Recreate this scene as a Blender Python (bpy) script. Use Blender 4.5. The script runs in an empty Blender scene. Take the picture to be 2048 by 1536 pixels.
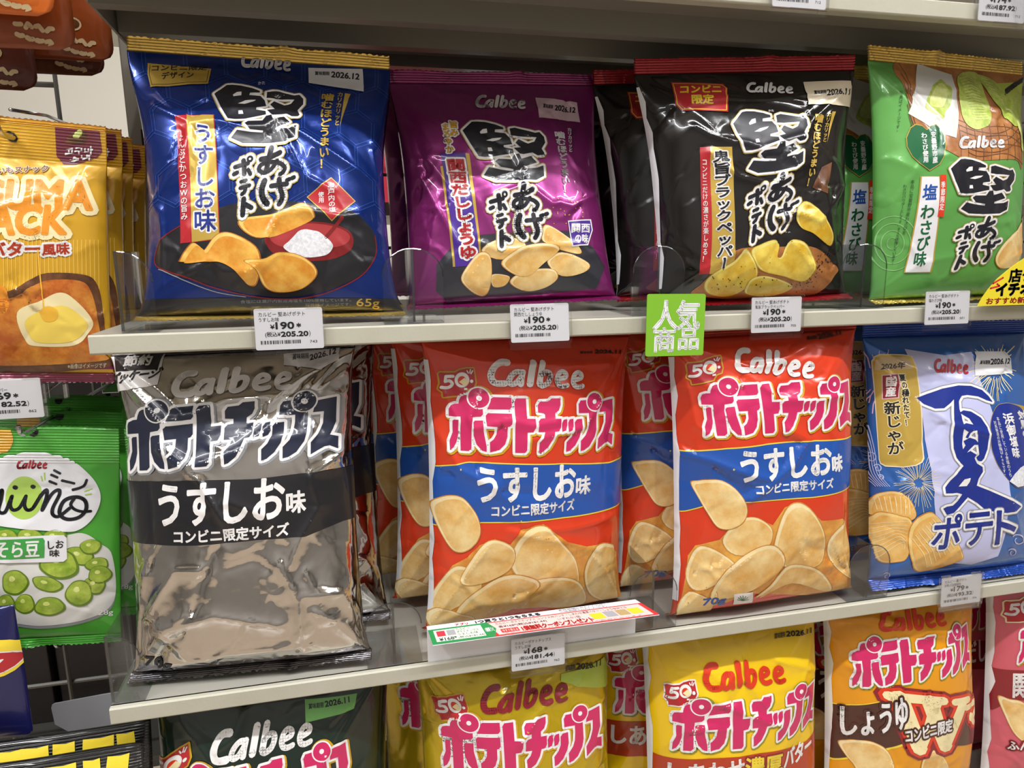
import bpy, bmesh, math
import numpy as np
from mathutils import Vector, Matrix
from mathutils.geometry import tessellate_polygon
sc = bpy.context.scene
C = sc.collection
# ------------------------------------------------------------------ camera
cam = bpy.data.objects.new('camera', bpy.data.cameras.new('camera')); C.objects.link(cam); sc.camera = cam
cam.data.sensor_width = 36; cam.data.lens = 1406.86/2048*36; cam.data.clip_start = .01
YAW, PITCH, ROLL = .2279, .1918, -.0096
f_ = Vector((math.sin(YAW)*math.cos(PITCH), math.cos(YAW)*math.cos(PITCH), -math.sin(PITCH)))
r_ = Vector((math.cos(YAW), -math.sin(YAW), 0)); u_ = r_.cross(f_)
r2 = math.cos(ROLL)*r_+math.sin(ROLL)*u_; u2 = -math.sin(ROLL)*r_+math.cos(ROLL)*u_
M = Matrix((r2, u2, -f_)).transposed().to_4x4(); M.translation = Vector((.1826, -.5577, .0592)); cam.matrix_world = M
# ------------------------------------------------------------------ colour, world, lamps
sc.view_settings.view_transform = 'Standard'; sc.view_settings.look = 'None'; sc.view_settings.gamma = 1
sc.view_settings.use_curve_mapping = False; sc.view_settings.exposure = -.27
sc.world = bpy.data.worlds.new('World'); sc.world.use_nodes = True
sc.world.node_tree.nodes['Background'].inputs[0].default_value = (.95, .97, 1, 1); sc.world.node_tree.nodes['Background'].inputs[1].default_value = .05
def lamp(name, loc, sx, sy, power, col=(.985, .985, 1), aim=(0, 0, -1)):
    d = bpy.data.lights.new(name, 'AREA'); d.shape = 'RECTANGLE'; d.size = sx; d.size_y = sy; d.energy = power; d.color = col
    o = bpy.data.objects.new(name, d); C.objects.link(o); o.location = loc; o.rotation_euler = Vector(aim).to_track_quat('-Z', 'Y').to_euler()
# ceiling tubes over this aisle and the one behind the shelves
for x in (-1.3, .3, 1.9):
    lamp('ceiling_tube', (x, -.86, 1.66), 1.3, .06, 34)
    lamp('ceiling_tube', (x+.2, -1.35, 1.66), .06, 1.2, 16)
lamp('ceiling_tube', (.3, 1.5, 1.66), 2.4, .12, 60)

# ------------------------------------------------------------------ materials
def lin(c): c = c/255; return c/12.92 if c <= .04045 else ((c+.055)/1.055)**2.4
def rgb(h): return tuple(lin(int(h[i:i+2], 16)) for i in (0, 2, 4))+(1,)
MATS = {}
def mat(name, hexa, rough=.5, metal=0., bump=None, mottle=None, coat=0., spec=.5, alpha=None):
    """bump: [(kind, scale, strength)]; mottle: (other hex, scale, detail)"""
    m = bpy.data.materials.new(name); m.use_nodes = True; n = m.node_tree.nodes; l = m.node_tree.links; p = n['Principled BSDF']
    p.inputs['Base Color'].default_value = rgb(hexa); p.inputs['Roughness'].default_value = rough; p.inputs['Metallic'].default_value = metal
    p.inputs['Specular IOR Level'].default_value = spec; p.inputs['Coat Weight'].default_value = coat; p.inputs['Coat Roughness'].default_value = .04
    tc = n.new('ShaderNodeTexCoord')
    if mottle:
        t = n.new('ShaderNodeTexNoise'); t.inputs['Scale'].default_value = mottle[1]; t.inputs['Detail'].default_value = mottle[2]; t.inputs['Roughness'].default_value = .65
        r = n.new('ShaderNodeValToRGB'); r.color_ramp.elements[0].color = rgb(hexa); r.color_ramp.elements[1].color = rgb(mottle[0]); r.color_ramp.elements[0].position = .38; r.color_ramp.elements[1].position = .66
        l.new(tc.outputs['Object'], t.inputs['Vector']); l.new(t.outputs['Fac'], r.inputs['Fac']); l.new(r.outputs['Color'], p.inputs['Base Color'])
    prev = None
    for kind, scale, st in bump or ():
        b = n.new('ShaderNodeBump'); b.inputs['Strength'].default_value = 1; b.inputs['Distance'].default_value = st
        if kind == 'crease':   # folds of crumpled film: ridges along warped cell borders
            w = n.new('ShaderNodeTexNoise'); w.inputs['Scale'].default_value = scale*1.3; w.inputs['Detail'].default_value = 3
            mx = n.new('ShaderNodeMixRGB'); mx.blend_type = 'ADD'; mx.inputs[0].default_value = .55/scale*1.2
            t = n.new('ShaderNodeTexVoronoi'); t.feature = 'DISTANCE_TO_EDGE'; t.inputs['Scale'].default_value = scale
            l.new(tc.outputs['Object'], w.inputs['Vector']); l.new(tc.outputs['Object'], mx.inputs[1]); l.new(w.outputs['Color'], mx.inputs[2]); l.new(mx.outputs[0], t.inputs['Vector'])
            k = n.new('ShaderNodeMapRange'); k.inputs[2].default_value = .09; k.inputs[3].default_value = 1; k.inputs[4].default_value = 0; k.interpolation_type = 'SMOOTHSTEP'
            l.new(t.outputs['Distance'], k.inputs[0]); l.new(k.outputs[0], b.inputs['Height'])
        elif kind == 'lines':  # heat seal crimps: fine lines across
            t = n.new('ShaderNodeTexWave'); t.bands_direction = 'Z'; t.inputs['Scale'].default_value = scale; t.inputs['Distortion'].default_value = .6
            l.new(tc.outputs['Object'], t.inputs['Vector']); l.new(t.outputs['Fac'], b.inputs['Height'])
        else:
            t = n.new('ShaderNodeTexNoise'); t.inputs['Scale'].default_value = scale; t.inputs['Detail'].default_value = 4
            l.new(tc.outputs['Object'], t.inputs['Vector']); l.new(t.outputs['Fac'], b.inputs['Height'])
        if prev: l.new(prev.outputs[0], b.inputs['Normal'])
        prev = b
    if prev: l.new(prev.outputs[0], p.inputs['Normal'])
    MATS[name] = m; return m
FB = [('noise', 11, .0009), ('crease', 11, .0006), ('noise', 160, .00009)]
FB2 = [('noise', 12, .004), ('crease', 12, .0008), ('noise', 150, .00012)]
def film(name, hexa, metal=.0, rough=.2, coat=.5, b=FB): return mat(name, hexa, rough, metal, b, coat=coat)
film('film_navy', '12307c', .5, .22); film('film_plum', '8f2c74', .5, .3); film('film_black', '171413', 0, .16); film('film_green', '62a550', .15, .3, .25)
film('film_silver', 'd2cdc6', 1., .11, .2, FB2); film('film_red', 'd83d1c', .05, .26); film('film_blue', '3468b4', .3, .25); film('film_nori', '18281f', 0, .2)
film('film_mustard', 'c9ac14', .45, .22, .5, FB2); film('film_yellow', 'efc512', .05, .25); film('film_amber', 'e79a12', .05, .27, .3); film('film_rose', 'cf5f6c', .05, .3, .3)
film('film_gold', 'dba728', .15, .24); film('film_leaf', '4aa334', .05, .3, .3); film('film_orange', 'd0661a', .1, .35, .2); film('film_orange_shaded', '8a4016', .1, .35, .2); film('film_orange_deep_shade', '5a2a1c', .1, .35, .2)  # last two: orange film darkened, overhead shade put into the colour
film('film_midnight', '191b52', .1, .25); film('film_jet', '121211', 0, .22, .5, FB+[('lines', 131, .0005)])
FO = [('noise', 60, .0012), ('crease', 40, .0003)]
for nm, h, me in (('gold_foil', 'e2c062', .75), ('foil_plum', '84205f', .5), ('foil_crimson', '96141d', .5), ('foil_silver', '6f6d70', .95), ('foil_red', 'b0301a', .3), ('foil_blue', '1c48a4', .45), ('foil_nori', '14201a', .2), ('foil_mustard', 'a88f18', .5), ('foil_yellow', 'dba817', .2), ('foil_amber', 'cf860f', .2), ('foil_rose', 'a84858', .2), ('foil_gold', 'cf9320', .3), ('foil_plum2', '6a2438', .3), ('foil_leaf', '3d8f2c', .1)): mat(nm, h, .24, me, FO, coat=.4)
INKS = dict(white='ece9e6', label_white='e2e2e4', label_pink='e3c3cd', label_beige='e3d5b8', label_lime='b5c84a', label_mint='7cc268', navy='1b2f86', ink_navy='23283c', ink_black='1b1b22', print_black='1d1c20', print_slate='303036',
    pink='c9275f', ochre='c79a1e', ochre_dark='8f8c1e', red='b3242b', vermilion='d83a1c', maroon='8a1f28', maroon_plum='741f3e', cobalt='1f51a5', violet='4b2a8c', cream='f0e0ab', yellow='eed23a', amber='d8a02a', amber_pale='e6bd52',
    orange='e8932a', brown='4e2a20', rust='b23a1c', leaf_green='166238', leaf_dark='1e4a24', leaf_pale='8cc47c', leaf_pale2='a9c957', lavender='bdbfe2', plum_dark='5a1f4c', firework_pink='e3b7c8', print_leaf='3f9a44',
    print_grey='8f9196', print_lacquer='7c161a', print_red_light='a83436', print_tan='cdb488', print_paper='d6d5cf', print_honey='eeb73c', print_butter='f2d45c', hole_dark='0d0f0c', print_bean_dark='5c7a1c')
for k, h in INKS.items(): mat(k, h, .3, 0, FB, coat=.35)
mat('gold_print', 'cdab4e', .3, .35, FB, coat=.3); mat('pattern_navy', '2f58b4', .25, .5, FB, coat=.5); mat('gold_line', 'b79f58', .35, .3, FB, coat=.3)
MT = lambda nm, a, b, sc_, d=6: mat(nm, a, .32, 0, FB, (b, sc_, d), .3)
MT('print_chip0', 'd08420', 'ecbb55', 38, 9); MT('print_chip1', 'dca650', 'f1d698', 30, 9); MT('print_chip2', 'cfa322', 'e9d35f', 40, 9); MT('print_chip3', 'd99f45', 'ecc67c', 40, 9)
MT('print_chip_deep', 'cc7c2a', 'e6b050', 40); MT('rim0', '9c5412', 'c98026', 60); MT('rim1', 'b87728', 'd9a24c', 60); MT('rim2', 'a37f16', 'cfa52c', 60); MT('rim3', 'b8741e', 'd99c3a', 60)
MT('lite0', 'e2ae48', 'f2d07c', 60); MT('lite1', 'edd296', 'f5e4b8', 60); MT('lite2', 'dfcf5c', 'eee292', 60); MT('lite3', 'e6c070', 'f1d79a', 60)
MT('print_salt', 'cfcfd4', 'f4f4f6', 420, 8); MT('print_wood', '8f5527', 'b97b42', 40); MT('print_bark', '4e2c18', '7d5030', 60); MT('print_potato', 'b4571a', 'e09a3c', 45)
MT('print_wasabi', '9ab03a', 'c3d264', 160); MT('print_wasabi_light', 'c6d46a', 'e2e89a', 200); MT('print_bean', '7c9a26', 'b2c44c', 70)
mat('shelf_paint', 'bcb9a8', .42, 0, [('noise', 400, .0001)], ('b5b2a0', 14, 5)); mat('shelf_steel', 'a9a69b', .4, .1, [('noise', 300, .0001)]); mat('post_paint', '7f7b70', .45, 0, [('noise', 300, .0001)])
mat('slot_dark', '0a0a0a', .8); mat('wire_paint', '5d5b54', .45, .2); mat('hook_steel', 'c4c6c8', .2, 1.); mat('card_white', 'e9e9ec', .55); mat('card_grey', '9fa0a4', .5); mat('tag_ink', '26262b', .5)
mat('sign_green', '7cb52a', .5); mat('sign_white', 'f2f2f2', .5); mat('sign_yellow', 'e2cf2c', .5); mat('sign_red', 'cc2a2a', .5); mat('sign_pink', 'eec3bd', .5); mat('sign_deep_green', '1e8a48', .5); mat('sign_mint', 'dcead2', .5)
mat('floor_tile', 'b9aa98', .25, 0, None, ('b0a08e', 3, 4)); mat('ceiling_board', 'e6e4de', .8); mat('wall_paint', '8f8d8a', .7); mat('wall_cream', 'e6e1d4', .7); mat('carton_shade', '2a2422', .5); mat('carton_red', 'c23445', .4); mat('carton_white', 'd9d9d6', .4); mat('carton_blue', '2f66b8', .4); mat('carton_yellow', 'e0c92a', .4); mat('carton_black', '101012', .4); mat('carton_tan', 'b39a6a', .4)
def clear(name, tint, gloss):
    m = bpy.data.materials.new(name); m.use_nodes = True; n = m.node_tree.nodes; l = m.node_tree.links; n.remove(n['Principled BSDF'])
    t = n.new('ShaderNodeBsdfTransparent'); t.inputs[0].default_value = rgb(tint); g = n.new('ShaderNodeBsdfGlossy'); g.inputs['Roughness'].default_value = .06
    w = n.new('ShaderNodeLayerWeight'); w.inputs[0].default_value = .25; k = n.new('ShaderNodeMath'); k.operation = 'MULTIPLY_ADD'; k.inputs[1].default_value = .45; k.inputs[2].default_value = gloss
    x = n.new('ShaderNodeMixShader'); l.new(w.outputs['Fresnel'], k.inputs[0]); l.new(k.outputs[0], x.inputs[0]); l.new(t.outputs[0], x.inputs[1]); l.new(g.outputs[0], x.inputs[2]); l.new(x.outputs[0], n['Material Output'].inputs[0]); MATS[name] = m
clear('acrylic', 'f9fafb', .02); clear('acrylic_edge', 'c3c8cd', .12); clear('holder_clear', 'ffffff', .01)

# ------------------------------------------------------------------ object helpers
def link(name, me, mats, parent=None):
    for k in mats: me.materials.append(MATS[k])
    o = bpy.data.objects.new(name, me); C.objects.link(o); o.parent = parent; return o
def thing(name, label, cat, loc=(0, 0, 0), group=None, R=None):
    o = bpy.data.objects.new(name, None); C.objects.link(o); o.empty_display_size = .02
    m = Matrix(R.tolist()).to_4x4() if R is not None else Matrix.Identity(4); m.translation = Vector(loc); o.matrix_world = m
    tag(o, label, cat, group); return o
def tag(o, label, cat, group=None):
    o['label'] = label; o['category'] = cat
    if group: o['group'] = group
    return o
def struct(o): o['kind'] = 'structure'; return o
def dup(root, off, label, group=None, turn=0.):
    r = root.copy(); C.objects.link(r); r.matrix_world = Matrix.Translation(off) @ root.matrix_world @ Matrix.Rotation(turn, 4, 'Z'); r['label'] = label
    if group: r['group'] = group
    for ch in list(root.children):
        c = ch.copy(); C.objects.link(c); c.parent = r
    return r
class MB:
    """collects boxes, tubes and prisms with a material each -> one mesh object"""
    def __init__(s): s.v = []; s.f = []; s.m = []; s.names = []
    def mi(s, m):
        if m not in s.names: s.names.append(m)
        return s.names.index(m)
    def add(s, vs, fs, m):
        b = len(s.v); s.v += [tuple(v) for v in vs]; s.f += [tuple(i+b for i in f) for f in fs]; s.m += [s.mi(m)]*len(fs); return s
    def box(s, x0, x1, y0, y1, z0, z1, m):
        return s.add([(x, y, z) for z in (z0, z1) for y in (y0, y1) for x in (x0, x1)], [(0, 2, 3, 1), (4, 5, 7, 6), (0, 1, 5, 4), (2, 6, 7, 3), (0, 4, 6, 2), (1, 3, 7, 5)], m)
    def prism(s, poly, vec, m):
        """planar polygon (3-D points) pushed along vec"""
        n = len(poly); p = [Vector(q) for q in poly]; q = [a+Vector(vec) for a in p]
        return s.add(p+q, [tuple(range(n))[::-1], tuple(range(n, 2*n))]+[(i, (i+1) % n, n+(i+1) % n, n+i) for i in range(n)], m)
    def tube(s, pts, r, m, seg=8):
        P = [Vector(p) for p in pts]; rings = []
        for i, p in enumerate(P):
            t = ((P[min(i+1, len(P)-1)]-P[max(i-1, 0)])).normalized(); a = t.orthogonal().normalized() if i == 0 else (a-t*a.dot(t)).normalized(); b = t.cross(a)
            rings.append([p+(a*math.cos(k/seg*6.28319)+b*math.sin(k/seg*6.28319))*r for k in range(seg)])
        vs = sum(rings, []); fs = [(i*seg+k, i*seg+(k+1) % seg, (i+1)*seg+(k+1) % seg, (i+1)*seg+k) for i in range(len(P)-1) for k in range(seg)]
        return s.add(vs, fs+[tuple(range(seg))[::-1], tuple(range(len(vs)-seg, len(vs)))], m)
    def build(s, name, parent=None, bevel=0., smooth=False):
        me = bpy.data.meshes.new(name); me.from_pydata(s.v, [], s.f); me.update()
        me.polygons.foreach_set('material_index', s.m)
        if smooth: me.polygons.foreach_set('use_smooth', [True]*len(me.polygons))
        o = link(name, me, s.names, parent)
        if bevel:
            b = o.modifiers.new('bevel', 'BEVEL'); b.width = bevel; b.segments = 2; b.limit_method = 'ANGLE'
        bm = bmesh.new(); bm.from_mesh(me); bmesh.ops.recalc_face_normals(bm, faces=bm.faces); bm.to_mesh(me); bm.free()
        return o

# ------------------------------------------------------------------ flat lettering (triangles in the plane)
GLY = {}
def glyphs(txt):
    """triangles (n,3,2) and outline edges (m,2,2) of a line of type, size 1"""
    if txt in GLY: return GLY[txt]
    cu = bpy.data.curves.new('type', 'FONT'); cu.body = txt; cu.size = 1; cu.resolution_u = 3
    o = bpy.data.objects.new('type', cu); C.objects.link(o); dg = bpy.context.evaluated_depsgraph_get(); me = o.evaluated_get(dg).to_mesh()
    v = np.zeros(len(me.vertices)*3); me.vertices.foreach_get('co', v); v = v.reshape(-1, 3)[:, :2]
    me.calc_loop_triangles(); t = np.zeros(len(me.loop_triangles)*3, int); me.loop_triangles.foreach_get('vertices', t); t = t.reshape(-1, 3)
    e = np.sort(np.concatenate([t[:, [0, 1]], t[:, [1, 2]], t[:, [2, 0]]]), 1); u, c = np.unique(e, axis=0, return_counts=True); e = u[c == 1]
    o.evaluated_get(dg).to_mesh_clear(); bpy.data.objects.remove(o); bpy.data.curves.remove(cu)
    GLY[txt] = (v[t], v[e]); return GLY[txt]
def grown(tris, edges, w):
    """fill widened by w on every side: the fill plus a round-jointed stroke along its outline"""
    if w <= 0 or not len(edges): return tris
    a, b = edges[:, 0], edges[:, 1]; d = b-a; L = np.hypot(d[:, 0], d[:, 1])+1e-12; n = np.stack([-d[:, 1], d[:, 0]], 1)/L[:, None]*w
    q = [np.stack([a+n, a-n, b-n], 1), np.stack([a+n, b-n, b+n], 1)]
    p = np.unique(np.round(edges.reshape(-1, 2), 7), axis=0); k = 8; an = np.arange(k)/k*2*np.pi; ring = np.stack([np.cos(an), np.sin(an)], 1)*w*1.03
    for i in range(k): q.append(np.stack([p, p+ring[i], p+ring[(i+1) % k]], 1))
    return np.concatenate([tris]+q)
def fill(pts):
    pts = [(float(x), float(y)) for x, y in pts]
    t = tessellate_polygon([[Vector((x, y, 0)) for x, y in pts]])
    P = np.array(pts); return P[np.array(t)] if len(t) else np.zeros((0, 3, 2))
def loop_edges(P, closed=True):
    P = np.asarray(P, float); return np.stack([P, np.roll(P, -1, 0)], 1) if closed else np.stack([P[:-1], P[1:]], 1)
def smooth_line(P, closed, k=6):
    P = np.asarray(P, float); n = len(P); out = []
    for i in range(n if closed else n-1):
        a, b, c, d = (P[(i-1) % n], P[i], P[(i+1) % n], P[(i+2) % n]) if closed else (P[max(i-1, 0)], P[i], P[i+1], P[min(i+2, n-1)])
        for t in np.arange(k)/k: out.append(.5*(2*b+(c-a)*t+(2*a-5*b+4*c-d)*t*t+(3*b-a-3*c+d)*t**3))
    if not closed: out.append(P[-1])
    return np.array(out)
def type_tris(txt, frame, vert, w):
    """frame: bottom-left, bottom-right, top-left (+ top-right for a column)"""
    F = np.array(frame, float)
    if not vert:
        t, e = glyphs(txt); lo = t.reshape(-1, 2).min(0); hi = t.reshape(-1, 2).max(0); A = np.array([F[1]-F[0], F[2]-F[0]])
        m = lambda P: F[0]+((P-lo)/(hi-lo))@A
        return grown(m(t), m(e), w)
    out = []; n = len(txt); bl, br, tl, tr = F
    for i, ch in enumerate(txt):
        t, e = glyphs(ch)
        u = lambda P: np.stack([P[..., 0], (P[..., 1]+.12)], -1)
        t, e = u(t), u(e)
        if ch == 'ー': t, e = 1-t[..., ::-1], 1-e[..., ::-1]
        if ch in 'W0%2': k = t.reshape(-1, 2); cx = (k[:, 0].max()+k[:, 0].min())/2; t = t+np.array([.5-cx, 0]); e = e+np.array([.5-cx, 0])
        if ch == '。': t = t+np.array([.3, .3]); e = e+np.array([.3, .3])
        def m(P):
            x = P[..., 0:1]; y = (n-1-i+P[..., 1:2])/n
            return (bl*(1-x)+br*x)*(1-y)+(tl*(1-x)+tr*x)*y
        out.append(grown(m(t), m(e), w))
    return np.concatenate(out)
# hand drawn marks, each in its own drawing units (y down)
LOGO = {
'pote': dict(polys=[[(275,720),(275,650),(290,615),(325,600),(360,598),(368,560),(385,525),(415,510),(465,510),(465,598),(570,620),(570,690),(550,712),(475,720),(468,800),(465,1030),(440,1055),(370,1055),(370,722)],
 [(305,765),(318,752),(352,752),(352,900),(335,975),(308,1030),(275,1058),(275,965),(305,880)],[(480,770),(495,755),(570,750),(570,840),(585,920),(600,1000),(600,1055),(560,1045),(510,985),(485,900)],
 [(640,545),(670,522),(835,520),(835,610),(815,635),(610,640),(630,600)],[(595,700),(615,677),(830,675),(830,770),(812,795),(792,800),(790,900),(770,975),(720,1035),(632,1058),(630,960),(665,930),(690,880),(695,800),(600,800)],
 [(860,560),(880,527),(970,525),(970,720),(1052,720),(1052,800),(1030,848),(975,852),(972,1030),(950,1055),(860,1055)],
 [(1080,590),(1103,555),(1190,552),(1222,525),(1315,525),(1312,590),(1292,640),(1252,668),(1250,720),(1312,722),(1310,810),(1288,846),(1247,850),(1225,920),(1180,1000),(1120,1050),(1090,1058),(1090,950),(1130,900),(1147,850),(1080,848),(1080,745),(1103,718),(1147,715),(1147,668),(1080,660)],
 [(1320,765),(1340,732),(1380,728),(1380,790),(1362,838),(1320,850)],[(1390,765),(1410,732),(1450,728),(1450,800),(1430,838),(1390,850)],[(1465,765),(1490,737),(1552,735),(1552,850),(1530,920),(1480,1000),(1420,1050),(1380,1060),(1380,960),(1430,910),(1460,850)],
 [(1515,590),(1540,552),(1730,548),(1730,850),(1710,930),(1650,1020),(1590,1055),(1545,1062),(1545,960),(1600,900),(1625,840),(1635,750),(1635,682),(1515,675)],
 [(1790,575),(1950,558),(1950,790),(1925,860),(1905,905),(1970,930),(1970,1045),(1905,1003),(1865,1005),(1815,1030),(1760,1060),(1760,950),(1815,880),(1850,790),(1855,682),(1770,680)]],
 disc=[((540,535),95,24),((1705,570),88,24)], strokes=[]),
'kata': dict(polys=[[(190,120),(240,115),(330,125),(440,155),(520,190),(524,210),(430,216),(425,255),(540,265),(590,320),(615,388),(520,404),(520,436),(620,455),(630,492),(420,540),(320,548),(250,540),(160,390),(85,240)],
 [(600,200),(650,188),(880,240),(930,225),(980,280),(990,350),(945,430),(975,480),(960,500),(900,510),(840,480),(740,505),(700,500),(640,440),(720,430),(660,370),(690,330),(800,378),(870,350),(900,290),(690,290),(610,280)],
 [(640,515),(690,505),(715,565),(820,530),(885,595),(750,645),(750,672),(890,660),(960,630),(965,740),(880,790),(640,802),(430,795),(310,740),(360,665),(500,690),(630,700),(630,672),(490,655),(430,600),(460,575),(610,572)]],
 holes=[[(265,255),(300,215),(345,208),(350,260),(275,277)],[(330,360),(400,328),(505,318),(480,342),(400,367)],[(345,445),(385,443),(400,485),(350,487)]], disc=[((525,960),33,12)],
 strokes=[(52,[(640,965),(730,950),(830,905)]),(58,[(735,855),(720,960),(705,1085)]),(42,[(810,985),(760,1060),(690,1095),(630,1070),(645,1020),(720,995),(830,1005),(895,1050),(885,1095),(855,1115)]),(60,[(700,1175),(680,1260),(700,1340),(750,1395)]),(48,[(775,1228),(850,1220),(935,1212)]),(50,[(850,1165),(870,1250),(900,1320),(895,1370),(875,1405)]),(40,[(932,1176),(958,1166)]),(42,[(985,1158),(1005,1150)]),
  (44,[(382,1035),(440,1020),(508,1002)]),(48,[(460,975),(475,1040),(482,1105)]),(42,[(378,1105),(408,1090)]),(38,[(518,1065),(545,1108)]),(36,[(458,1180),(508,1166)]),(38,[(458,1240),(548,1216)]),(38,[(515,1235),(505,1280),(482,1300)]),(50,[(505,1345),(508,1420),(512,1495)]),(46,[(525,1395),(592,1430)])]),
'calbee': dict(polys=[], strokes=[(64,[(812,178),(755,178),(705,215),(675,285),(678,345),(715,385),(795,388)]),(54,[(950,272),(900,268),(855,310),(836,365),(858,392),(902,378),(948,315)]),(58,[(960,270),(948,335),(944,392)]),(66,[(1056,180),(1030,388)]),(60,[(1148,180),(1120,380)]),(54,[(1130,305),(1172,270),(1218,278),(1226,325),(1200,382),(1150,405),(1122,392)]),
  (50,[(1305,342),(1382,322),(1386,285),(1348,263),(1312,290),(1296,350),(1315,397),(1355,412),(1402,404)]),(50,[(1475,354),(1552,334),(1556,297),(1518,275),(1482,302),(1466,362),(1485,409),(1525,424),(1572,416)])]),
'natsu': dict(polys=[[(60,215),(130,180),(250,130),(380,97),(480,97),(570,130),(620,180),(650,225),(600,212),(530,182),(440,172),(390,182),(360,230),(355,300),(365,360),(375,430),(370,520),(365,600),(380,680),(410,740),(370,770),(330,720),(305,640),(300,540),(305,430),(315,330),(325,250),(330,207),(290,250),(240,293),(170,300),(100,262)],
  [(360,330),(390,312),(450,320),(530,370),(580,450),(592,540),(585,640),(560,720),(540,745),(510,740),(498,715),(522,690),(507,600),(500,520),(470,440),(430,375),(380,345)],[(365,440),(400,422),(470,436),(512,470),(450,480),(430,500),(415,545),(398,540),(420,490),(370,460)],[(382,575),(430,545),(480,562),(512,600),(470,602),(425,650),(395,690),(370,665),(400,610)],
  [(365,700),(440,662),(490,692),(475,720),(500,770),(550,800),(555,840),(520,900),(505,965),(620,1010),(780,1080),(942,1160),(880,1195),(800,1208),(700,1200),(590,1170),(520,1112),(435,1062),(370,1140),(320,1200),(265,1216),(235,1165),(260,1150),(310,1140),(350,1100),(390,1037),(340,1022),(300,1027),(240,1027),(240,980),(280,920),(340,850),(390,790),(355,750)]], holes=[[(350,970),(395,905),(445,895),(440,930),(420,966)]], strokes=[]),
'fifty': dict(red=[(135,290),(152,277),(300,280),(350,255),(420,240),(490,240),(500,310),(510,380),(490,430),(430,440),(400,500),(190,520),(180,470),(140,440),(150,380)]),
'double': dict(polys=[], strokes=[(112,[(1050,980),(1115,1160),(1185,1350)]),(72,[(1195,1350),(1240,1200),(1285,960)]),(112,[(1240,960),(1310,1150),(1385,1310)]),(76,[(1390,1320),(1440,1120),(1490,930)]),(70,[(985,985),(1330,930)]),(60,[(1420,925),(1540,900)]),(50,[(1530,970),(1690,940),(1650,1030),(1600,1070)]),(46,[(1590,1040),(1640,1110)])]),
}
def stroke_tris(P, w):
    P = smooth_line(P, False, 4) if len(P) > 3 else np.asarray(P, float)
    return grown(np.zeros((0, 3, 2)), loop_edges(P, False), w/2)
def logo_tris(name, ex):
    L = LOGO[name]; out = []
    for p in L.get('polys', []): out.append(grown(fill(p), loop_edges(p), ex+(3 if ex == 0 and name != 'pote' else 0)))
    for w, p in L.get('strokes', []): out.append(stroke_tris(p, w+2*ex))
    ring = lambda c, r, k=28: np.array([(c[0]+r*math.cos(a), c[1]+r*math.sin(a)) for a in np.arange(k)/k*2*np.pi])
    for c, ro, ri in L.get('disc', []): out.append(fill(ring(c, ro+(14 if name == 'pote' and ex == 25 else ex))))
    return np.concatenate(out)

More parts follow.
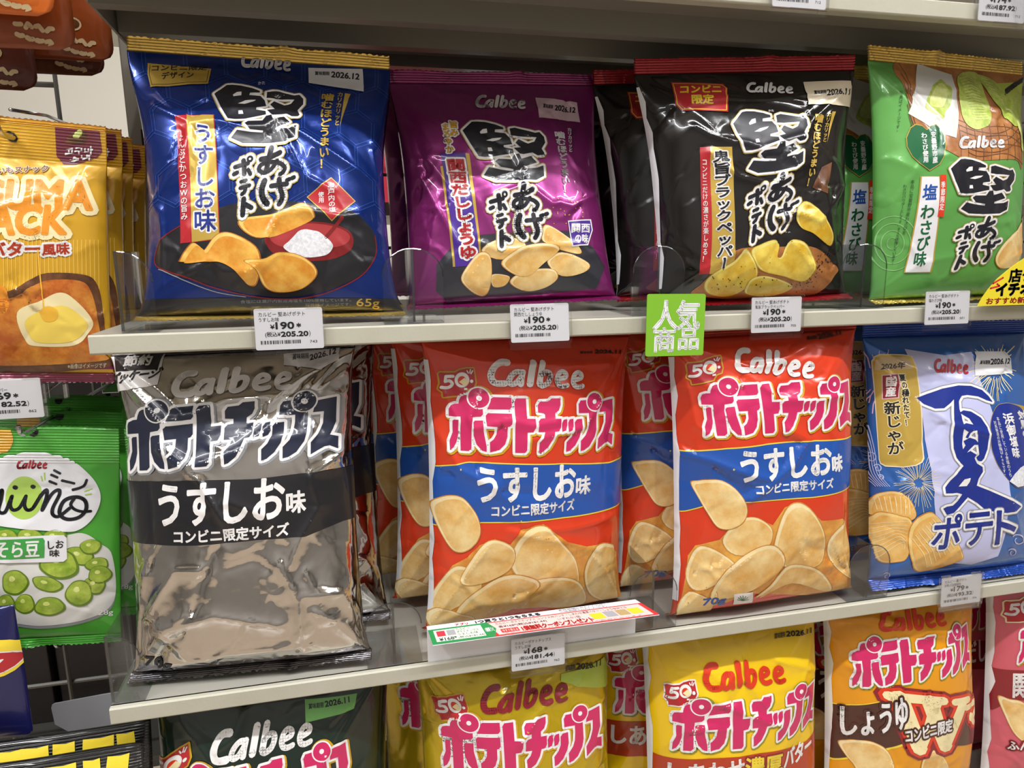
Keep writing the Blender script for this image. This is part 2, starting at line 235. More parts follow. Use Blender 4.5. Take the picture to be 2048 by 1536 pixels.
def rng_of(seed): return np.random.RandomState(seed)
def seg_dist(X, T, a, b):
    """distance of points to a segment, and the position along it (0..1)"""
    d=(b[0]-a[0],b[1]-a[1]); L2=d[0]*d[0]+d[1]*d[1]+1e-12
    k=np.clip(((X-a[0])*d[0]+(T-a[1])*d[1])/L2,0,1)
    return np.hypot(X-a[0]-k*d[0],T-a[1]-k*d[1]),k
class Surf:
    """front face of a pillow bag in its own frame: s across, t up (metres) -> x right, y (negative is out of the shelf), z up"""
    def __init__(self,W,H,D,pinch=.06,top=.6,bot=.5,skew=1.0,creases=(),seed=1,crumple=1.0,foot=.0,pu=2.4,qu=.62,rz=0.0,taper=0.0):
        self.__dict__.update(W=W,H=H,D=D,pinch=pinch,top=top,bot=bot,skew=skew,creases=creases,foot=foot,pu=pu,qu=qu,rz=rz,taper=taper)
        r=rng_of(seed); R=[]
        # creases that run in from the four corners, and loose ones on the face
        for cx,cy in ((-.5,0),(.5,0),(-.5,1),(.5,1)):
            for k in range(2):
                a=(cx*W*(1-.06*r.rand()),H*(cy*.96+.02)); ang=math.atan2((.5-cy)*H,-cx*W)+r.uniform(-.5,.5)
                L=r.uniform(.25,.5)*W; m=(a[0]+L*.55*math.cos(ang),a[1]+L*.55*math.sin(ang)); ang+=r.uniform(-.5,.5)
                R.append(((a,m,(m[0]+L*.45*math.cos(ang),m[1]+L*.45*math.sin(ang))),r.uniform(.0012,.0026)*crumple,r.uniform(.004,.008)))
        for k in range(11):
            a=(r.uniform(-.48,.48)*W,r.uniform(.06,.95)*H); ang=r.uniform(0,6.28); pts=[a]
            for j in range(r.randint(2,4)):
                L=r.uniform(.08,.2)*W; pts.append((pts[-1][0]+L*math.cos(ang),pts[-1][1]+L*math.sin(ang))); ang+=r.uniform(-.8,.8)
            R.append((tuple(pts),r.choice([-1,1])*r.uniform(.0006,.0016)*crumple,r.uniform(.003,.006)))
        self.ridges=R
        self.w=[(r.uniform(-1,1)*60,r.uniform(-1,1)*60,r.uniform(0,6.28),r.uniform(.3,1)*.0009*crumple) for k in range(6)]
    def prof(self,q):
        q=np.clip(q,0,1)**self.skew
        a=np.clip(2*q,0,1); b=np.clip(2*(1-q),0,1)
        up=(1-(1-a)**2.4)**self.bot; dn=(1-(1-b)**2.4)**self.top
        return up*dn
    def at(self,S,T,side=1):
        """side 1: front, -1: back"""
        W,H=self.W,self.H; S=np.asarray(S,float);T=np.asarray(T,float)
        q=T/H; f=self.prof(T/(H-self.rz)); r=np.clip(np.abs(S)/(W/2),0,1)
        x=S*(1-self.pinch*f)*(1+self.taper*(q-.5)); g=(1-r**self.pu)**self.qu
        d=self.D*f*g; z=T*(1-.02*0)
        if side>0:
            rid=np.zeros_like(d)
            for pts,h,w in self.ridges+list(self.creases):
                for i in range(len(pts)-1):
                    dd,k=seg_dist(S,T,pts[i],pts[i+1]); rid=np.where(np.abs(h*np.exp(-dd/w))>np.abs(rid),h*np.exp(-dd/w),rid)
            for a,b,c,h in self.w: rid=rid+h*np.sin(a*S+b*T+c)
            d=d+rid*np.clip(f*2.2,0,1)*np.clip(g*3,0,1)
            if self.rz: d=d+.00042*np.sin((T-H+self.rz)/.0024*2*np.pi)*(T>H-self.rz)
            y=-d
        else: y=.3*d
        y=y-self.foot*(1-np.clip(q/.12,0,1))**2   # the foot of the bag kicks forward onto the shelf
        return x,y,z
def rot(yaw,lean,roll):
    """bag frame -> world: roll in its own plane, lean back about x, yaw about z"""
    cz,sz=math.cos(yaw),math.sin(yaw);cx,sx=math.cos(lean),math.sin(lean);cy,sy=math.cos(roll),math.sin(roll)
    Rz=np.array([[cz,-sz,0],[sz,cz,0],[0,0,1]]);Rx=np.array([[1,0,0],[0,cx,-sx],[0,sx,cx]]);Ry=np.array([[cy,0,sy],[0,1,0],[-sy,0,cy]])
    return Rz@Rx@Ry

# ------------------------------------------------------------------ printing on curved film
def half_clip(P, cnt, ax, val, sg):
    n, k = P.shape[:2]; j = np.arange(k)[None]; ok = j < cnt[:, None]; nx = np.where(j+1 < cnt[:, None], j+1, 0)
    d = sg*(P[..., ax]-val[:, None]); Q = np.take_along_axis(P, nx[..., None].repeat(2, 2), 1); dn = np.take_along_axis(d, nx, 1)
    ins = d >= 0; cross = (ins != (dn >= 0)) & ok; t = np.where(cross, d/np.where(np.abs(d-dn) < 1e-15, 1e-15, d-dn), 0)[..., None]
    out = np.stack([P, P+(Q-P)*t], 2).reshape(n, 2*k, 2); m = np.stack([ins & ok, cross], 2).reshape(n, 2*k); c = m.sum(1)
    o = np.argsort(~m, axis=1, kind='stable')[:, :max(int(c.max()) if n else 1, 1)]; out = np.take_along_axis(out, o[..., None].repeat(2, 2), 1)
    keep = c >= 3; return out[keep], c[keep], keep
def cut(T, xs, ts):
    """cut triangles along the film's own grid lines -> convex pieces and the cell each lies in"""
    a = T[:, 1]-T[:, 0]; b = T[:, 2]-T[:, 0]; k = a[:, 0]*b[:, 1]-a[:, 1]*b[:, 0]; T = np.where((k < 0)[:, None, None], T[:, ::-1], T)[np.abs(k) > 1e-13]
    P, c = T, np.full(len(T), 3); cells = []
    for ax, g in ((0, xs), (1, ts)):
        J = np.arange(P.shape[1])[None] < c[:, None]
        lo = np.where(J, P[..., ax], 1e9).min(1); hi = np.where(J, P[..., ax], -1e9).max(1)
        i0 = np.clip(np.searchsorted(g, lo, 'right')-1, 0, len(g)-2); i1 = np.clip(np.searchsorted(g, hi, 'left')-1, 0, len(g)-2); i1 = np.maximum(i1, i0)
        rep = i1-i0+1; idx = np.repeat(np.arange(len(P)), rep); cell = np.repeat(i0, rep)+(np.arange(rep.sum())-np.repeat(np.cumsum(rep)-rep, rep))
        P, c = P[idx], c[idx]; cells = [q[idx] for q in cells]
        for up, s in ((0, 1), (1, -1)):
            if not len(P): break
            P, c, k = half_clip(P, c, ax, g[cell+up], s); cell = cell[k]; cells = [q[k] for q in cells]
        cells.append(cell)
    return P, c, cells[0], cells[1]
def raw_mesh(name, co, sizes, loops, nrm=None, mi=None):
    me = bpy.data.meshes.new(name); me.vertices.add(len(co)); me.vertices.foreach_set('co', np.asarray(co, np.float32).ravel())
    me.loops.add(len(loops)); me.loops.foreach_set('vertex_index', np.asarray(loops, np.int32)); me.polygons.add(len(sizes))
    st = np.concatenate([[0], np.cumsum(sizes)[:-1]]).astype(np.int32); me.polygons.foreach_set('loop_start', st); me.polygons.foreach_set('loop_total', np.asarray(sizes, np.int32))
    me.polygons.foreach_set('use_smooth', np.ones(len(sizes), bool))
    if mi is not None: me.polygons.foreach_set('material_index', np.asarray(mi, np.int32))
    me.update(calc_edges=True)
    if nrm is not None: me.normals_split_custom_set_from_vertices(np.asarray(nrm, np.float32))
    return me
class Film:
    def __init__(s, surf, creases, z0):
        s.S = Surf(creases=creases, **surf); W, H = s.S.W, s.S.H; k = np.linspace(-1, 1, 106)
        s.xs = W/2*(.55*k+.45*np.sin(k*np.pi/2)); s.ts = np.linspace(0, H, 118) if not s.S.rz else np.concatenate([np.linspace(0, H-s.S.rz, 96)[:-1], np.linspace(H-s.S.rz, H, 76)])
        X, T = np.meshgrid(s.xs, s.ts, indexing='ij'); x, y, z = s.S.at(X, T); s.P = np.stack([x, y, z+z0], -1)
        n = np.cross(np.gradient(s.P, axis=0), np.gradient(s.P, axis=1)); s.N = n/(np.linalg.norm(n, axis=-1, keepdims=True)+1e-12)
        if s.N[53, 50, 1] > 0: s.N = -s.N
        x, y, z = s.S.at(X, T, -1); s.B = np.stack([x, y, z+z0], -1)
    def body(s, parent, m):
        nx, nt = s.P.shape[:2]; idx = np.arange(nx*nt).reshape(nx, nt)
        fq = np.stack([idx[:-1, :-1], idx[1:, :-1], idx[1:, 1:], idx[:-1, 1:]], -1).reshape(-1, 4)
        bid = idx+nx*nt; bid[0] = idx[0]; bid[-1] = idx[-1]; bid[:, 0] = idx[:, 0]; bid[:, -1] = idx[:, -1]
        bq = np.stack([bid[:-1, :-1], bid[:-1, 1:], bid[1:, 1:], bid[1:, :-1]], -1).reshape(-1, 4); q = np.concatenate([fq, bq])
        co = np.concatenate([s.P.reshape(-1, 3), s.B.reshape(-1, 3)]); used = np.unique(q); mp = np.zeros(len(co), int); mp[used] = np.arange(len(used))
        me = raw_mesh('film', co[used], [4]*len(q), mp[q].ravel()); return link('film', me, [m], parent)
    def lay(s, T, off):
        P, c, ix, it = cut(T, s.xs, s.ts)
        if not len(P): return None
        J = np.arange(P.shape[1])[None] < c[:, None]; pt = P[J]; own = np.repeat(np.arange(len(P)), c); i, j = ix[own], it[own]
        u = ((pt[:, 0]-s.xs[i])/(s.xs[i+1]-s.xs[i]))[:, None]; v = ((pt[:, 1]-s.ts[j])/(s.ts[j+1]-s.ts[j]))[:, None]
        bi = lambda A: (A[i, j]*(1-u)+A[i+1, j]*u)*(1-v)+(A[i, j+1]*(1-u)+A[i+1, j+1]*u)*v
        n = bi(s.N); n /= np.linalg.norm(n, axis=1, keepdims=True)+1e-12; return bi(s.P)+n*off, n, c
def item_tris(it, sf):
    """-> [(layer, material, triangles in metres on the film)]"""
    k = it[0]; sc_ = 1e-4
    if k == 'p':
        P = np.array(it[4], float)*sc_; P = smooth_line(P, True) if it[5] else P; return [(it[2], it[3], fill(P))]
    if k == 's':
        P = np.array(it[5], float)*sc_; P = smooth_line(P, bool(it[6]), 5) if it[7] else P
        return [(it[2], it[3], grown(np.zeros((0, 3, 2)), loop_edges(P, bool(it[6])), it[4]*sc_/2))]
    if k == 'c':
        P = smooth_line(np.array(it[3], float)*sc_, True, 5); c = P.mean(0); n = it[4]; sz = np.ptp(P, 0).mean(); s1 = P*.965+c*.035; s2 = P*.9+c*.1+np.array([.022, -.026])*sz
        return [(it[2], 'rim%d' % n, fill(P)), (it[2]+.35, 'lite%d' % n, fill(s1)), (it[2]+.6, 'print_chip%d' % n, fill(s2))]
    if k == 'b':
        W = sf.W/2; t = np.array(it[4], float)*sc_; b = np.array(it[5], float)*sc_
        t = t[np.argsort(t[:, 0])]; b = b[np.argsort(b[:, 0])]; x = np.linspace(-W, W, 60); yt = np.interp(x, t[:, 0], t[:, 1]); yb = np.interp(x, b[:, 0], b[:, 1]); yt = np.maximum(yt, yb+1e-5)
        a = np.stack([x, yb], 1); d = np.stack([x, yt], 1); return [(it[2], it[3], np.concatenate([np.stack([a[:-1], a[1:], d[1:]], 1), np.stack([a[:-1], d[1:], d[:-1]], 1)]))]
    if k == 't': return [(l, m, type_tris(it[3], np.array(it[4], float)*sc_, it[5], w*sc_)) for l, m, w in it[2]]
    if k == 'g':
        A = np.array(it[3], float).reshape(2, 3)*1e-8; mp = lambda T, o=(0, 0): (T+np.array(o))@A[:, :2].T+A[:, 2]
        out = []
        if it[2] == 'fifty':
            R = LOGO['fifty']['red']; g = it[4][0]
            ring = lambda cx, cy, r: [(cx+r*math.cos(a), cy+r*math.sin(a)) for a in np.arange(20)/20*6.2832]
            out = [(g[0], g[1], mp(grown(fill(R), loop_edges(R), g[2]))), (4, 'red', mp(fill(R))), (5, 'white', mp(np.concatenate([stroke_tris([(282, 315), (212, 315), (204, 366)], 30), stroke_tris([(204, 368), (245, 358), (275, 388), (252, 420), (212, 430), (166, 424)], 31), grown(fill(ring(372, 352, 74)), loop_edges(ring(372, 352, 74)), 2), fill([(392, 452), (425, 452), (425, 432), (392, 432)])]))),
                (6, 'vermilion', mp(fill(ring(372, 358, 44)))), (7, 'cream', mp(fill([(340, 372), (400, 330), (442, 375), (405, 415)]))), (6.5, 'white', mp(np.concatenate([fill(ring(470, 366, 17)), stroke_tris([(425, 262), (437, 285)], 12), stroke_tris([(460, 250), (452, 285)], 12), stroke_tris([(482, 262), (465, 292)], 12)])))]
            return out
        for ink in it[4]:
            out.append((ink[0], ink[1], mp(logo_tris(it[2], ink[2]), ink[3] if len(ink) > 3 else (0, 0))))
        top = it[4][-1][0]
        for h in LOGO[it[2]].get('holes', []): out.append((top+.5, 'white', mp(fill(h))))
        if it[2] == 'pote':
            for c, ro, ri in LOGO['pote']['disc']:
                ring = lambda r: np.array([(c[0]+r*math.cos(a), c[1]+r*math.sin(a)) for a in np.arange(28)/28*6.2832])
                out += [(top+.35, 'white', mp(fill(ring(ro+13)))), (top+.6, it[4][-1][1], mp(fill(ring(ro)))), (top+.85, 'white', mp(fill(ring(ri))))]
        if it[2] == 'kata': out.append((top+.5, 'white', mp(fill([(525+12*math.cos(a), 960+12*math.sin(a)) for a in np.arange(14)/14*6.2832]))))
        return out
def seal(parent, name, W, h, z, m, fwd=0., seed=1, up=True, rows=26, ridge=.0006, pitch=.0023, wob=.003, hole=None):
    """crimped heat seal: a strip with fine ridges, wavy along its length, with a pinked edge"""
    r = rng_of(seed); a = np.linspace(-1, 1, 120); b = np.linspace(0, 1, rows); A, B = np.meshgrid(a, b, indexing='ij')
    wave = sum(r.uniform(.3, 1)*np.sin(A*r.uniform(2, 9)+r.uniform(0, 6)) for k in range(4))*wob/2
    fold = -.004*np.exp(-((A-r.uniform(-.3, .4))/.07)**2)
    d = B*h; lean = fwd
    y = -d*math.sin(lean)+ridge*np.sin(d/pitch*2*np.pi)+(wave+fold)*B**1.3-.0004*(1-B)
    zz = z+(d*math.cos(lean))*(1 if up else -1)+(wave*.25*B if up else 0)+np.where(B > .99, .0004*np.sign(np.sin(A*260)), 0)
    X = A*W/2*(1-.006*np.abs(np.sin(B*20)))
    co = np.stack([X, y, zz], -1); n = np.arange(120*rows).reshape(120, rows)
    q = np.stack([n[:-1, :-1], n[1:, :-1], n[1:, 1:], n[:-1, 1:]], -1).reshape(-1, 4)
    # a thin sheet with a back of its own
    co2 = co.reshape(-1, 3)+np.array([0, .0005, 0]); nn = len(co2); q2 = q[:, ::-1]+nn; rim = []
    edge = np.concatenate([n[:, 0], n[-1, 1:], n[-2::-1, -1], n[0, -2:0:-1]])
    for i in range(len(edge)): j = edge[(i+1) % len(edge)]; rim.append((edge[i], j, j+nn, edge[i]+nn))
    Q = np.concatenate([q, q2, np.array(rim)]); me = raw_mesh(name, np.concatenate([co.reshape(-1, 3), co2]), [4]*len(Q), Q.ravel()); return link(name, me, [m], parent)
def make_bag(D, name, label, cat='snack bag', group=None):
    R = rot(*D['pose'][3:6]); t = thing(name, label, cat, D['pose'][:3], group, R)
    hb = D['bottom_seal'][1]; fw = D['bottom_seal'][2] if len(D['bottom_seal']) > 2 else 1.1; z0 = hb*math.cos(fw)+.0004 if 'hang' not in D else 0.
    F = Film(D['surf'], D['creases'], z0); F.body(t, D['film']); W, H = D['surf']['W'], D['surf']['H']; sd = D['surf']['seed']
    if 'hang' in D: seal(t, 'top_seal', W, D['hang'][1], H+z0-.0003, D['hang'][0], 0, sd, True, 16, .0003, .0024, .0008); seal(t, 'bottom_seal', W, hb, z0+.0003, D['bottom_seal'][0], 0, sd+1, False, 16, .0003, .002, .0015)
    else: tp = D['surf'].get('taper', 0)/2; seal(t, 'top_seal', W*(1+tp), D['top_seal'][1], H+z0-.0003, D['top_seal'][0], .12, sd); seal(t, 'bottom_seal', W*(1-tp), hb, z0+.0003, D['bottom_seal'][0], fw, sd+1, False, 20, .0003, .002, .0012)
    parts = {}
    for it in D['items']:
        for l, m, T in item_tris(it, F.S):
            if not len(T): continue
            g = F.lay(T, (.00022+.00015*l))
            if g: parts.setdefault(it[1], []).append((m,)+g)
    for pn, L in parts.items():
        ms = []; co = []; nr = []; sz = []; mi = []
        for m, P, n, c in L:
            if m not in ms: ms.append(m)
            co.append(P); nr.append(n); sz.append(c); mi += [ms.index(m)]*len(c)
        co = np.concatenate(co); me = raw_mesh(pn, co, np.concatenate(sz), np.arange(len(co)), np.concatenate(nr), mi); link(pn, me, ms, t)
    return t
BAGS={
'blue':dict(pose=(0.127,0.034,0.0029,0.055,-0.27,0.014),surf={'W':0.205,'H':0.212,'D':0.036,'top':1.8,'pinch':0.11,'seed':3,'crumple':0.8},creases=[(((-0.0887,0.1615),(-0.0646,0.1463),(-0.0597,0.1431),(-0.0412,0.1462),(-0.0165,0.1399),(-0.0014,0.1406),(0.009,0.1485)),0.00308,0.0035),(((0.009,0.1485),(0.0312,0.0991),(0.052,0.0908)),0.0028,0.0035),(((0.009,0.1481),(0.0345,0.1338),(0.0519,0.1231),(0.0698,0.1145),(0.0976,0.1007)),0.0028,0.0035),(((-0.085,0.1762),(-0.0768,0.1618),(-0.0613,0.1451)),0.00224,0.0035),(((-0.0606,0.1432),(-0.0683,0.1097),(-0.0992,0.0844),(-0.0892,0.0775),(-0.087,0.0209)),0.0028,0.004),(((0.0917,0.1401),(0.0989,0.1385),(0.0913,0.1329),(0.0987,0.1012)),0.00224,0.003),(((-0.0097,0.0372),(-0.0038,0.0525),(0.0072,0.0698),(0.0281,0.0744),(0.0578,0.0699),(0.0766,0.0747)),0.00252,0.0035),(((-0.0854,0.0215),(-0.0639,0.0297),(-0.0474,0.0371),(-0.0396,0.0287),(-0.0217,0.0276),(-0.0099,0.0342)),0.0021,0.0035)],top_seal=('gold_foil',0.011),bottom_seal=('gold_foil',0.012),film='film_navy',items=[
('s','tortoiseshell_pattern',0.3,'pattern_navy',5,[(-896,880),(-896,1055)],0,0),
('s','tortoiseshell_pattern',0.3,'pattern_navy',5,[(-922,880),(-922,1055)],0,0),
('s','tortoiseshell_pattern',0.3,'pattern_navy',5,[(-915,891),(-1067,803)],0,0),
('s','tortoiseshell_pattern',0.3,'pattern_navy',5,[(-902,868),(-1054,781)],0,0),
('s','tortoiseshell_pattern',0.3,'pattern_navy',5,[(-915,868),(-764,781)],0,0),
('s','tortoiseshell_pattern',0.3,'pattern_navy',5,[(-902,891),(-751,803)],0,0),
('s','tortoiseshell_pattern',0.3,'pattern_navy',5,[(-744,1142),(-744,1317)],0,0),
('s','tortoiseshell_pattern',0.3,'pattern_navy',5,[(-770,1142),(-770,1317)],0,0),
('s','tortoiseshell_pattern',0.3,'pattern_navy',5,[(-764,1153),(-915,1066)],0,0),
('s','tortoiseshell_pattern',0.3,'pattern_navy',5,[(-751,1131),(-902,1043)],0,0),
('s','tortoiseshell_pattern',0.3,'pattern_navy',5,[(-764,1131),(-612,1043)],0,0),
('s','tortoiseshell_pattern',0.3,'pattern_navy',5,[(-751,1153),(-599,1066)],0,0),
('s','tortoiseshell_pattern',0.3,'pattern_navy',5,[(-896,1405),(-896,1580)],0,0),
('s','tortoiseshell_pattern',0.3,'pattern_navy',5,[(-922,1405),(-922,1580)],0,0),
('s','tortoiseshell_pattern',0.3,'pattern_navy',5,[(-915,1416),(-1067,1328)],0,0),
('s','tortoiseshell_pattern',0.3,'pattern_navy',5,[(-902,1393),(-1054,1306)],0,0),
('s','tortoiseshell_pattern',0.3,'pattern_navy',5,[(-915,1393),(-764,1306)],0,0),
('s','tortoiseshell_pattern',0.3,'pattern_navy',5,[(-902,1416),(-751,1328)],0,0),
('s','tortoiseshell_pattern',0.3,'pattern_navy',5,[(-744,1667),(-744,1842)],0,0),
('s','tortoiseshell_pattern',0.3,'pattern_navy',5,[(-770,1667),(-770,1842)],0,0),
('s','tortoiseshell_pattern',0.3,'pattern_navy',5,[(-764,1678),(-915,1591)],0,0),
('s','tortoiseshell_pattern',0.3,'pattern_navy',5,[(-751,1656),(-902,1568)],0,0),
('s','tortoiseshell_pattern',0.3,'pattern_navy',5,[(-764,1656),(-612,1568)],0,0),
('s','tortoiseshell_pattern',0.3,'pattern_navy',5,[(-751,1678),(-599,1591)],0,0),
('s','tortoiseshell_pattern',0.3,'pattern_navy',5,[(-896,1930),(-896,2105)],0,0),
('s','tortoiseshell_pattern',0.3,'pattern_navy',5,[(-922,1930),(-922,2105)],0,0),
('s','tortoiseshell_pattern',0.3,'pattern_navy',5,[(-915,1941),(-1067,1853)],0,0),
('s','tortoiseshell_pattern',0.3,'pattern_navy',5,[(-902,1918),(-1054,1831)],0,0),
('s','tortoiseshell_pattern',0.3,'pattern_navy',5,[(-915,1918),(-764,1831)],0,0),
('s','tortoiseshell_pattern',0.3,'pattern_navy',5,[(-902,1941),(-751,1853)],0,0),
('s','tortoiseshell_pattern',0.3,'pattern_navy',5,[(-593,880),(-593,1055)],0,0),
('s','tortoiseshell_pattern',0.3,'pattern_navy',5,[(-619,880),(-619,1055)],0,0),
('s','tortoiseshell_pattern',0.3,'pattern_navy',5,[(-612,891),(-764,803)],0,0),
('s','tortoiseshell_pattern',0.3,'pattern_navy',5,[(-599,868),(-751,781)],0,0),
('s','tortoiseshell_pattern',0.3,'pattern_navy',5,[(-612,868),(-461,781)],0,0),
('s','tortoiseshell_pattern',0.3,'pattern_navy',5,[(-599,891),(-448,803)],0,0),
('s','tortoiseshell_pattern',0.3,'pattern_navy',5,[(-441,1142),(-441,1317)],0,0),
('s','tortoiseshell_pattern',0.3,'pattern_navy',5,[(-467,1142),(-467,1317)],0,0),
('s','tortoiseshell_pattern',0.3,'pattern_navy',5,[(-461,1153),(-612,1066)],0,0),
('s','tortoiseshell_pattern',0.3,'pattern_navy',5,[(-448,1131),(-599,1043)],0,0),
('s','tortoiseshell_pattern',0.3,'pattern_navy',5,[(-461,1131),(-309,1043)],0,0),
('s','tortoiseshell_pattern',0.3,'pattern_navy',5,[(-448,1153),(-296,1066)],0,0),
('s','tortoiseshell_pattern',0.3,'pattern_navy',5,[(-593,1405),(-593,1580)],0,0),
('s','tortoiseshell_pattern',0.3,'pattern_navy',5,[(-619,1405),(-619,1580)],0,0),
('s','tortoiseshell_pattern',0.3,'pattern_navy',5,[(-612,1416),(-764,1328)],0,0),
('s','tortoiseshell_pattern',0.3,'pattern_navy',5,[(-599,1393),(-751,1306)],0,0),
('s','tortoiseshell_pattern',0.3,'pattern_navy',5,[(-612,1393),(-461,1306)],0,0),
('s','tortoiseshell_pattern',0.3,'pattern_navy',5,[(-599,1416),(-448,1328)],0,0),
('s','tortoiseshell_pattern',0.3,'pattern_navy',5,[(-441,1667),(-441,1842)],0,0),
('s','tortoiseshell_pattern',0.3,'pattern_navy',5,[(-467,1667),(-467,1842)],0,0),
('s','tortoiseshell_pattern',0.3,'pattern_navy',5,[(-461,1678),(-612,1591)],0,0),
('s','tortoiseshell_pattern',0.3,'pattern_navy',5,[(-448,1656),(-599,1568)],0,0),
('s','tortoiseshell_pattern',0.3,'pattern_navy',5,[(-461,1656),(-309,1568)],0,0),
('s','tortoiseshell_pattern',0.3,'pattern_navy',5,[(-448,1678),(-296,1591)],0,0),
('s','tortoiseshell_pattern',0.3,'pattern_navy',5,[(-593,1930),(-593,2105)],0,0),
('s','tortoiseshell_pattern',0.3,'pattern_navy',5,[(-619,1930),(-619,2105)],0,0),
('s','tortoiseshell_pattern',0.3,'pattern_navy',5,[(-612,1941),(-764,1853)],0,0),
('s','tortoiseshell_pattern',0.3,'pattern_navy',5,[(-599,1918),(-751,1831)],0,0),
('s','tortoiseshell_pattern',0.3,'pattern_navy',5,[(-612,1918),(-461,1831)],0,0),
('s','tortoiseshell_pattern',0.3,'pattern_navy',5,[(-599,1941),(-448,1853)],0,0),
('s','tortoiseshell_pattern',0.3,'pattern_navy',5,[(-290,880),(-290,1055)],0,0),
('s','tortoiseshell_pattern',0.3,'pattern_navy',5,[(-316,880),(-316,1055)],0,0),
('s','tortoiseshell_pattern',0.3,'pattern_navy',5,[(-309,891),(-461,803)],0,0),
('s','tortoiseshell_pattern',0.3,'pattern_navy',5,[(-296,868),(-448,781)],0,0),
('s','tortoiseshell_pattern',0.3,'pattern_navy',5,[(-309,868),(-158,781)],0,0),
('s','tortoiseshell_pattern',0.3,'pattern_navy',5,[(-296,891),(-145,803)],0,0),
('s','tortoiseshell_pattern',0.3,'pattern_navy',5,[(-138,1142),(-138,1317)],0,0),
('s','tortoiseshell_pattern',0.3,'pattern_navy',5,[(-164,1142),(-164,1317)],0,0),
('s','tortoiseshell_pattern',0.3,'pattern_navy',5,[(-158,1153),(-309,1066)],0,0),
('s','tortoiseshell_pattern',0.3,'pattern_navy',5,[(-145,1131),(-296,1043)],0,0),
('s','tortoiseshell_pattern',0.3,'pattern_navy',5,[(-158,1131),(-6,1043)],0,0),
('s','tortoiseshell_pattern',0.3,'pattern_navy',5,[(-145,1153),(6,1066)],0,0),
('s','tortoiseshell_pattern',0.3,'pattern_navy',5,[(-290,1405),(-290,1580)],0,0),
('s','tortoiseshell_pattern',0.3,'pattern_navy',5,[(-316,1405),(-316,1580)],0,0),
('s','tortoiseshell_pattern',0.3,'pattern_navy',5,[(-309,1416),(-461,1328)],0,0),
('s','tortoiseshell_pattern',0.3,'pattern_navy',5,[(-296,1393),(-448,1306)],0,0),
('s','tortoiseshell_pattern',0.3,'pattern_navy',5,[(-309,1393),(-158,1306)],0,0),
('s','tortoiseshell_pattern',0.3,'pattern_navy',5,[(-296,1416),(-145,1328)],0,0),
('s','tortoiseshell_pattern',0.3,'pattern_navy',5,[(-138,1667),(-138,1842)],0,0),
('s','tortoiseshell_pattern',0.3,'pattern_navy',5,[(-164,1667),(-164,1842)],0,0),
('s','tortoiseshell_pattern',0.3,'pattern_navy',5,[(-158,1678),(-309,1591)],0,0),
('s','tortoiseshell_pattern',0.3,'pattern_navy',5,[(-145,1656),(-296,1568)],0,0),
('s','tortoiseshell_pattern',0.3,'pattern_navy',5,[(-158,1656),(-6,1568)],0,0),
('s','tortoiseshell_pattern',0.3,'pattern_navy',5,[(-145,1678),(6,1591)],0,0),
('s','tortoiseshell_pattern',0.3,'pattern_navy',5,[(-290,1930),(-290,2105)],0,0),
('s','tortoiseshell_pattern',0.3,'pattern_navy',5,[(-316,1930),(-316,2105)],0,0),
('s','tortoiseshell_pattern',0.3,'pattern_navy',5,[(-309,1941),(-461,1853)],0,0),
('s','tortoiseshell_pattern',0.3,'pattern_navy',5,[(-296,1918),(-448,1831)],0,0),
('s','tortoiseshell_pattern',0.3,'pattern_navy',5,[(-309,1918),(-158,1831)],0,0),
('s','tortoiseshell_pattern',0.3,'pattern_navy',5,[(-296,1941),(-145,1853)],0,0),
('s','tortoiseshell_pattern',0.3,'pattern_navy',5,[(13,880),(13,1055)],0,0),
('s','tortoiseshell_pattern',0.3,'pattern_navy',5,[(-13,880),(-12,1055)],0,0),
('s','tortoiseshell_pattern',0.3,'pattern_navy',5,[(-6,891),(-158,803)],0,0),
('s','tortoiseshell_pattern',0.3,'pattern_navy',5,[(6,868),(-145,781)],0,0),
('s','tortoiseshell_pattern',0.3,'pattern_navy',5,[(-6,868),(145,781)],0,0),
('s','tortoiseshell_pattern',0.3,'pattern_navy',5,[(6,891),(158,803)],0,0),
('s','tortoiseshell_pattern',0.3,'pattern_navy',5,[(164,1142),(164,1317)],0,0),
('s','tortoiseshell_pattern',0.3,'pattern_navy',5,[(138,1142),(138,1317)],0,0),
('s','tortoiseshell_pattern',0.3,'pattern_navy',5,[(145,1153),(-6,1066)],0,0),
('s','tortoiseshell_pattern',0.3,'pattern_navy',5,[(158,1131),(6,1043)],0,0),
('s','tortoiseshell_pattern',0.3,'pattern_navy',5,[(145,1131),(296,1043)],0,0),
('s','tortoiseshell_pattern',0.3,'pattern_navy',5,[(158,1153),(309,1066)],0,0),
('s','tortoiseshell_pattern',0.3,'pattern_navy',5,[(13,1405),(13,1580)],0,0),
('s','tortoiseshell_pattern',0.3,'pattern_navy',5,[(-13,1405),(-12,1580)],0,0),
('s','tortoiseshell_pattern',0.3,'pattern_navy',5,[(-6,1416),(-158,1328)],0,0),
('s','tortoiseshell_pattern',0.3,'pattern_navy',5,[(6,1393),(-145,1306)],0,0),
('s','tortoiseshell_pattern',0.3,'pattern_navy',5,[(-6,1393),(145,1306)],0,0),
('s','tortoiseshell_pattern',0.3,'pattern_navy',5,[(6,1416),(158,1328)],0,0),
('s','tortoiseshell_pattern',0.3,'pattern_navy',5,[(164,1667),(164,1842)],0,0),
('s','tortoiseshell_pattern',0.3,'pattern_navy',5,[(138,1667),(138,1842)],0,0),
('s','tortoiseshell_pattern',0.3,'pattern_navy',5,[(145,1678),(-6,1591)],0,0),
('s','tortoiseshell_pattern',0.3,'pattern_navy',5,[(158,1656),(6,1568)],0,0),
('s','tortoiseshell_pattern',0.3,'pattern_navy',5,[(145,1656),(296,1568)],0,0),
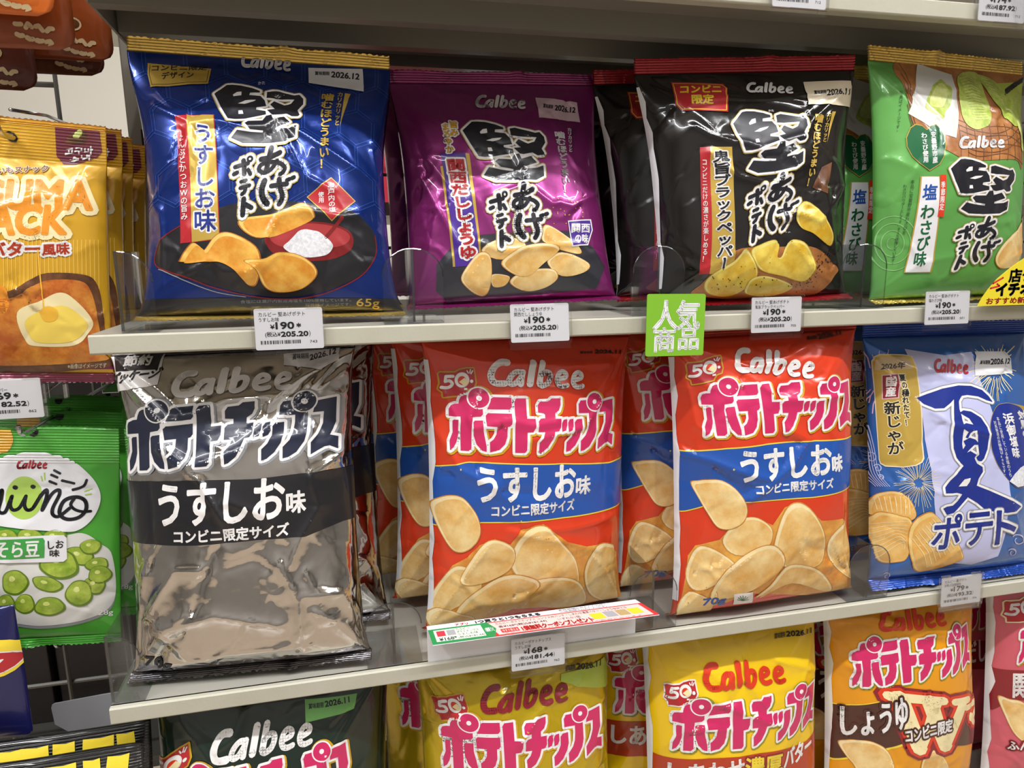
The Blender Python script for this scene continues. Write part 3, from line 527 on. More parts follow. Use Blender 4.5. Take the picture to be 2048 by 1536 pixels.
('s','tortoiseshell_pattern',0.3,'pattern_navy',5,[(158,1678),(309,1591)],0,0),
('s','tortoiseshell_pattern',0.3,'pattern_navy',5,[(13,1930),(13,2105)],0,0),
('s','tortoiseshell_pattern',0.3,'pattern_navy',5,[(-13,1930),(-12,2105)],0,0),
('s','tortoiseshell_pattern',0.3,'pattern_navy',5,[(-6,1941),(-158,1853)],0,0),
('s','tortoiseshell_pattern',0.3,'pattern_navy',5,[(6,1918),(-145,1831)],0,0),
('s','tortoiseshell_pattern',0.3,'pattern_navy',5,[(-6,1918),(145,1831)],0,0),
('s','tortoiseshell_pattern',0.3,'pattern_navy',5,[(6,1941),(158,1853)],0,0),
('s','tortoiseshell_pattern',0.3,'pattern_navy',5,[(316,880),(316,1055)],0,0),
('s','tortoiseshell_pattern',0.3,'pattern_navy',5,[(290,880),(290,1055)],0,0),
('s','tortoiseshell_pattern',0.3,'pattern_navy',5,[(296,891),(145,803)],0,0),
('s','tortoiseshell_pattern',0.3,'pattern_navy',5,[(309,868),(158,781)],0,0),
('s','tortoiseshell_pattern',0.3,'pattern_navy',5,[(296,868),(448,781)],0,0),
('s','tortoiseshell_pattern',0.3,'pattern_navy',5,[(309,891),(461,803)],0,0),
('s','tortoiseshell_pattern',0.3,'pattern_navy',5,[(467,1142),(467,1317)],0,0),
('s','tortoiseshell_pattern',0.3,'pattern_navy',5,[(441,1142),(441,1317)],0,0),
('s','tortoiseshell_pattern',0.3,'pattern_navy',5,[(448,1153),(296,1066)],0,0),
('s','tortoiseshell_pattern',0.3,'pattern_navy',5,[(461,1131),(309,1043)],0,0),
('s','tortoiseshell_pattern',0.3,'pattern_navy',5,[(448,1131),(599,1043)],0,0),
('s','tortoiseshell_pattern',0.3,'pattern_navy',5,[(461,1153),(612,1066)],0,0),
('s','tortoiseshell_pattern',0.3,'pattern_navy',5,[(316,1405),(316,1580)],0,0),
('s','tortoiseshell_pattern',0.3,'pattern_navy',5,[(290,1405),(290,1580)],0,0),
('s','tortoiseshell_pattern',0.3,'pattern_navy',5,[(296,1416),(145,1328)],0,0),
('s','tortoiseshell_pattern',0.3,'pattern_navy',5,[(309,1393),(158,1306)],0,0),
('s','tortoiseshell_pattern',0.3,'pattern_navy',5,[(296,1393),(448,1306)],0,0),
('s','tortoiseshell_pattern',0.3,'pattern_navy',5,[(309,1416),(461,1328)],0,0),
('s','tortoiseshell_pattern',0.3,'pattern_navy',5,[(467,1667),(467,1842)],0,0),
('s','tortoiseshell_pattern',0.3,'pattern_navy',5,[(441,1667),(441,1842)],0,0),
('s','tortoiseshell_pattern',0.3,'pattern_navy',5,[(448,1678),(296,1591)],0,0),
('s','tortoiseshell_pattern',0.3,'pattern_navy',5,[(461,1656),(309,1568)],0,0),
('s','tortoiseshell_pattern',0.3,'pattern_navy',5,[(448,1656),(599,1568)],0,0),
('s','tortoiseshell_pattern',0.3,'pattern_navy',5,[(461,1678),(612,1591)],0,0),
('s','tortoiseshell_pattern',0.3,'pattern_navy',5,[(316,1930),(316,2105)],0,0),
('s','tortoiseshell_pattern',0.3,'pattern_navy',5,[(290,1930),(290,2105)],0,0),
('s','tortoiseshell_pattern',0.3,'pattern_navy',5,[(296,1941),(145,1853)],0,0),
('s','tortoiseshell_pattern',0.3,'pattern_navy',5,[(309,1918),(158,1831)],0,0),
('s','tortoiseshell_pattern',0.3,'pattern_navy',5,[(296,1918),(448,1831)],0,0),
('s','tortoiseshell_pattern',0.3,'pattern_navy',5,[(309,1941),(461,1853)],0,0),
('s','tortoiseshell_pattern',0.3,'pattern_navy',5,[(619,880),(619,1055)],0,0),
('s','tortoiseshell_pattern',0.3,'pattern_navy',5,[(593,880),(593,1055)],0,0),
('s','tortoiseshell_pattern',0.3,'pattern_navy',5,[(599,891),(448,803)],0,0),
('s','tortoiseshell_pattern',0.3,'pattern_navy',5,[(612,868),(461,781)],0,0),
('s','tortoiseshell_pattern',0.3,'pattern_navy',5,[(599,868),(751,781)],0,0),
('s','tortoiseshell_pattern',0.3,'pattern_navy',5,[(612,891),(764,803)],0,0),
('s','tortoiseshell_pattern',0.3,'pattern_navy',5,[(770,1142),(770,1317)],0,0),
('s','tortoiseshell_pattern',0.3,'pattern_navy',5,[(744,1142),(744,1317)],0,0),
('s','tortoiseshell_pattern',0.3,'pattern_navy',5,[(751,1153),(599,1066)],0,0),
('s','tortoiseshell_pattern',0.3,'pattern_navy',5,[(764,1131),(612,1043)],0,0),
('s','tortoiseshell_pattern',0.3,'pattern_navy',5,[(751,1131),(902,1043)],0,0),
('s','tortoiseshell_pattern',0.3,'pattern_navy',5,[(764,1153),(915,1066)],0,0),
('s','tortoiseshell_pattern',0.3,'pattern_navy',5,[(619,1405),(619,1580)],0,0),
('s','tortoiseshell_pattern',0.3,'pattern_navy',5,[(593,1405),(593,1580)],0,0),
('s','tortoiseshell_pattern',0.3,'pattern_navy',5,[(599,1416),(448,1328)],0,0),
('s','tortoiseshell_pattern',0.3,'pattern_navy',5,[(612,1393),(461,1306)],0,0),
('s','tortoiseshell_pattern',0.3,'pattern_navy',5,[(599,1393),(751,1306)],0,0),
('s','tortoiseshell_pattern',0.3,'pattern_navy',5,[(612,1416),(764,1328)],0,0),
('s','tortoiseshell_pattern',0.3,'pattern_navy',5,[(770,1667),(770,1842)],0,0),
('s','tortoiseshell_pattern',0.3,'pattern_navy',5,[(744,1667),(744,1842)],0,0),
('s','tortoiseshell_pattern',0.3,'pattern_navy',5,[(751,1678),(599,1591)],0,0),
('s','tortoiseshell_pattern',0.3,'pattern_navy',5,[(764,1656),(612,1568)],0,0),
('s','tortoiseshell_pattern',0.3,'pattern_navy',5,[(751,1656),(902,1568)],0,0),
('s','tortoiseshell_pattern',0.3,'pattern_navy',5,[(764,1678),(915,1591)],0,0),
('s','tortoiseshell_pattern',0.3,'pattern_navy',5,[(619,1930),(619,2105)],0,0),
('s','tortoiseshell_pattern',0.3,'pattern_navy',5,[(593,1930),(593,2105)],0,0),
('s','tortoiseshell_pattern',0.3,'pattern_navy',5,[(599,1941),(448,1853)],0,0),
('s','tortoiseshell_pattern',0.3,'pattern_navy',5,[(612,1918),(461,1831)],0,0),
('s','tortoiseshell_pattern',0.3,'pattern_navy',5,[(599,1918),(751,1831)],0,0),
('s','tortoiseshell_pattern',0.3,'pattern_navy',5,[(612,1941),(764,1853)],0,0),
('s','tortoiseshell_pattern',0.3,'pattern_navy',5,[(922,880),(922,1055)],0,0),
('s','tortoiseshell_pattern',0.3,'pattern_navy',5,[(896,880),(896,1055)],0,0),
('s','tortoiseshell_pattern',0.3,'pattern_navy',5,[(902,891),(751,803)],0,0),
('s','tortoiseshell_pattern',0.3,'pattern_navy',5,[(915,868),(764,781)],0,0),
('s','tortoiseshell_pattern',0.3,'pattern_navy',5,[(902,868),(1054,781)],0,0),
('s','tortoiseshell_pattern',0.3,'pattern_navy',5,[(915,891),(1067,803)],0,0),
('s','tortoiseshell_pattern',0.3,'pattern_navy',5,[(922,1405),(922,1580)],0,0),
('s','tortoiseshell_pattern',0.3,'pattern_navy',5,[(896,1405),(896,1580)],0,0),
('s','tortoiseshell_pattern',0.3,'pattern_navy',5,[(902,1416),(751,1328)],0,0),
('s','tortoiseshell_pattern',0.3,'pattern_navy',5,[(915,1393),(764,1306)],0,0),
('s','tortoiseshell_pattern',0.3,'pattern_navy',5,[(902,1393),(1054,1306)],0,0),
('s','tortoiseshell_pattern',0.3,'pattern_navy',5,[(915,1416),(1067,1328)],0,0),
('s','tortoiseshell_pattern',0.3,'pattern_navy',5,[(922,1930),(922,2105)],0,0),
('s','tortoiseshell_pattern',0.3,'pattern_navy',5,[(896,1930),(896,2105)],0,0),
('s','tortoiseshell_pattern',0.3,'pattern_navy',5,[(902,1941),(751,1853)],0,0),
('s','tortoiseshell_pattern',0.3,'pattern_navy',5,[(915,1918),(764,1831)],0,0),
('s','tortoiseshell_pattern',0.3,'pattern_navy',5,[(902,1918),(1054,1831)],0,0),
('s','tortoiseshell_pattern',0.3,'pattern_navy',5,[(915,1941),(1067,1853)],0,0),
('b','dark_base',1,'print_black',[(-963,118),(-195,99),(902,94)],[(-914,-23),(-207,-41),(843,-74)]),
('p','serving_picture',1,'print_black',[(-946,405),(-877,566),(-665,666),(-359,767),(-90,806),(319,799),(674,764),(872,629),(877,460),(737,281),(438,155),(97,104),(-225,134),(-543,211),(-823,296)],1),
('s','serving_picture',2,'print_lacquer',8.6,[(-665,658),(-877,563),(-943,412),(-875,332),(-672,254),(-448,171),(-131,104),(178,92),(472,150),(736,273),(875,443),(884,597)],0,1),
('s','serving_picture',2,'print_grey',6.4,[(-902,335),(-672,227),(-448,145),(-227,108)],0,1),
('p','serving_picture',2,'print_lacquer',[(-56,509),(15,587),(171,640),(327,656),(502,649),(643,606),(683,537),(647,452),(516,389),(322,362),(153,372),(5,417)],1),
('p','serving_picture',3,'print_red_light',[(-18,525),(49,584),(204,628),(326,642),(483,634),(615,599),(652,542),(560,478),(295,452),(75,464)],1),
('p','serving_picture',4,'print_salt',[(92,461),(137,503),(182,543),(227,583),(280,597),(340,591),(391,581),(441,548),(483,514),(502,472),(448,417),(359,394),(256,389),(156,415)],1),
('s','serving_picture',4,'print_lacquer',28.4,[(450,544),(517,612),(596,700)],0,0),
('c','serving_picture',3,[(-247,664),(56,713),(266,797),(366,716),(310,657),(-38,525),(-203,563)],0),
('c','serving_picture',5,[(-730,394),(-636,501),(-570,474),(-537,442),(-434,552),(-318,564),(-141,478),(-89,372),(-132,201),(-190,183),(-236,224),(-314,300),(-442,363),(-705,369)],0),
('c','serving_picture',6,[(-229,361),(-81,372),(56,425),(223,404),(336,329),(343,252),(219,162),(35,136),(-77,175),(-143,297)],0),
('p','flavor_strip',2,'red',[(-720,1494),(-627,1499),(-625,508),(-720,503)],0),
('p','flavor_strip',2,'red',[(-637,1513),(-412,1505),(-406,518),(-636,503)],0),
('p','flavor_strip',3,'gold_print',[(-631,1507),(-419,1499),(-412,524),(-629,507)],0),
('t','flavor_strip',[(4,'white',15.3),(5,'navy',3.1)],'うすしお味',[(-613,576),(-430,572),(-597,1431),(-427,1424)],1),
('t','flavor_strip',[(5,'white',0.6)],'こんぶとかつおWの旨み',[(-713,673),(-654,674),(-709,1343),(-654,1340)],1),
('g','title_lettering','kata',[7867,-1271,-4325595,314,-8157,18989845],[(4,'gold_line',36),(5,'white',26),(6,'ink_black',0)]),
('t','title_lettering',[(5,'white',0)],'かた',[(-57,1836),(-2,1846),(-56,1871)],0),
('p','corner_tag',3,'gold_print',[(-882,2011),(-792,2006),(-414,1989),(-445,1822),(-750,1788),(-886,1785),(-894,1910)],0),
('s','corner_tag',4,'ink_black',3.7,[(-866,1993),(-882,1910),(-873,1807),(-748,1809),(-456,1844),(-432,1969)],0,0),
('t','corner_tag',[(4,'ink_black',1.3)],'コンビニ限定',[(-860,1936),(-451,1970),(-851,1994)],0),
('t','corner_tag',[(4,'ink_black',1.3)],'デザイン',[(-794,1858),(-556,1882),(-785,1926)],0),
('p','date_label',4,'label_white',[(343,2069),(789,2097),(805,1864),(548,1885),(346,1902)],0),
('t','date_label',[(5,'ink_black',0.7)],'賞味期限',[(396,1997),(515,2005),(396,2037)],0),
('t','date_label',[(5,'ink_black',2.4)],'2026.12',[(529,1988),(760,1986),(532,2048)],0),
('g','brand_logo','calbee',[4083,-499,-4292897,110,-6189,22735602],[(5,'white',0)]),
('t','slogan',[(3,'gold_print',2.9)],'噛むほどうまい！',[(422,1066),(508,1080),(452,1800),(565,1809)],1),
('t','slogan',[(3,'gold_print',1.6)],'カリカリッと',[(563,1463),(610,1477),(585,1831),(638,1834)],1),
('p','slogan',3,'gold_print',[(647,1821),(695,1824),(615,1472)],0),
('p','flavor_diamond',3,'gold_print',[(522,1014),(727,850),(507,667),(307,842)],0),
('p','flavor_diamond',4,'red',[(522,1004),(715,849),(508,677),(318,843)],0),
('t','flavor_diamond',[(5,'white',0.8)],'瀬戸内の塩',[(486,722),(546,737),(484,966),(545,969)],1),
('t','flavor_diamond',[(5,'white',0.8)],'使用',[(404,799),(452,806),(404,886),(454,894)],1),
('t','fine_print',[(2,'print_grey',0)],'食塩には瀬戸内製造海塩を100%使用しています。',[(-269,65),(606,71),(-268,87)],0),
('t','fine_print',[(2,'print_grey',0)],'写真はイメージです。',[(229,38),(600,41),(232,60)],0),
('t','weight_mark',[(2,'gold_print',0.8)],'65g',[(637,22),(828,18),(659,92)],0)]),
'purple':dict(pose=(0.334,0.078,0.0039,-0.03,-0.3,-0.024),surf={'W':0.2,'H':0.212,'D':0.036,'top':1.3,'pinch':0.07,'seed':8,'crumple':1},creases=[(((-0.0356,0.0469),(-0.0153,0.0382),(0.0167,0.0411),(0.0642,0.0441)),0.0028,0.004),(((-0.0171,0.0877),(0.0029,0.0939),(0.0141,0.0972),(0.0382,0.0791),(0.0461,0.0811)),0.00308,0.004),(((0.0885,0.0937),(0.0597,0.0787),(0.0461,0.0811)),0.00224,0.004),(((-0.0865,0.1132),(-0.0634,0.0637),(-0.0558,0.0485)),0.0028,0.005)],top_seal=('foil_plum',0.012),bottom_seal=('foil_plum',0.014),film='film_plum',items=[
('p','serving_picture',1,'print_slate',[(-756,320),(-627,445),(-456,508),(-318,542),(85,547),(514,562),(799,420),(915,265),(791,62),(346,34),(-176,20),(-643,6),(-757,106)],0),
('c','serving_picture',2,[(-342,406),(-147,506),(28,485),(77,405),(-155,320)],1),
('c','serving_picture',2,[(290,609),(472,531),(639,408),(635,359),(498,371),(350,417),(244,481)],1),
('c','serving_picture',3,[(288,293),(441,370),(720,282),(672,201),(432,169)],1),
('c','serving_picture',3,[(-242,204),(-78,182),(-119,112),(-231,109)],1),
('c','serving_picture',4,[(-77,139),(71,222),(341,231),(395,154),(270,84),(77,63)],1),
('c','serving_picture',5,[(-155,305),(42,414),(278,441),(424,402),(270,293),(89,177),(-69,212)],1),
('c','serving_picture',5,[(-530,176),(-481,278),(-359,392),(-258,355),(-250,146),(-301,44),(-424,76)],1),
('p','flavor_strip',2,'gold_print',[(-665,1189),(-624,1190),(-575,288),(-606,288)],0),
('p','flavor_strip',2,'gold_print',[(-427,1285),(-384,1279),(-341,314),(-369,279)],0),
('p','flavor_strip',3,'violet',[(-649,1305),(-421,1289),(-355,285),(-585,286)],0),
('t','flavor_strip',[(4,'white',23.4),(5,'red',5.7)],'関西だししょうゆ',[(-547,344),(-374,344),(-610,1250),(-432,1233)],1),
('t','flavor_strip',[(4,'white',15.8),(5,'amber',3)],'旨み',[(-542,1456),(-465,1455),(-538,1622),(-449,1618)],1),
('t','flavor_strip',[(4,'white',15.2),(5,'amber',2.8)],'まろやか',[(-596,1297),(-521,1295),(-610,1596),(-539,1592)],1),
('g','title_lettering','kata',[8843,-879,-4697686,-302,-8506,17155679],[(4,'gold_line',36),(5,'white',26),(6,'ink_black',0)]),
('g','brand_logo','calbee',[5205,-1443,-5221540,126,-6497,20454684],[(5,'white',0)]),
('p','date_label',4,'label_pink',[(372,1937),(797,1905),(810,1679),(364,1672)],0),
('t','date_label',[(5,'ink_black',0.9)],'賞味期限',[(421,1798),(528,1796),(433,1848)],0),
('t','date_label',[(5,'ink_black',3)],'2026.12',[(544,1779),(767,1784),(557,1845)],0),
('t','slogan',[(3,'white',3.6)],'噛むほどうまい！',[(506,902),(592,919),(493,1532),(613,1536)],1),
('t','slogan',[(3,'white',1.7)],'カリカリッと',[(621,1315),(671,1326),(646,1592),(704,1598)],1),
('p','slogan',2,'plum_dark',[(709,1592),(756,1595),(673,1313)],0),
('p','region_badge',4,'white',[(529,651),(796,687),(805,590),(730,440),(546,417)],0),
('p','region_badge',5,'violet',[(537,642),(782,675),(791,588),(720,451),(557,429)],0),
('t','region_badge',[(6,'white',3.1)],'関西',[(556,544),(761,560),(568,624)],0),
('t','region_badge',[(6,'white',3.1)],'の味',[(587,451),(732,460),(595,533)],0),
('p','serving_picture',2,'gold_print',[(707,749),(715,744),(705,736),(697,742)],0),
('p','serving_picture',2,'gold_print',[(703,705),(712,701),(702,693),(694,699)],0),
('p','serving_picture',2,'gold_print',[(619,824),(627,819),(618,812),(610,818)],0),
('p','serving_picture',2,'gold_print',[(728,891),(736,887),(726,879),(718,884)],0),
('p','serving_picture',2,'gold_print',[(461,757),(468,753),(460,746),(453,752)],0),
('p','serving_picture',2,'gold_print',[(649,832),(657,827),(648,819),(640,825)],0),
('p','serving_picture',2,'gold_print',[(656,633),(663,628),(654,621),(647,627)],0),
('p','serving_picture',2,'gold_print',[(427,715),(435,711),(426,704),(419,710)],0),
('p','serving_picture',2,'gold_print',[(382,766),(389,762),(381,755),(374,761)],0),
('p','serving_picture',2,'gold_print',[(380,625),(387,621),(379,614),(372,620)],0),
('p','serving_picture',2,'gold_print',[(509,632),(517,627),(508,620),(501,626)],0),
('p','serving_picture',2,'gold_print',[(632,660),(639,656),(630,648),(623,654)],0),
('p','serving_picture',2,'gold_print',[(444,847),(451,842),(443,835),(436,842)],0),
('p','serving_picture',2,'gold_print',[(587,833),(594,829),(585,821),(578,827)],0),
('p','serving_picture',2,'gold_print',[(626,775),(634,771),(625,763),(617,770)],0),
('p','serving_picture',2,'gold_print',[(540,636),(548,632),(539,624),(532,631)],0),
('p','serving_picture',2,'gold_print',[(561,846),(568,842),(559,834),(552,840)],0),
('p','serving_picture',2,'gold_print',[(427,728),(434,724),(426,717),(419,723)],0),
('p','serving_picture',2,'gold_print',[(547,711),(554,707),(546,700),(538,706)],0),
('p','serving_picture',2,'gold_print',[(505,706),(512,701),(504,694),(497,700)],0),
('p','serving_picture',2,'gold_print',[(504,712),(511,708),(503,701),(496,707)],0),
('p','serving_picture',2,'gold_print',[(645,836),(653,832),(644,824),(636,830)],0),
('p','serving_picture',2,'gold_print',[(500,742),(507,738),(499,731),(492,737)],0),
('p','serving_picture',2,'gold_print',[(614,814),(622,809),(613,802),(605,808)],0),
('p','serving_picture',2,'gold_print',[(558,715),(565,711),(556,703),(549,710)],0),
('p','serving_picture',2,'gold_print',[(686,793),(694,789),(685,781),(677,787)],0)]),
'black':dict(pose=(0.5535,0.036,0.0045,-0.14,-0.14,-0.03),surf={'taper':0.13,'W':0.198,'H':0.208,'D':0.036,'top':1.3,'pinch':0.08,'seed':15,'crumple':1},creases=[(((-0.0895,0.2089),(-0.0734,0.1918),(-0.0398,0.1915),(-0.0028,0.1834),(0.0337,0.1797),(0.0948,0.1851)),0.00308,0.0035),(((-0.0734,0.1918),(-0.0659,0.1686),(-0.054,0.1768),(-0.0273,0.1792),(0.0228,0.1778),(0.0487,0.1749)),0.00252,0.0035),(((-0.0619,0.1521),(-0.0493,0.1431),(-0.0308,0.1358),(-0.0175,0.1335),(-0.0042,0.1281),(0.0105,0.1319),(0.0431,0.1411),(0.0509,0.1554),(0.1041,0.1974)),0.00308,0.004),(((-0.0517,0.1275),(-0.0269,0.1049),(0.0048,0.0959),(0.0314,0.1114),(0.0225,0.1243)),0.0028,0.004),(((0.0121,0.0658),(0.0333,0.0717),(0.0569,0.0638),(0.0914,0.0987)),0.00252,0.0035),(((-0.0787,0.0344),(-0.0593,0.0219),(-0.0413,0.035),(-0.0203,0.0434)),0.00252,0.0035)],top_seal=('foil_crimson',0.013),bottom_seal=('foil_crimson',0.012),film='film_black',items=[
('p','serving_picture',1,'print_wood',[(-644,49),(-601,156),(-328,409),(134,430),(542,415),(848,255),(841,172),(608,2),(108,-22)],1),
('p','serving_picture',2,'print_bark',[(581,1119),(717,1174),(629,880),(473,939)],0),
('c','serving_picture',3,[(293,701),(381,819),(541,749),(732,545),(716,432),(487,542),(358,590)],2),
('c','serving_picture',3,[(-164,402),(-57,460),(72,495),(121,470),(103,361),(163,343),(246,482),(431,447),(575,255),(466,122),(213,170),(-51,241)],2),
('c','serving_picture',4,[(-586,124),(-540,216),(-322,330),(-212,427),(-84,274),(-88,149),(-268,33),(-499,50)],2),
('c','serving_picture',5,[(-160,59),(-130,166),(37,184),(334,95),(229,29),(5,22)],2),
('p','serving_picture',3,'ink_black',[(585,288),(590,292),(596,288),(591,284)],0),
('p','serving_picture',3,'ink_black',[(751,322),(758,327),(767,322),(760,317)],0),
('p','serving_picture',3,'ink_black',[(614,347),(622,353),(631,347),(623,341)],0),
('p','serving_picture',3,'ink_black',[(689,246),(694,250),(700,246),(695,242)],0),
('p','serving_picture',3,'ink_black',[(602,256),(612,264),(624,256),(614,249)],0),
('p','serving_picture',3,'ink_black',[(527,190),(534,196),(543,190),(536,184)],0),
('p','serving_picture',3,'ink_black',[(402,37),(406,44),(419,37),(414,30)],0),
('p','serving_picture',3,'ink_black',[(416,95),(422,101),(431,95),(425,89)],0),
('p','serving_picture',3,'ink_black',[(577,161),(585,168),(596,161),(589,154)],0),
('p','serving_picture',3,'ink_black',[(565,172),(570,175),(576,171),(572,168)],0),
('p','serving_picture',3,'ink_black',[(502,117),(506,121),(513,117),(508,113)],0),
('p','serving_picture',3,'ink_black',[(588,242),(595,248),(603,242),(597,237)],0),
('p','serving_picture',3,'ink_black',[(391,200),(399,207),(411,199),(403,192)],0),
('p','serving_picture',3,'ink_black',[(689,320),(698,326),(710,320),(700,313)],0),
('p','serving_picture',3,'ink_black',[(599,199),(603,202),(608,199),(604,196)],0),
('p','serving_picture',3,'ink_black',[(592,244),(600,251),(611,243),(603,236)],0),
('p','serving_picture',3,'ink_black',[(521,138),(528,145),(539,137),(532,131)],0),
('p','serving_picture',3,'ink_black',[(612,261),(620,268),(630,261),(622,255)],0),
('p','serving_picture',3,'ink_black',[(552,122),(557,126),(564,122),(559,117)],0),
('p','serving_picture',3,'ink_black',[(718,353),(725,358),(732,353),(726,348)],0),
('p','serving_picture',3,'ink_black',[(504,117),(512,124),(524,116),(516,109)],0),
('p','serving_picture',3,'ink_black',[(572,246),(578,251),(586,246),(580,241)],0),
('p','serving_picture',3,'ink_black',[(648,292),(657,299),(669,291),(659,284)],0),
('p','serving_picture',3,'ink_black',[(452,55),(457,61),(468,54),(463,48)],0),
('p','serving_picture',3,'ink_black',[(408,185),(416,192),(427,184),(419,177)],0),
('p','serving_picture',3,'ink_black',[(505,151),(513,159),(525,151),(517,144)],0),
('p','serving_picture',3,'ink_black',[(715,362),(726,369),(738,362),(727,355)],0),
('p','serving_picture',3,'ink_black',[(705,296),(710,300),(717,296),(711,292)],0),
('p','serving_picture',3,'ink_black',[(408,150),(413,154),(420,149),(416,145)],0),
('p','serving_picture',3,'ink_black',[(420,90),(425,96),(435,90),(429,84)],0),
('p','serving_picture',3,'ink_black',[(799,359),(809,365),(820,360),(810,353)],0),
('p','serving_picture',3,'ink_black',[(740,292),(747,297),(756,292),(749,287)],0),
('p','serving_picture',3,'ink_black',[(668,360),(678,367),(689,360),(679,353)],0),
('p','serving_picture',3,'ink_black',[(472,171),(476,174),(481,171),(478,167)],0),
('p','serving_picture',3,'ink_black',[(621,361),(627,366),(634,361),(628,357)],0),
('p','serving_picture',3,'ink_black',[(373,100),(379,105),(388,99),(383,94)],0),
('p','serving_picture',3,'ink_black',[(482,108),(486,113),(494,108),(490,103)],0),
('p','serving_picture',3,'ink_black',[(710,350),(719,356),(729,350),(720,344)],0),
('p','serving_picture',3,'ink_black',[(717,290),(727,297),(738,290),(729,283)],0),
('p','serving_picture',3,'ink_black',[(721,297),(730,304),(741,298),(732,291)],0),
('p','serving_picture',3,'ink_black',[(487,110),(493,115),(502,109),(496,103)],0),
('p','serving_picture',3,'ink_black',[(463,150),(467,153),(473,149),(469,146)],0),
('p','serving_picture',3,'ink_black',[(444,123),(451,130),(462,123),(455,116)],0),
('p','serving_picture',3,'ink_black',[(603,123),(608,127),(614,123),(610,119)],0),
('p','serving_picture',3,'ink_black',[(402,114),(409,121),(421,114),(414,107)],0),
('p','serving_picture',3,'ink_black',[(529,232),(534,237),(542,232),(536,228)],0),
('p','serving_picture',3,'ink_black',[(579,233),(586,239),(596,232),(588,226)],0),
('p','serving_picture',3,'ink_black',[(414,131),(417,134),(422,131),(419,128)],0),
('p','serving_picture',3,'ink_black',[(623,223),(628,227),(634,222),(629,218)],0),
('p','serving_picture',3,'ink_black',[(510,167),(516,172),(523,167),(518,162)],0),
('p','serving_picture',3,'ink_black',[(573,299),(580,305),(589,299),(582,293)],0),
('p','serving_picture',3,'ink_black',[(522,117),(527,121),(533,117),(529,113)],0),
('p','serving_picture',3,'ink_black',[(584,346),(592,352),(601,346),(593,340)],0),
('p','serving_picture',3,'ink_black',[(692,308),(703,316),(715,308),(705,301)],0),
('p','serving_picture',3,'ink_black',[(648,279),(655,284),(664,279),(657,273)],0),
('p','serving_picture',3,'ink_black',[(525,200),(531,205),(538,200),(533,195)],0),
('p','serving_picture',3,'ink_black',[(529,181),(534,185),(541,180),(536,176)],0),
('p','serving_picture',3,'ink_black',[(500,249),(507,255),(516,249),(509,243)],0),
('p','serving_picture',3,'ink_black',[(432,44),(434,48),(441,44),(438,40)],0),
('p','serving_picture',3,'ink_black',[(598,250),(605,256),(615,250),(607,244)],0),
('p','serving_picture',3,'ink_black',[(641,275),(647,279),(654,274),(648,270)],0),
('p','serving_picture',3,'ink_black',[(518,206),(527,214),(539,206),(530,198)],0),
('p','serving_picture',3,'ink_black',[(490,110),(498,117),(510,110),(503,102)],0),
('p','serving_picture',3,'ink_black',[(731,286),(736,290),(743,286),(737,282)],0),
('p','serving_picture',3,'ink_black',[(596,317),(604,323),(613,317),(605,311)],0),
('p','serving_picture',3,'ink_black',[(641,298),(647,303),(654,298),(648,294)],0),
('p','serving_picture',3,'ink_black',[(486,129),(492,135),(502,129),(496,123)],0),
('p','serving_picture',3,'ink_black',[(450,105),(453,109),(459,105),(455,102)],0),
('p','serving_picture',3,'ink_black',[(552,323),(556,326),(562,323),(557,319)],0),
('p','serving_picture',3,'ink_black',[(552,184),(555,187),(561,184),(557,181)],0),
('p','serving_picture',3,'ink_black',[(640,205),(649,212),(661,205),(652,198)],0),
('p','serving_picture',3,'ink_black',[(579,76),(585,83),(597,75),(590,68)],0),
('p','serving_picture',3,'ink_black',[(738,347),(747,353),(758,347),(749,340)],0),
('p','serving_picture',3,'ink_black',[(540,116),(546,121),(555,116),(549,110)],0),
('p','serving_picture',3,'ink_black',[(579,192),(586,198),(596,192),(589,186)],0),
('p','serving_picture',3,'ink_black',[(529,145),(534,150),(541,145),(536,140)],0),
('p','serving_picture',3,'ink_black',[(462,104),(465,107),(471,104),(467,100)],0),
('p','serving_picture',3,'ink_black',[(509,53),(514,59),(524,53),(519,47)],0),
('p','serving_picture',3,'ink_black',[(609,225),(618,232),(629,225),(620,218)],0),
('p','serving_picture',3,'ink_black',[(760,298),(770,305),(782,298),(771,291)],0),
('p','serving_picture',7,'ink_black',[(-208,276),(-205,279),(-201,276),(-204,273)],0),
('p','serving_picture',7,'ink_black',[(479,209),(483,212),(489,209),(484,205)],0),
('p','serving_picture',7,'ink_black',[(-7,171),(0,178),(10,171),(3,164)],0),
('p','serving_picture',7,'ink_black',[(-196,164),(-192,168),(-186,164),(-190,160)],0),
('p','serving_picture',7,'ink_black',[(-420,180),(-415,185),(-407,179),(-412,174)],0),
('p','serving_picture',7,'ink_black',[(-295,126),(-290,131),(-283,125),(-288,121)],0),
('p','serving_picture',7,'ink_black',[(-268,186),(-262,192),(-253,185),(-259,179)],0),
('p','serving_picture',7,'ink_black',[(-350,152),(-346,155),(-341,151),(-345,148)],0),
('p','serving_picture',7,'ink_black',[(-441,97),(-434,103),(-424,96),(-430,89)],0),
('p','serving_picture',7,'ink_black',[(363,130),(366,134),(372,130),(368,126)],0),
('p','serving_picture',7,'ink_black',[(134,150),(139,154),(146,149),(141,145)],0),
('p','serving_picture',7,'ink_black',[(-21,139),(-16,144),(-8,138),(-13,133)],0),
('p','serving_picture',7,'ink_black',[(-224,148),(-219,154),(-212,148),(-217,143)],0),
('p','serving_picture',7,'ink_black',[(-365,176),(-358,182),(-349,175),(-355,169)],0),
('p','serving_picture',7,'ink_black',[(-218,103),(-213,108),(-204,102),(-209,96)],0),
('p','serving_picture',7,'ink_black',[(-514,189),(-507,196),(-497,188),(-504,181)],0),
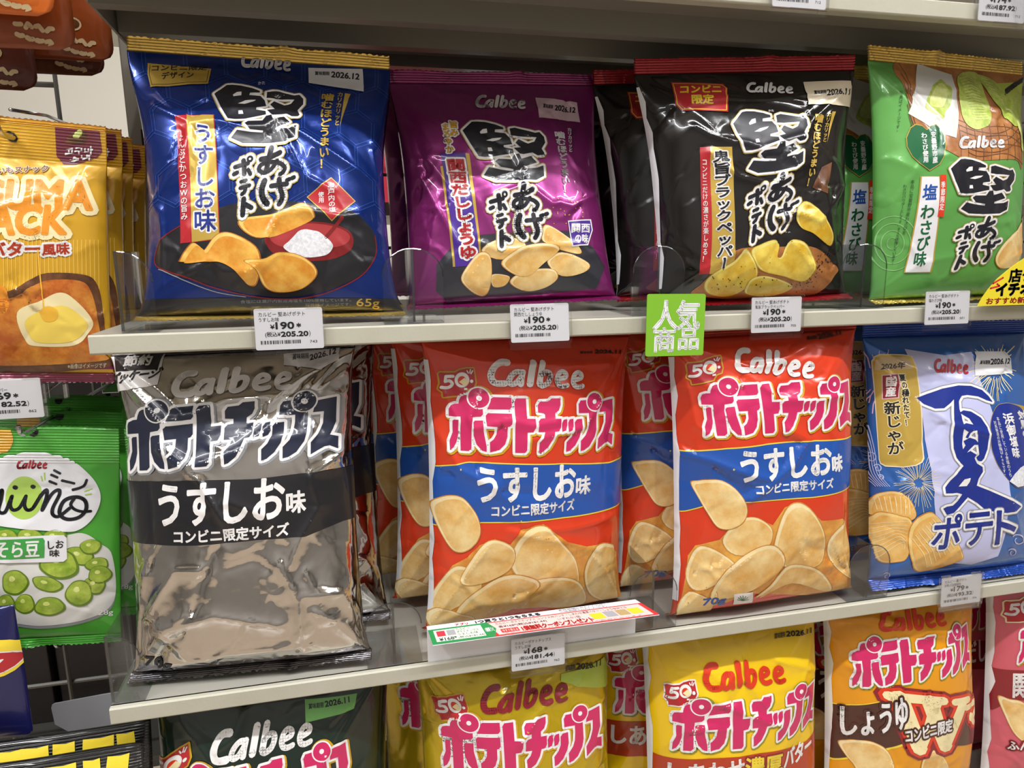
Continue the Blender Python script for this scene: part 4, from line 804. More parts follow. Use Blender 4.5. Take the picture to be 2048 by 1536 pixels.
('p','serving_picture',7,'ink_black',[(-253,276),(-247,281),(-240,276),(-245,271)],0),
('p','serving_picture',7,'ink_black',[(-114,254),(-108,259),(-101,253),(-106,248)],0),
('p','serving_picture',7,'ink_black',[(-237,133),(-230,140),(-219,133),(-226,126)],0),
('p','serving_picture',7,'ink_black',[(-23,97),(-17,104),(-7,97),(-13,91)],0),
('p','serving_picture',7,'ink_black',[(505,85),(511,90),(520,84),(514,79)],0),
('p','serving_picture',7,'ink_black',[(366,85),(372,91),(382,85),(377,79)],0),
('p','serving_picture',7,'ink_black',[(-527,203),(-521,209),(-512,202),(-518,195)],0),
('p','serving_picture',7,'ink_black',[(-371,115),(-365,122),(-355,115),(-361,108)],0),
('p','serving_picture',7,'ink_black',[(36,295),(41,300),(48,295),(43,291)],0),
('p','serving_picture',7,'ink_black',[(280,94),(286,100),(296,93),(290,87)],0),
('p','serving_picture',7,'ink_black',[(-350,165),(-342,172),(-332,164),(-339,157)],0),
('p','serving_picture',7,'ink_black',[(309,89),(313,94),(322,88),(317,83)],0),
('p','serving_picture',7,'ink_black',[(123,186),(127,189),(132,186),(128,183)],0),
('p','serving_picture',7,'ink_black',[(39,344),(42,347),(47,343),(43,340)],0),
('p','serving_picture',7,'ink_black',[(-433,259),(-426,265),(-418,259),(-425,253)],0),
('p','serving_picture',7,'ink_black',[(-506,110),(-503,114),(-496,110),(-500,106)],0),
('p','serving_picture',7,'ink_black',[(-72,115),(-65,122),(-54,114),(-61,107)],0),
('p','serving_picture',7,'ink_black',[(-465,136),(-458,143),(-448,135),(-455,129)],0),
('p','serving_picture',7,'ink_black',[(307,106),(314,112),(325,105),(319,98)],0),
('p','serving_picture',7,'ink_black',[(-385,367),(-382,370),(-378,367),(-381,364)],0),
('p','serving_picture',7,'ink_black',[(528,183),(533,187),(539,183),(535,179)],0),
('p','serving_picture',7,'ink_black',[(455,77),(460,82),(470,76),(465,70)],0),
('p','serving_picture',7,'ink_black',[(85,150),(92,157),(104,149),(97,142)],0),
('p','serving_picture',7,'ink_black',[(-485,362),(-479,368),(-472,362),(-478,356)],0),
('p','flavor_strip',2,'red',[(-597,1332),(-510,1327),(-555,225),(-655,227)],0),
('p','flavor_strip',2,'gold_print',[(-513,1327),(-314,1312),(-322,221),(-557,225)],0),
('t','flavor_strip',[(4,'white',14.9),(5,'ink_black',3.7)],'鬼旨ブラックペッパー',[(-501,258),(-346,260),(-499,1289),(-338,1284)],1),
('t','flavor_strip',[(4,'white',1.1)],'コンビニだけの濃さが楽しめる！',[(-637,329),(-586,329),(-589,1233),(-541,1228)],1),
('g','title_lettering','kata',[8171,-1763,-2983268,755,-8453,17135130],[(4,'gold_line',36),(5,'white',26),(6,'ink_black',0)]),
('t','title_lettering',[(5,'white',0)],'かた',[(92,1633),(144,1632),(97,1655)],0),
('g','brand_logo','calbee',[4560,-1162,-3052996,-38,-4532,20246700],[(5,'white',0)]),
('p','corner_tag',3,'red',[(-691,1982),(-242,1944),(-223,1891),(-292,1638),(-694,1672),(-730,1740)],0),
('s','corner_tag',4,'yellow',5.9,[(-679,1964),(-256,1926),(-238,1884),(-303,1654),(-684,1685),(-715,1744)],1,0),
('t','corner_tag',[(4,'yellow',4)],'コンビニ',[(-650,1854),(-298,1841),(-626,1934)],0),
('t','corner_tag',[(4,'yellow',3.8)],'限定',[(-594,1731),(-409,1721),(-563,1826)],0),
('p','date_label',4,'label_beige',[(494,1949),(957,1969),(996,1728),(498,1710)],0),
('t','date_label',[(5,'ink_black',0.8)],'賞味期限',[(563,1809),(685,1817),(573,1850)],0),
('t','date_label',[(5,'ink_black',2.7)],'2026.11',[(693,1807),(938,1834),(702,1861)],0),
('t','slogan',[(3,'gold_print',3.5)],'噛むほどうまい！',[(401,942),(477,951),(549,1619),(659,1619)],1),
('t','slogan',[(3,'gold_print',1.6)],'カリカリッと',[(611,1351),(667,1358),(693,1645),(750,1650)],1),
('p','slogan',3,'gold_print',[(751,1655),(797,1660),(674,1356)],0),
('p','side_seam',3,'label_white',[(-990,124),(-990,265),(-990,406),(-990,547),(-990,688),(-990,828),(-990,969),(-990,1110),(-990,1251),(-990,1392),(-990,1532),(-990,1673),(-990,1814),(-990,1955),(-969,1955),(-949,1814),(-969,1673),(-948,1532),(-961,1392),(-957,1251),(-953,1110),(-960,969),(-967,828),(-970,688),(-973,547),(-953,406),(-962,265),(-971,124)],0)]),
'green':dict(pose=(0.768,0.033,0.0015,0.11,-0.11,0),surf={'W':0.203,'H':0.222,'D':0.034,'top':1.3,'pinch':0.06,'seed':21,'crumple':0.75},creases=[(((-0.0942,0.2221),(-0.0782,0.1988),(-0.0708,0.2019),(-0.0502,0.1957),(-0.0075,0.1962),(0.0185,0.2045)),0.00196,0.005),(((-0.1032,0.2215),(-0.0949,0.1918),(-0.1003,0.1596),(-0.1035,0.13)),0.00252,0.006),(((-0.1035,0.13),(-0.0936,0.1303),(-0.0751,0.1181)),0.00168,0.005)],top_seal=('gold_foil',0.013),bottom_seal=('gold_foil',0.01),film='film_green',items=[
('p','serving_picture',1,'print_wood',[(-649,2236),(295,2244),(1053,2241),(723,1268),(538,1289),(-140,1259),(-408,1343),(-691,1525),(-692,1913)],1),
('s','serving_picture',2,'print_bark',9.6,[(-195,1656),(57,1591),(439,1607),(787,1558)],0,1),
('s','serving_picture',2,'print_bark',8.2,[(-643,2218),(-608,2113),(-631,1914)],0,1),
('s','serving_picture',2,'print_bark',9.4,[(-197,1599),(39,1540),(420,1559),(1116,1887)],0,1),
('s','serving_picture',2,'print_bark',8.5,[(-661,2109),(-647,1995),(-659,1798)],0,1),
('s','serving_picture',2,'print_bark',9.3,[(-197,1543),(24,1489),(403,1513),(761,1457)],0,1),
('s','serving_picture',2,'print_bark',8,[(-687,2000),(-679,1882),(-677,1687)],0,1),
('s','serving_picture',2,'print_bark',9.1,[(-193,1489),(11,1440),(389,1467),(1091,1790)],0,1),
('s','serving_picture',2,'print_bark',7.5,[(-708,1893),(-700,1773),(-687,1578)],0,1),
('s','serving_picture',2,'print_bark',9,[(-186,1435),(2,1391),(378,1422),(749,1434)],0,1),
('s','serving_picture',2,'print_bark',7.1,[(-721,1790),(-714,1666),(-689,1472)],0,1),
('s','serving_picture',2,'print_bark',9,[(-176,1381),(-6,1342),(369,1377),(1078,1693)],0,1),
('s','serving_picture',2,'print_bark',6.8,[(-728,1689),(-720,1562),(-685,1367)],0,1),
('s','serving_picture',2,'print_bark',9,[(-164,1329),(-11,1294),(362,1333),(723,1263)],0,1),
('s','serving_picture',2,'print_bark',6.6,[(-729,1589),(-720,1459),(-675,1262)],0,1),
('s','serving_picture',2,'print_bark',7.7,[(-193,1599),(-272,1257)],0,0),
('s','serving_picture',2,'print_bark',7.9,[(-98,1603),(-177,1258)],0,0),
('s','serving_picture',2,'print_bark',8.1,[(0,1608),(-78,1260)],0,0),
('s','serving_picture',2,'print_bark',8.3,[(102,1613),(26,1263)],0,0),
('s','serving_picture',2,'print_bark',8.6,[(208,1619),(133,1267)],0,0),
('s','serving_picture',2,'print_bark',9.1,[(321,1626),(247,1271)],0,0),
('s','serving_picture',2,'print_bark',9.8,[(445,1636),(373,1278)],0,0),
('s','serving_picture',2,'print_bark',11.1,[(587,1650),(517,1287)],0,0),
('s','serving_picture',2,'print_bark',15.4,[(769,1672),(711,1305)],0,0),
('p','serving_picture',3,'print_paper',[(-403,2228),(-8,2137),(-139,1716),(-278,1465),(-502,1524),(-733,1703)],0),
('p','serving_picture',4,'print_wasabi',[(-527,1780),(-438,1890),(-349,1986),(-268,2032),(-186,2072),(-148,2020),(-113,1980),(-197,1811),(-304,1728),(-366,1654),(-422,1687),(-486,1714)],1),
('p','serving_picture',5,'print_wasabi_light',[(-472,1800),(-333,1966),(-204,2026),(-179,1934),(-300,1786),(-412,1763)],1),
('p','serving_picture',5,'print_wasabi',[(339,2166),(553,2120),(740,1970),(1155,2040),(1091,1776),(637,1636),(472,1797),(380,2019)],1),
('p','serving_picture',4,'print_wasabi',[(57,2121),(350,2188),(335,1972),(313,1783),(221,1629),(88,1570),(-7,1560),(-98,1622),(-88,1777)],1),
('s','serving_picture',5,'print_wasabi_light',9.3,[(71,2097),(190,2132),(277,2085)],0,0),
('s','serving_picture',6,'print_wasabi_light',9.4,[(385,2131),(470,2117)],0,0),
('s','serving_picture',5,'print_wasabi_light',9.3,[(66,2066),(185,2099),(271,2057)],0,0),
('s','serving_picture',6,'print_wasabi_light',9.6,[(402,2098),(485,2080)],0,0),
('s','serving_picture',5,'print_wasabi_light',9.3,[(60,2035),(178,2066),(265,2028)],0,0),
('s','serving_picture',6,'print_wasabi_light',9.7,[(419,2065),(501,2042)],0,0),
('s','serving_picture',5,'print_wasabi_light',9.3,[(55,2005),(172,2033),(259,2000)],0,0),
('s','serving_picture',6,'print_wasabi_light',9.8,[(436,2032),(518,2005)],0,0),
('s','serving_picture',5,'print_wasabi_light',9.2,[(50,1975),(165,2001),(253,1971)],0,0),
('s','serving_picture',6,'print_wasabi_light',9.9,[(454,1999),(536,1969)],0,0),
('s','serving_picture',5,'print_wasabi_light',9.2,[(45,1945),(158,1968),(248,1943)],0,0),
('s','serving_picture',6,'print_wasabi_light',10,[(473,1967),(556,1933)],0,0),
('s','serving_picture',5,'print_wasabi_light',9.1,[(41,1915),(152,1936),(243,1916)],0,0),
('s','serving_picture',6,'print_wasabi_light',10.1,[(493,1935),(578,1898)],0,0),
('s','serving_picture',5,'print_wasabi_light',9,[(37,1886),(147,1904),(238,1888)],0,0),
('s','serving_picture',6,'print_wasabi_light',10.2,[(516,1904),(604,1863)],0,0),
('s','serving_picture',5,'print_wasabi_light',8.9,[(35,1857),(143,1873),(234,1861)],0,0),
('s','serving_picture',6,'print_wasabi_light',10.4,[(541,1873),(632,1830)],0,0),
('s','serving_picture',5,'print_wasabi_light',8.8,[(33,1828),(139,1842),(231,1834)],0,0),
('s','serving_picture',6,'print_wasabi_light',10.6,[(568,1843),(666,1797)],0,0),
('s','serving_picture',5,'print_wasabi_light',8.7,[(32,1800),(137,1811),(229,1807)],0,0),
('s','serving_picture',6,'print_wasabi_light',10.9,[(598,1814),(704,1766)],0,0),
('s','serving_picture',5,'print_wasabi_light',8.6,[(31,1772),(135,1781),(227,1781)],0,0),
('s','serving_picture',6,'print_wasabi_light',11.3,[(632,1785),(751,1737)],0,0),
('s','serving_picture',5,'print_wasabi_light',8.5,[(32,1744),(135,1751),(227,1755)],0,0),
('s','serving_picture',6,'print_wasabi_light',11.9,[(671,1758),(812,1710)],0,0),
('s','serving_picture',5,'print_wasabi_light',8.4,[(34,1717),(135,1721),(226,1729)],0,0),
('s','serving_picture',6,'print_wasabi_light',12.8,[(716,1732),(928,1696)],0,0),
('s','serving_picture',5,'print_wasabi_light',8.4,[(36,1690),(137,1692),(227,1703)],0,0),
('s','serving_picture',6,'print_wasabi_light',59.2,[(771,1708),(761,1471)],0,0),
('s','serving_picture',5,'print_wasabi_light',8.3,[(39,1663),(139,1663),(229,1678)],0,0),
('s','serving_picture',6,'print_wasabi_light',73.7,[(846,1688),(749,1429)],0,0),
('p','origin_badge',4,'gold_print',[(-600,1543),(-546,1583),(-479,1596),(-431,1574),(-406,1489),(-418,1397),(-457,1297),(-523,1213),(-628,1157),(-712,1224),(-769,1295),(-800,1391),(-792,1481),(-741,1570),(-690,1600),(-636,1585)],0),
('p','origin_badge',5,'leaf_green',[(-601,1536),(-550,1575),(-486,1588),(-440,1566),(-415,1485),(-427,1396),(-464,1300),(-527,1220),(-628,1166),(-709,1230),(-764,1299),(-794,1391),(-786,1477),(-737,1563),(-688,1591),(-636,1577)],0),
('t','origin_badge',[(6,'white',1.7)],'安曇野市産',[(-598,1221),(-544,1230),(-573,1522),(-515,1521)],1),
('t','origin_badge',[(6,'white',1.6)],'わさび使用',[(-683,1232),(-634,1233),(-661,1515),(-606,1513)],1),
('p','flavor_strip',3,'gold_print',[(-713,1113),(-528,1106),(-466,237),(-756,243)],0),
('p','flavor_strip',4,'label_white',[(-701,1108),(-538,1101),(-484,243),(-744,248)],0),
('t','flavor_strip',[(5,'cobalt',3.3)],'塩',[(-694,889),(-556,889),(-687,1040),(-547,1038)],1),
('t','flavor_strip',[(5,'leaf_green',3.5)],'わさび味',[(-685,292),(-560,297),(-697,860),(-555,864)],1),
('p','flavor_strip',5,'vermilion',[(-524,1120),(-464,1119),(-459,741),(-523,743)],0),
('t','flavor_strip',[(6,'white',1)],'季節限定',[(-518,799),(-469,798),(-520,1060),(-474,1059)],1),
('g','title_lettering','kata',[10091,-1726,-4507097,24,-7211,13450094],[(4,'gold_line',36),(5,'white',26),(6,'ink_black',0)]),
('g','brand_logo','calbee',[6420,-1386,-6346755,431,-4428,15148981],[(5,'white',0)]),
('t','fine_print',[(2,'leaf_dark',0)],'写真はイメージです。',[(-872,1529),(-843,1526),(-768,1922),(-728,1922)],1),
('t','fine_print',[(2,'leaf_dark',0)],'本品に安曇野市産わさびを',[(-826,593),(-792,591),(-791,1089),(-758,1087)],1),
('t','fine_print',[(2,'leaf_dark',0)],'わさびパウダーとして0.02%使用しています。',[(-888,319),(-854,317),(-849,1051),(-820,1049)],1),
('s','ripple_print',1,'leaf_pale',7,[(-849,517),(-849,501),(-854,487),(-861,476),(-872,468),(-884,466),(-896,468),(-907,475),(-917,485),(-925,499),(-929,515),(-930,531),(-927,546),(-922,559),(-913,568),(-903,573),(-891,573),(-879,568),(-868,560),(-859,547),(-852,533)],1,1),
('s','ripple_print',1,'leaf_pale',7.2,[(-795,513),(-796,479),(-805,447),(-822,423),(-846,406),(-873,400),(-901,405),(-927,420),(-948,444),(-963,474),(-971,509),(-972,545),(-967,578),(-956,606),(-938,626),(-917,637),(-891,638),(-865,628),(-840,608),(-818,581),(-803,549)],1,1),
('s','ripple_print',1,'leaf_pale',7.4,[(-737,510),(-738,457),(-752,408),(-779,370),(-817,344),(-861,335),(-906,341),(-946,364),(-976,402),(-996,450),(-1004,505),(-1005,560),(-1000,612),(-985,655),(-961,686),(-929,702),(-891,702),(-850,687),(-810,657),(-776,615),(-751,565)],1,1),
('s','ripple_print',1,'leaf_pale',7.6,[(-677,508),(-676,435),(-695,370),(-732,317),(-784,283),(-846,269),(-909,278),(-964,309),(-1002,360),(-1020,426),(-1030,501),(-1030,577),(-1022,647),(-1007,704),(-981,745),(-940,766),(-889,767),(-834,746),(-780,705),(-732,649),(-696,582)],1,1),
('c','serving_picture',3,[(349,351),(442,494),(642,625),(1066,843),(761,282),(734,279),(476,257)],1),
('p','date_label',4,'label_lime',[(593,2092),(1073,2154),(1180,2179),(812,1693),(812,1693)],0),
('t','date_label',[(5,'ink_black',7.6)],'期限2026.12',[(657,1969),(1180,2234),(695,2032)],0)]),
'silver':dict(pose=(0.0885,0.027,-0.2935,-0.1,-0.17,-0.018),surf={'W':0.2,'H':0.266,'D':0.042,'pinch':0.08,'seed':33,'crumple':1.9,'skew':0.9},creases=[(((-0.0909,0.2464),(-0.0545,0.2086),(-0.0596,0.1889),(-0.0253,0.164),(-0.006,0.1311)),0.0042,0.0045),(((-0.0545,0.2086),(-0.0039,0.2262),(0.0413,0.2278),(0.058,0.2187),(0.094,0.2459)),0.00392,0.0045),(((0.092,0.2632),(0.058,0.2187),(0.0087,0.1858),(-0.0334,0.1742),(-0.0594,0.1929)),0.0042,0.005),(((0.0451,0.0898),(0.0545,0.1091),(0.0723,0.1353),(0.0653,0.161),(0.0982,0.1769)),0.0049,0.006),(((0.0552,0.0628),(0.0878,0.0593),(0.1041,0.0233)),0.0056,0.007),(((0.0483,0.0125),(0.0507,0.0593),(0.0369,0.0909)),0.0056,0.006),(((-0.0836,0.0136),(-0.0856,0.0491),(-0.0517,0.0929),(-0.0297,0.0923)),0.0049,0.005),(((-0.0757,0.0416),(-0.0205,0.0543),(0.0321,0.04)),0.0049,0.006),(((-0.0705,0.0089),(-0.0176,0.0166),(0.0559,0.0181)),0.0042,0.005)],top_seal=('foil_silver',0.012),bottom_seal=('foil_silver',0.012),film='film_silver',items=[
('b','flavor_band',2,'print_black',[(-828,1641),(-253,1640),(212,1623),(573,1635),(825,1636)],[(-916,1133),(-283,1124),(186,1132),(596,1116),(893,1179)]),
('t','flavor_band',[(4,'white',9.8)],'うすしお',[(-631,1292),(422,1295),(-605,1612)],0),
('t','flavor_band',[(4,'white',5.7)],'味',[(452,1316),(603,1321),(461,1493)],0),
('t','flavor_band',[(4,'white',3.7)],'コンビニ限定サイズ',[(-501,1147),(454,1144),(-494,1251)],0),
('g','brand_logo','calbee',[10469,-229,-11468280,532,-7854,25831918],[(5,'white',0)]),
('g','title_lettering','pote',[10505,-211,-11609640,402,-8961,26580965],[(3,'print_grey',34,(9,10)),(4,'white',25),(5,'ink_navy',0)]),
('p','corner_tag',3,'white',[(-990,2699),(-568,2693),(-578,2515),(-599,2409),(-1103,2358),(-1055,2512)],0),
('p','corner_tag',4,'print_black',[(-975,2677),(-581,2671),(-604,2532),(-973,2534)],0),
('t','corner_tag',[(5,'white',3.8)],'節約',[(-900,2572),(-674,2573),(-885,2656)],0),
('t','corner_tag',[(5,'ink_black',3.5)],'パッケージ',[(-1049,2427),(-609,2463),(-997,2518)],0),
('p','date_label',4,'label_white',[(414,2615),(873,2647),(882,2551),(732,2473),(564,2502),(425,2521)],0),
('t','date_label',[(5,'ink_black',0.6)],'賞味期限',[(498,2564),(631,2566),(490,2611)],0),
('t','date_label',[(5,'ink_black',2.1)],'2026.12',[(641,2549),(851,2600),(634,2596)],0),
('t','weight_mark',[(2,'ink_black',4.4)],'70g',[(-880,79),(-647,27),(-850,201)],0)]),
'red':dict(pose=(0.337,0.05,-0.2924,0.12,-0.03,0.028),surf={'W':0.205,'H':0.266,'D':0.04,'pinch':0.07,'seed':41,'crumple':1},creases=[(((-0.0983,0.2603),(-0.0553,0.2486),(-0.009,0.2454),(0.077,0.2416)),0.0028,0.004),(((0.0768,0.2403),(0.0619,0.2099),(0.0428,0.1893),(-0.0156,0.1804)),0.00224,0.0035),(((-0.0595,0.2203),(-0.0699,0.1991),(-0.066,0.1906),(-0.034,0.1985),(-0.0151,0.1934),(0.0103,0.1953)),0.00252,0.004),(((-0.1045,0.1999),(-0.0798,0.1551),(-0.0494,0.1399)),0.00308,0.006),(((-0.03,0.0952),(0.0055,0.0963),(0.0876,0.095)),0.00224,0.004),(((-0.031,0.0972),(0.0223,0.0843),(0.0662,0.0654)),0.00224,0.004)],top_seal=('foil_red',0.012),bottom_seal=('foil_red',0.012,-1.2),film='film_red',items=[
('b','flavor_band',1,'yellow',[(-1036,1559),(-725,1627),(-335,1609),(200,1573),(751,1502)],[(-1022,1012),(-619,1076),(-332,1065),(179,1065),(912,1026)]),
('b','flavor_band',2,'cobalt',[(-1036,1547),(-726,1617),(-335,1598),(200,1562),(751,1490)],[(-1022,1024),(-619,1087),(-332,1077),(178,1077),(910,1039)]),
('t','flavor_band',[(4,'white',10)],'うすしお',[(-646,1274),(306,1254),(-645,1570)],0),
('t','flavor_band',[(4,'white',5.9)],'味',[(322,1257),(494,1255),(324,1425)],0),
('t','flavor_band',[(4,'white',3.4)],'コンビニ限定サイズ',[(-520,1132),(304,1127),(-521,1237)],0),
('c','chip_picture',4,[(-1025,1218),(-961,1291),(-873,1323),(-771,1304),(-663,1172),(-618,1034),(-638,917),(-723,815),(-829,796),(-913,885),(-998,1071)],1),
('p','chip_picture',1,'print_chip_deep',[(-1032,87),(-1011,292),(-913,564),(-855,669),(-730,751),(-623,872),(-488,926),(-344,860),(-252,995),(-26,1034),(223,843),(460,752),(767,702),(947,530),(1035,11),(987,-198),(56,147),(-729,181),(-974,-28)],0),
('c','chip_picture',2,[(-951,507),(-813,674),(-610,580),(-592,373),(-804,242),(-967,153),(-1024,284)],1),
('c','chip_picture',3,[(-337,714),(-227,970),(-26,1029),(139,879),(354,618),(401,275),(69,283),(-220,497)],1),
('c','chip_picture',3,[(456,490),(589,724),(852,659),(886,478),(976,-52),(603,159)],1),
('c','chip_picture',4,[(-727,678),(-579,895),(-442,914),(-293,808),(-330,613),(-602,478),(-783,503)],1),
('c','chip_picture',4,[(-274,191),(-114,456),(200,486),(446,353),(555,56),(56,147)],1),
('c','chip_picture',5,[(-724,323),(-421,545),(-174,544),(-4,411),(-266,157),(-585,72),(-806,111)],1),
('c','chip_picture',6,[(-1014,68),(-968,245),(-751,185),(-579,81),(-628,-216)],1),
('g','brand_logo','calbee',[9958,-1348,-10995481,-386,-8384,26470720],[(5,'white',0)]),
('g','title_lettering','pote',[9767,-308,-11117723,-412,-8822,26667345],[(3,'ochre',34,(9,10)),(4,'white',25),(5,'pink',0)]),
('g','anniversary_badge','fifty',[8571,-909,-10168672,7,-8531,26253997],[(3,'ochre',16)]),
('t','date_label',[(5,'ink_black',0.7)],'賞味期限',[(438,2514),(576,2512),(443,2535)],0),
('t','date_label',[(5,'ink_black',2.6)],'2026.11',[(604,2513),(897,2498),(610,2543)],0),
('p','side_seam',3,'label_white',[(-1025,159),(-1025,339),(-1025,519),(-1025,699),(-1025,879),(-1025,1059),(-1025,1239),(-1025,1420),(-1025,1600),(-1025,1780),(-1025,1960),(-1025,2140),(-1025,2320),(-1025,2500),(-994,2500),(-989,2320),(-1002,2140),(-995,1960),(-984,1780),(-984,1600),(-1007,1420),(-1004,1239),(-1009,1059),(-997,879),(-1010,699),(-997,519),(-991,339),(-1002,159)],0)]),
'redtwo':dict(pose=(0.571,0.016,-0.2937,0,-0.075,-0.016),surf={'W':0.203,'H':0.266,'D':0.034,'pinch':0.07,'seed':47,'crumple':1},creases=[(((-0.0729,0.2552),(-0.0284,0.2373),(0.0043,0.24),(0.0441,0.2583),(0.0877,0.2629)),0.00308,0.004),(((-0.039,0.2356),(-0.0019,0.2064),(0.0321,0.2039),(0.073,0.2048)),0.0028,0.004),(((-0.0982,0.1606),(-0.0747,0.1549),(-0.0519,0.145),(-0.0162,0.1333)),0.0035,0.005),(((0.0068,0.1782),(0.0297,0.1669),(0.0117,0.145),(-0.0371,0.1159)),0.0028,0.004),(((-0.0913,0.2286),(-0.0862,0.1872),(-0.0697,0.1734)),0.00224,0.004)],top_seal=('foil_red',0.012),bottom_seal=('foil_red',0.012,-1.2),film='film_red',items=[
('b','flavor_band',1,'yellow',[(-925,1634),(-609,1665),(-189,1674),(297,1661),(788,1629)],[(-967,1036),(-750,1121),(-376,1139),(319,1114),(802,1117)]),
('b','flavor_band',2,'cobalt',[(-925,1622),(-609,1653),(-190,1663),(297,1650),(788,1617)],[(-967,1048),(-750,1133),(-376,1150),(319,1126),(802,1129)]),
('t','flavor_band',[(4,'white',10.9)],'うすしお',[(-481,1345),(547,1318),(-477,1625)],0),
('t','flavor_band',[(4,'white',7.2)],'味',[(569,1325),(711,1336),(566,1485)],0),
('t','flavor_band',[(4,'white',3.7)],'コンビニ限定サイズ',[(-315,1208),(572,1183),(-315,1303)],0),
('c','chip_picture',4,[(-904,1328),(-838,1356),(-775,1367),(-642,1358),(-501,1259),(-400,1099),(-422,956),(-543,883),(-673,904),(-765,1037),(-840,1178)],1),
('p','chip_picture',1,'print_chip_deep',[(-979,-43),(-954,316),(-929,623),(-872,729),(-653,784),(-516,951),(-316,987),(-124,897),(9,1054),(180,1089),(440,876),(742,844),(812,789),(1062,60),(975,-103),(-266,196)],0),
('c','chip_picture',2,[(-630,784),(-468,973),(-290,985),(-122,847),(-189,653),(-499,628)],1),
('c','chip_picture',3,[(-98,744),(10,1029),(180,1089),(371,936),(527,656),(496,395),(126,402),(-72,588)],1),
('c','chip_picture',2,[(563,650),(791,807),(812,789),(1136,66),(678,356)],1),
('c','chip_picture',3,[(-927,573),(-830,731),(-597,633),(-484,473),(-796,272),(-937,369)],1),
('c','chip_picture',4,[(-626,428),(-350,668),(-83,692),(58,466),(-284,232),(-678,155)],1),
('c','chip_picture',4,[(-72,261),(117,457),(507,336),(726,38),(190,249),(-203,131)],1),
('c','chip_picture',5,[(-965,5),(-908,269),(-627,151),(-647,249),(-634,-186)],1),
('g','brand_logo','calbee',[8970,-2162,-9517489,-936,-8027,27369316],[(5,'white',0)]),
('g','title_lettering','pote',[9988,415,-11056804,-192,-8473,26794832],[(3,'ochre',34,(9,10)),(4,'white',25),(5,'pink',0)]),
('g','anniversary_badge','fifty',[8803,-892,-9834887,786,-7806,26400068],[(3,'ochre',16)]),
('t','date_label',[(5,'ink_black',0.8)],'賞味期限',[(389,2581),(502,2588),(405,2612)],0),
('t','date_label',[(5,'ink_black',2.7)],'2026.11',[(511,2583),(803,2609),(533,2628)],0),
('t','weight_mark',[(6,'cobalt',4.6)],'70g',[(-740,81),(-516,94),(-752,183)],0),
('p','palm_oil_mark',6,'white',[(-460,218),(-259,217),(-211,72),(-420,80)],0),
('s','palm_oil_mark',7,'leaf_green',8.1,[(-336,122),(-403,144)],0,0),
('s','palm_oil_mark',7,'leaf_green',8.1,[(-336,122),(-403,169)],0,0),
('s','palm_oil_mark',7,'leaf_green',8.1,[(-336,122),(-387,185)],0,0),
('s','palm_oil_mark',7,'leaf_green',8.1,[(-336,122),(-359,188)],0,0),
('s','palm_oil_mark',7,'leaf_green',8.1,[(-336,122),(-326,177)],0,0),
('s','palm_oil_mark',7,'leaf_green',8.1,[(-336,122),(-298,155)],0,0),
('s','palm_oil_mark',7,'leaf_green',8.1,[(-336,122),(-279,127)],0,0),
('p','side_seam',3,'label_white',[(-1015,159),(-1015,339),(-1015,519),(-1015,699),(-1015,879),(-1015,1059),(-1015,1239),(-1015,1420),(-1015,1600),(-1015,1780),(-1015,1960),(-1015,2140),(-1015,2320),(-1015,2500),(-974,2500),(-991,2320),(-976,2140),(-999,1960),(-997,1780),(-983,1600),(-985,1420),(-988,1239),(-990,1059),(-982,879),(-987,699),(-978,519),(-985,339),(-983,159)],0)]),
'summer':dict(pose=(0.794,0.016,-0.2945,-0.02,-0.165,0.008),surf={'W':0.203,'H':0.252,'D':0.032,'pinch':0.05,'seed':52,'crumple':0.9},creases=[(((-0.1071,0.2392),(-0.0953,0.2257),(-0.0719,0.1939)),0.00308,0.004),(((-0.0487,0.175),(-0.024,0.1596),(0.0203,0.1482)),0.00224,0.004),(((-0.0923,0.0955),(-0.0641,0.0975),(-0.0378,0.0911)),0.00224,0.004),(((0.0103,0.2332),(0.0216,0.2216),(0.0695,0.2239)),0.0028,0.005),(((-0.0395,0.2164),(-0.0254,0.2067),(0.0047,0.2038)),0.00196,0.004)],top_seal=('foil_blue',0.014),bottom_seal=('foil_blue',0.012,0.6),film='film_blue',items=[
('p','centre_stripe',1,'lavender',[(-619,2383),(-178,2303),(125,2331),(154,2052),(290,1643),(467,1113),(494,828),(485,384),(457,161),(128,100),(-354,181),(-472,805),(-538,1355),(-590,1971)],0),
('s','firework_print',2,'cream',9,[(484,2137),(565,2104),(656,2066)],0,0),
('s','firework_print',2,'cream',9,[(481,2121),(537,2082),(603,2039)],0,0),
('s','firework_print',2,'cream',8.9,[(445,2101),(514,2015),(602,1921)],0,0),
('s','firework_print',2,'cream',9,[(467,2064),(503,1987),(560,1905)],0,0),
('s','firework_print',2,'cream',8.9,[(441,2061),(455,1993),(487,1917)],0,0),
('s','firework_print',2,'cream',8.8,[(421,2046),(421,1974),(439,1892)],0,0),
('s','firework_print',2,'cream',8.8,[(395,2040),(381,1932),(389,1814)],0,0),
('s','firework_print',2,'cream',8.7,[(384,2051),(362,1940),(361,1816)],0,0),
('s','firework_print',2,'cream',8.6,[(355,2032),(308,1930),(282,1813)],0,0),
('s','firework_print',2,'cream',8.6,[(349,2062),(290,1954),(248,1830)],0,0),
('s','firework_print',2,'cream',8.5,[(312,2042),(255,1988),(213,1914)],0,0),
('s','firework_print',2,'cream',8.5,[(304,2052),(232,1990),(175,1907)],0,0),
('s','firework_print',2,'cream',8.5,[(294,2066),(190,1988),(101,1889)],0,0),
('s','firework_print',2,'cream',8.4,[(273,2063),(176,2007),(92,1927)],0,0),
('s','firework_print',2,'cream',8.5,[(288,2100),(170,2051),(60,1979)],0,0),
('s','firework_print',2,'cream',8.4,[(260,2096),(194,2082),(132,2044)],0,0),
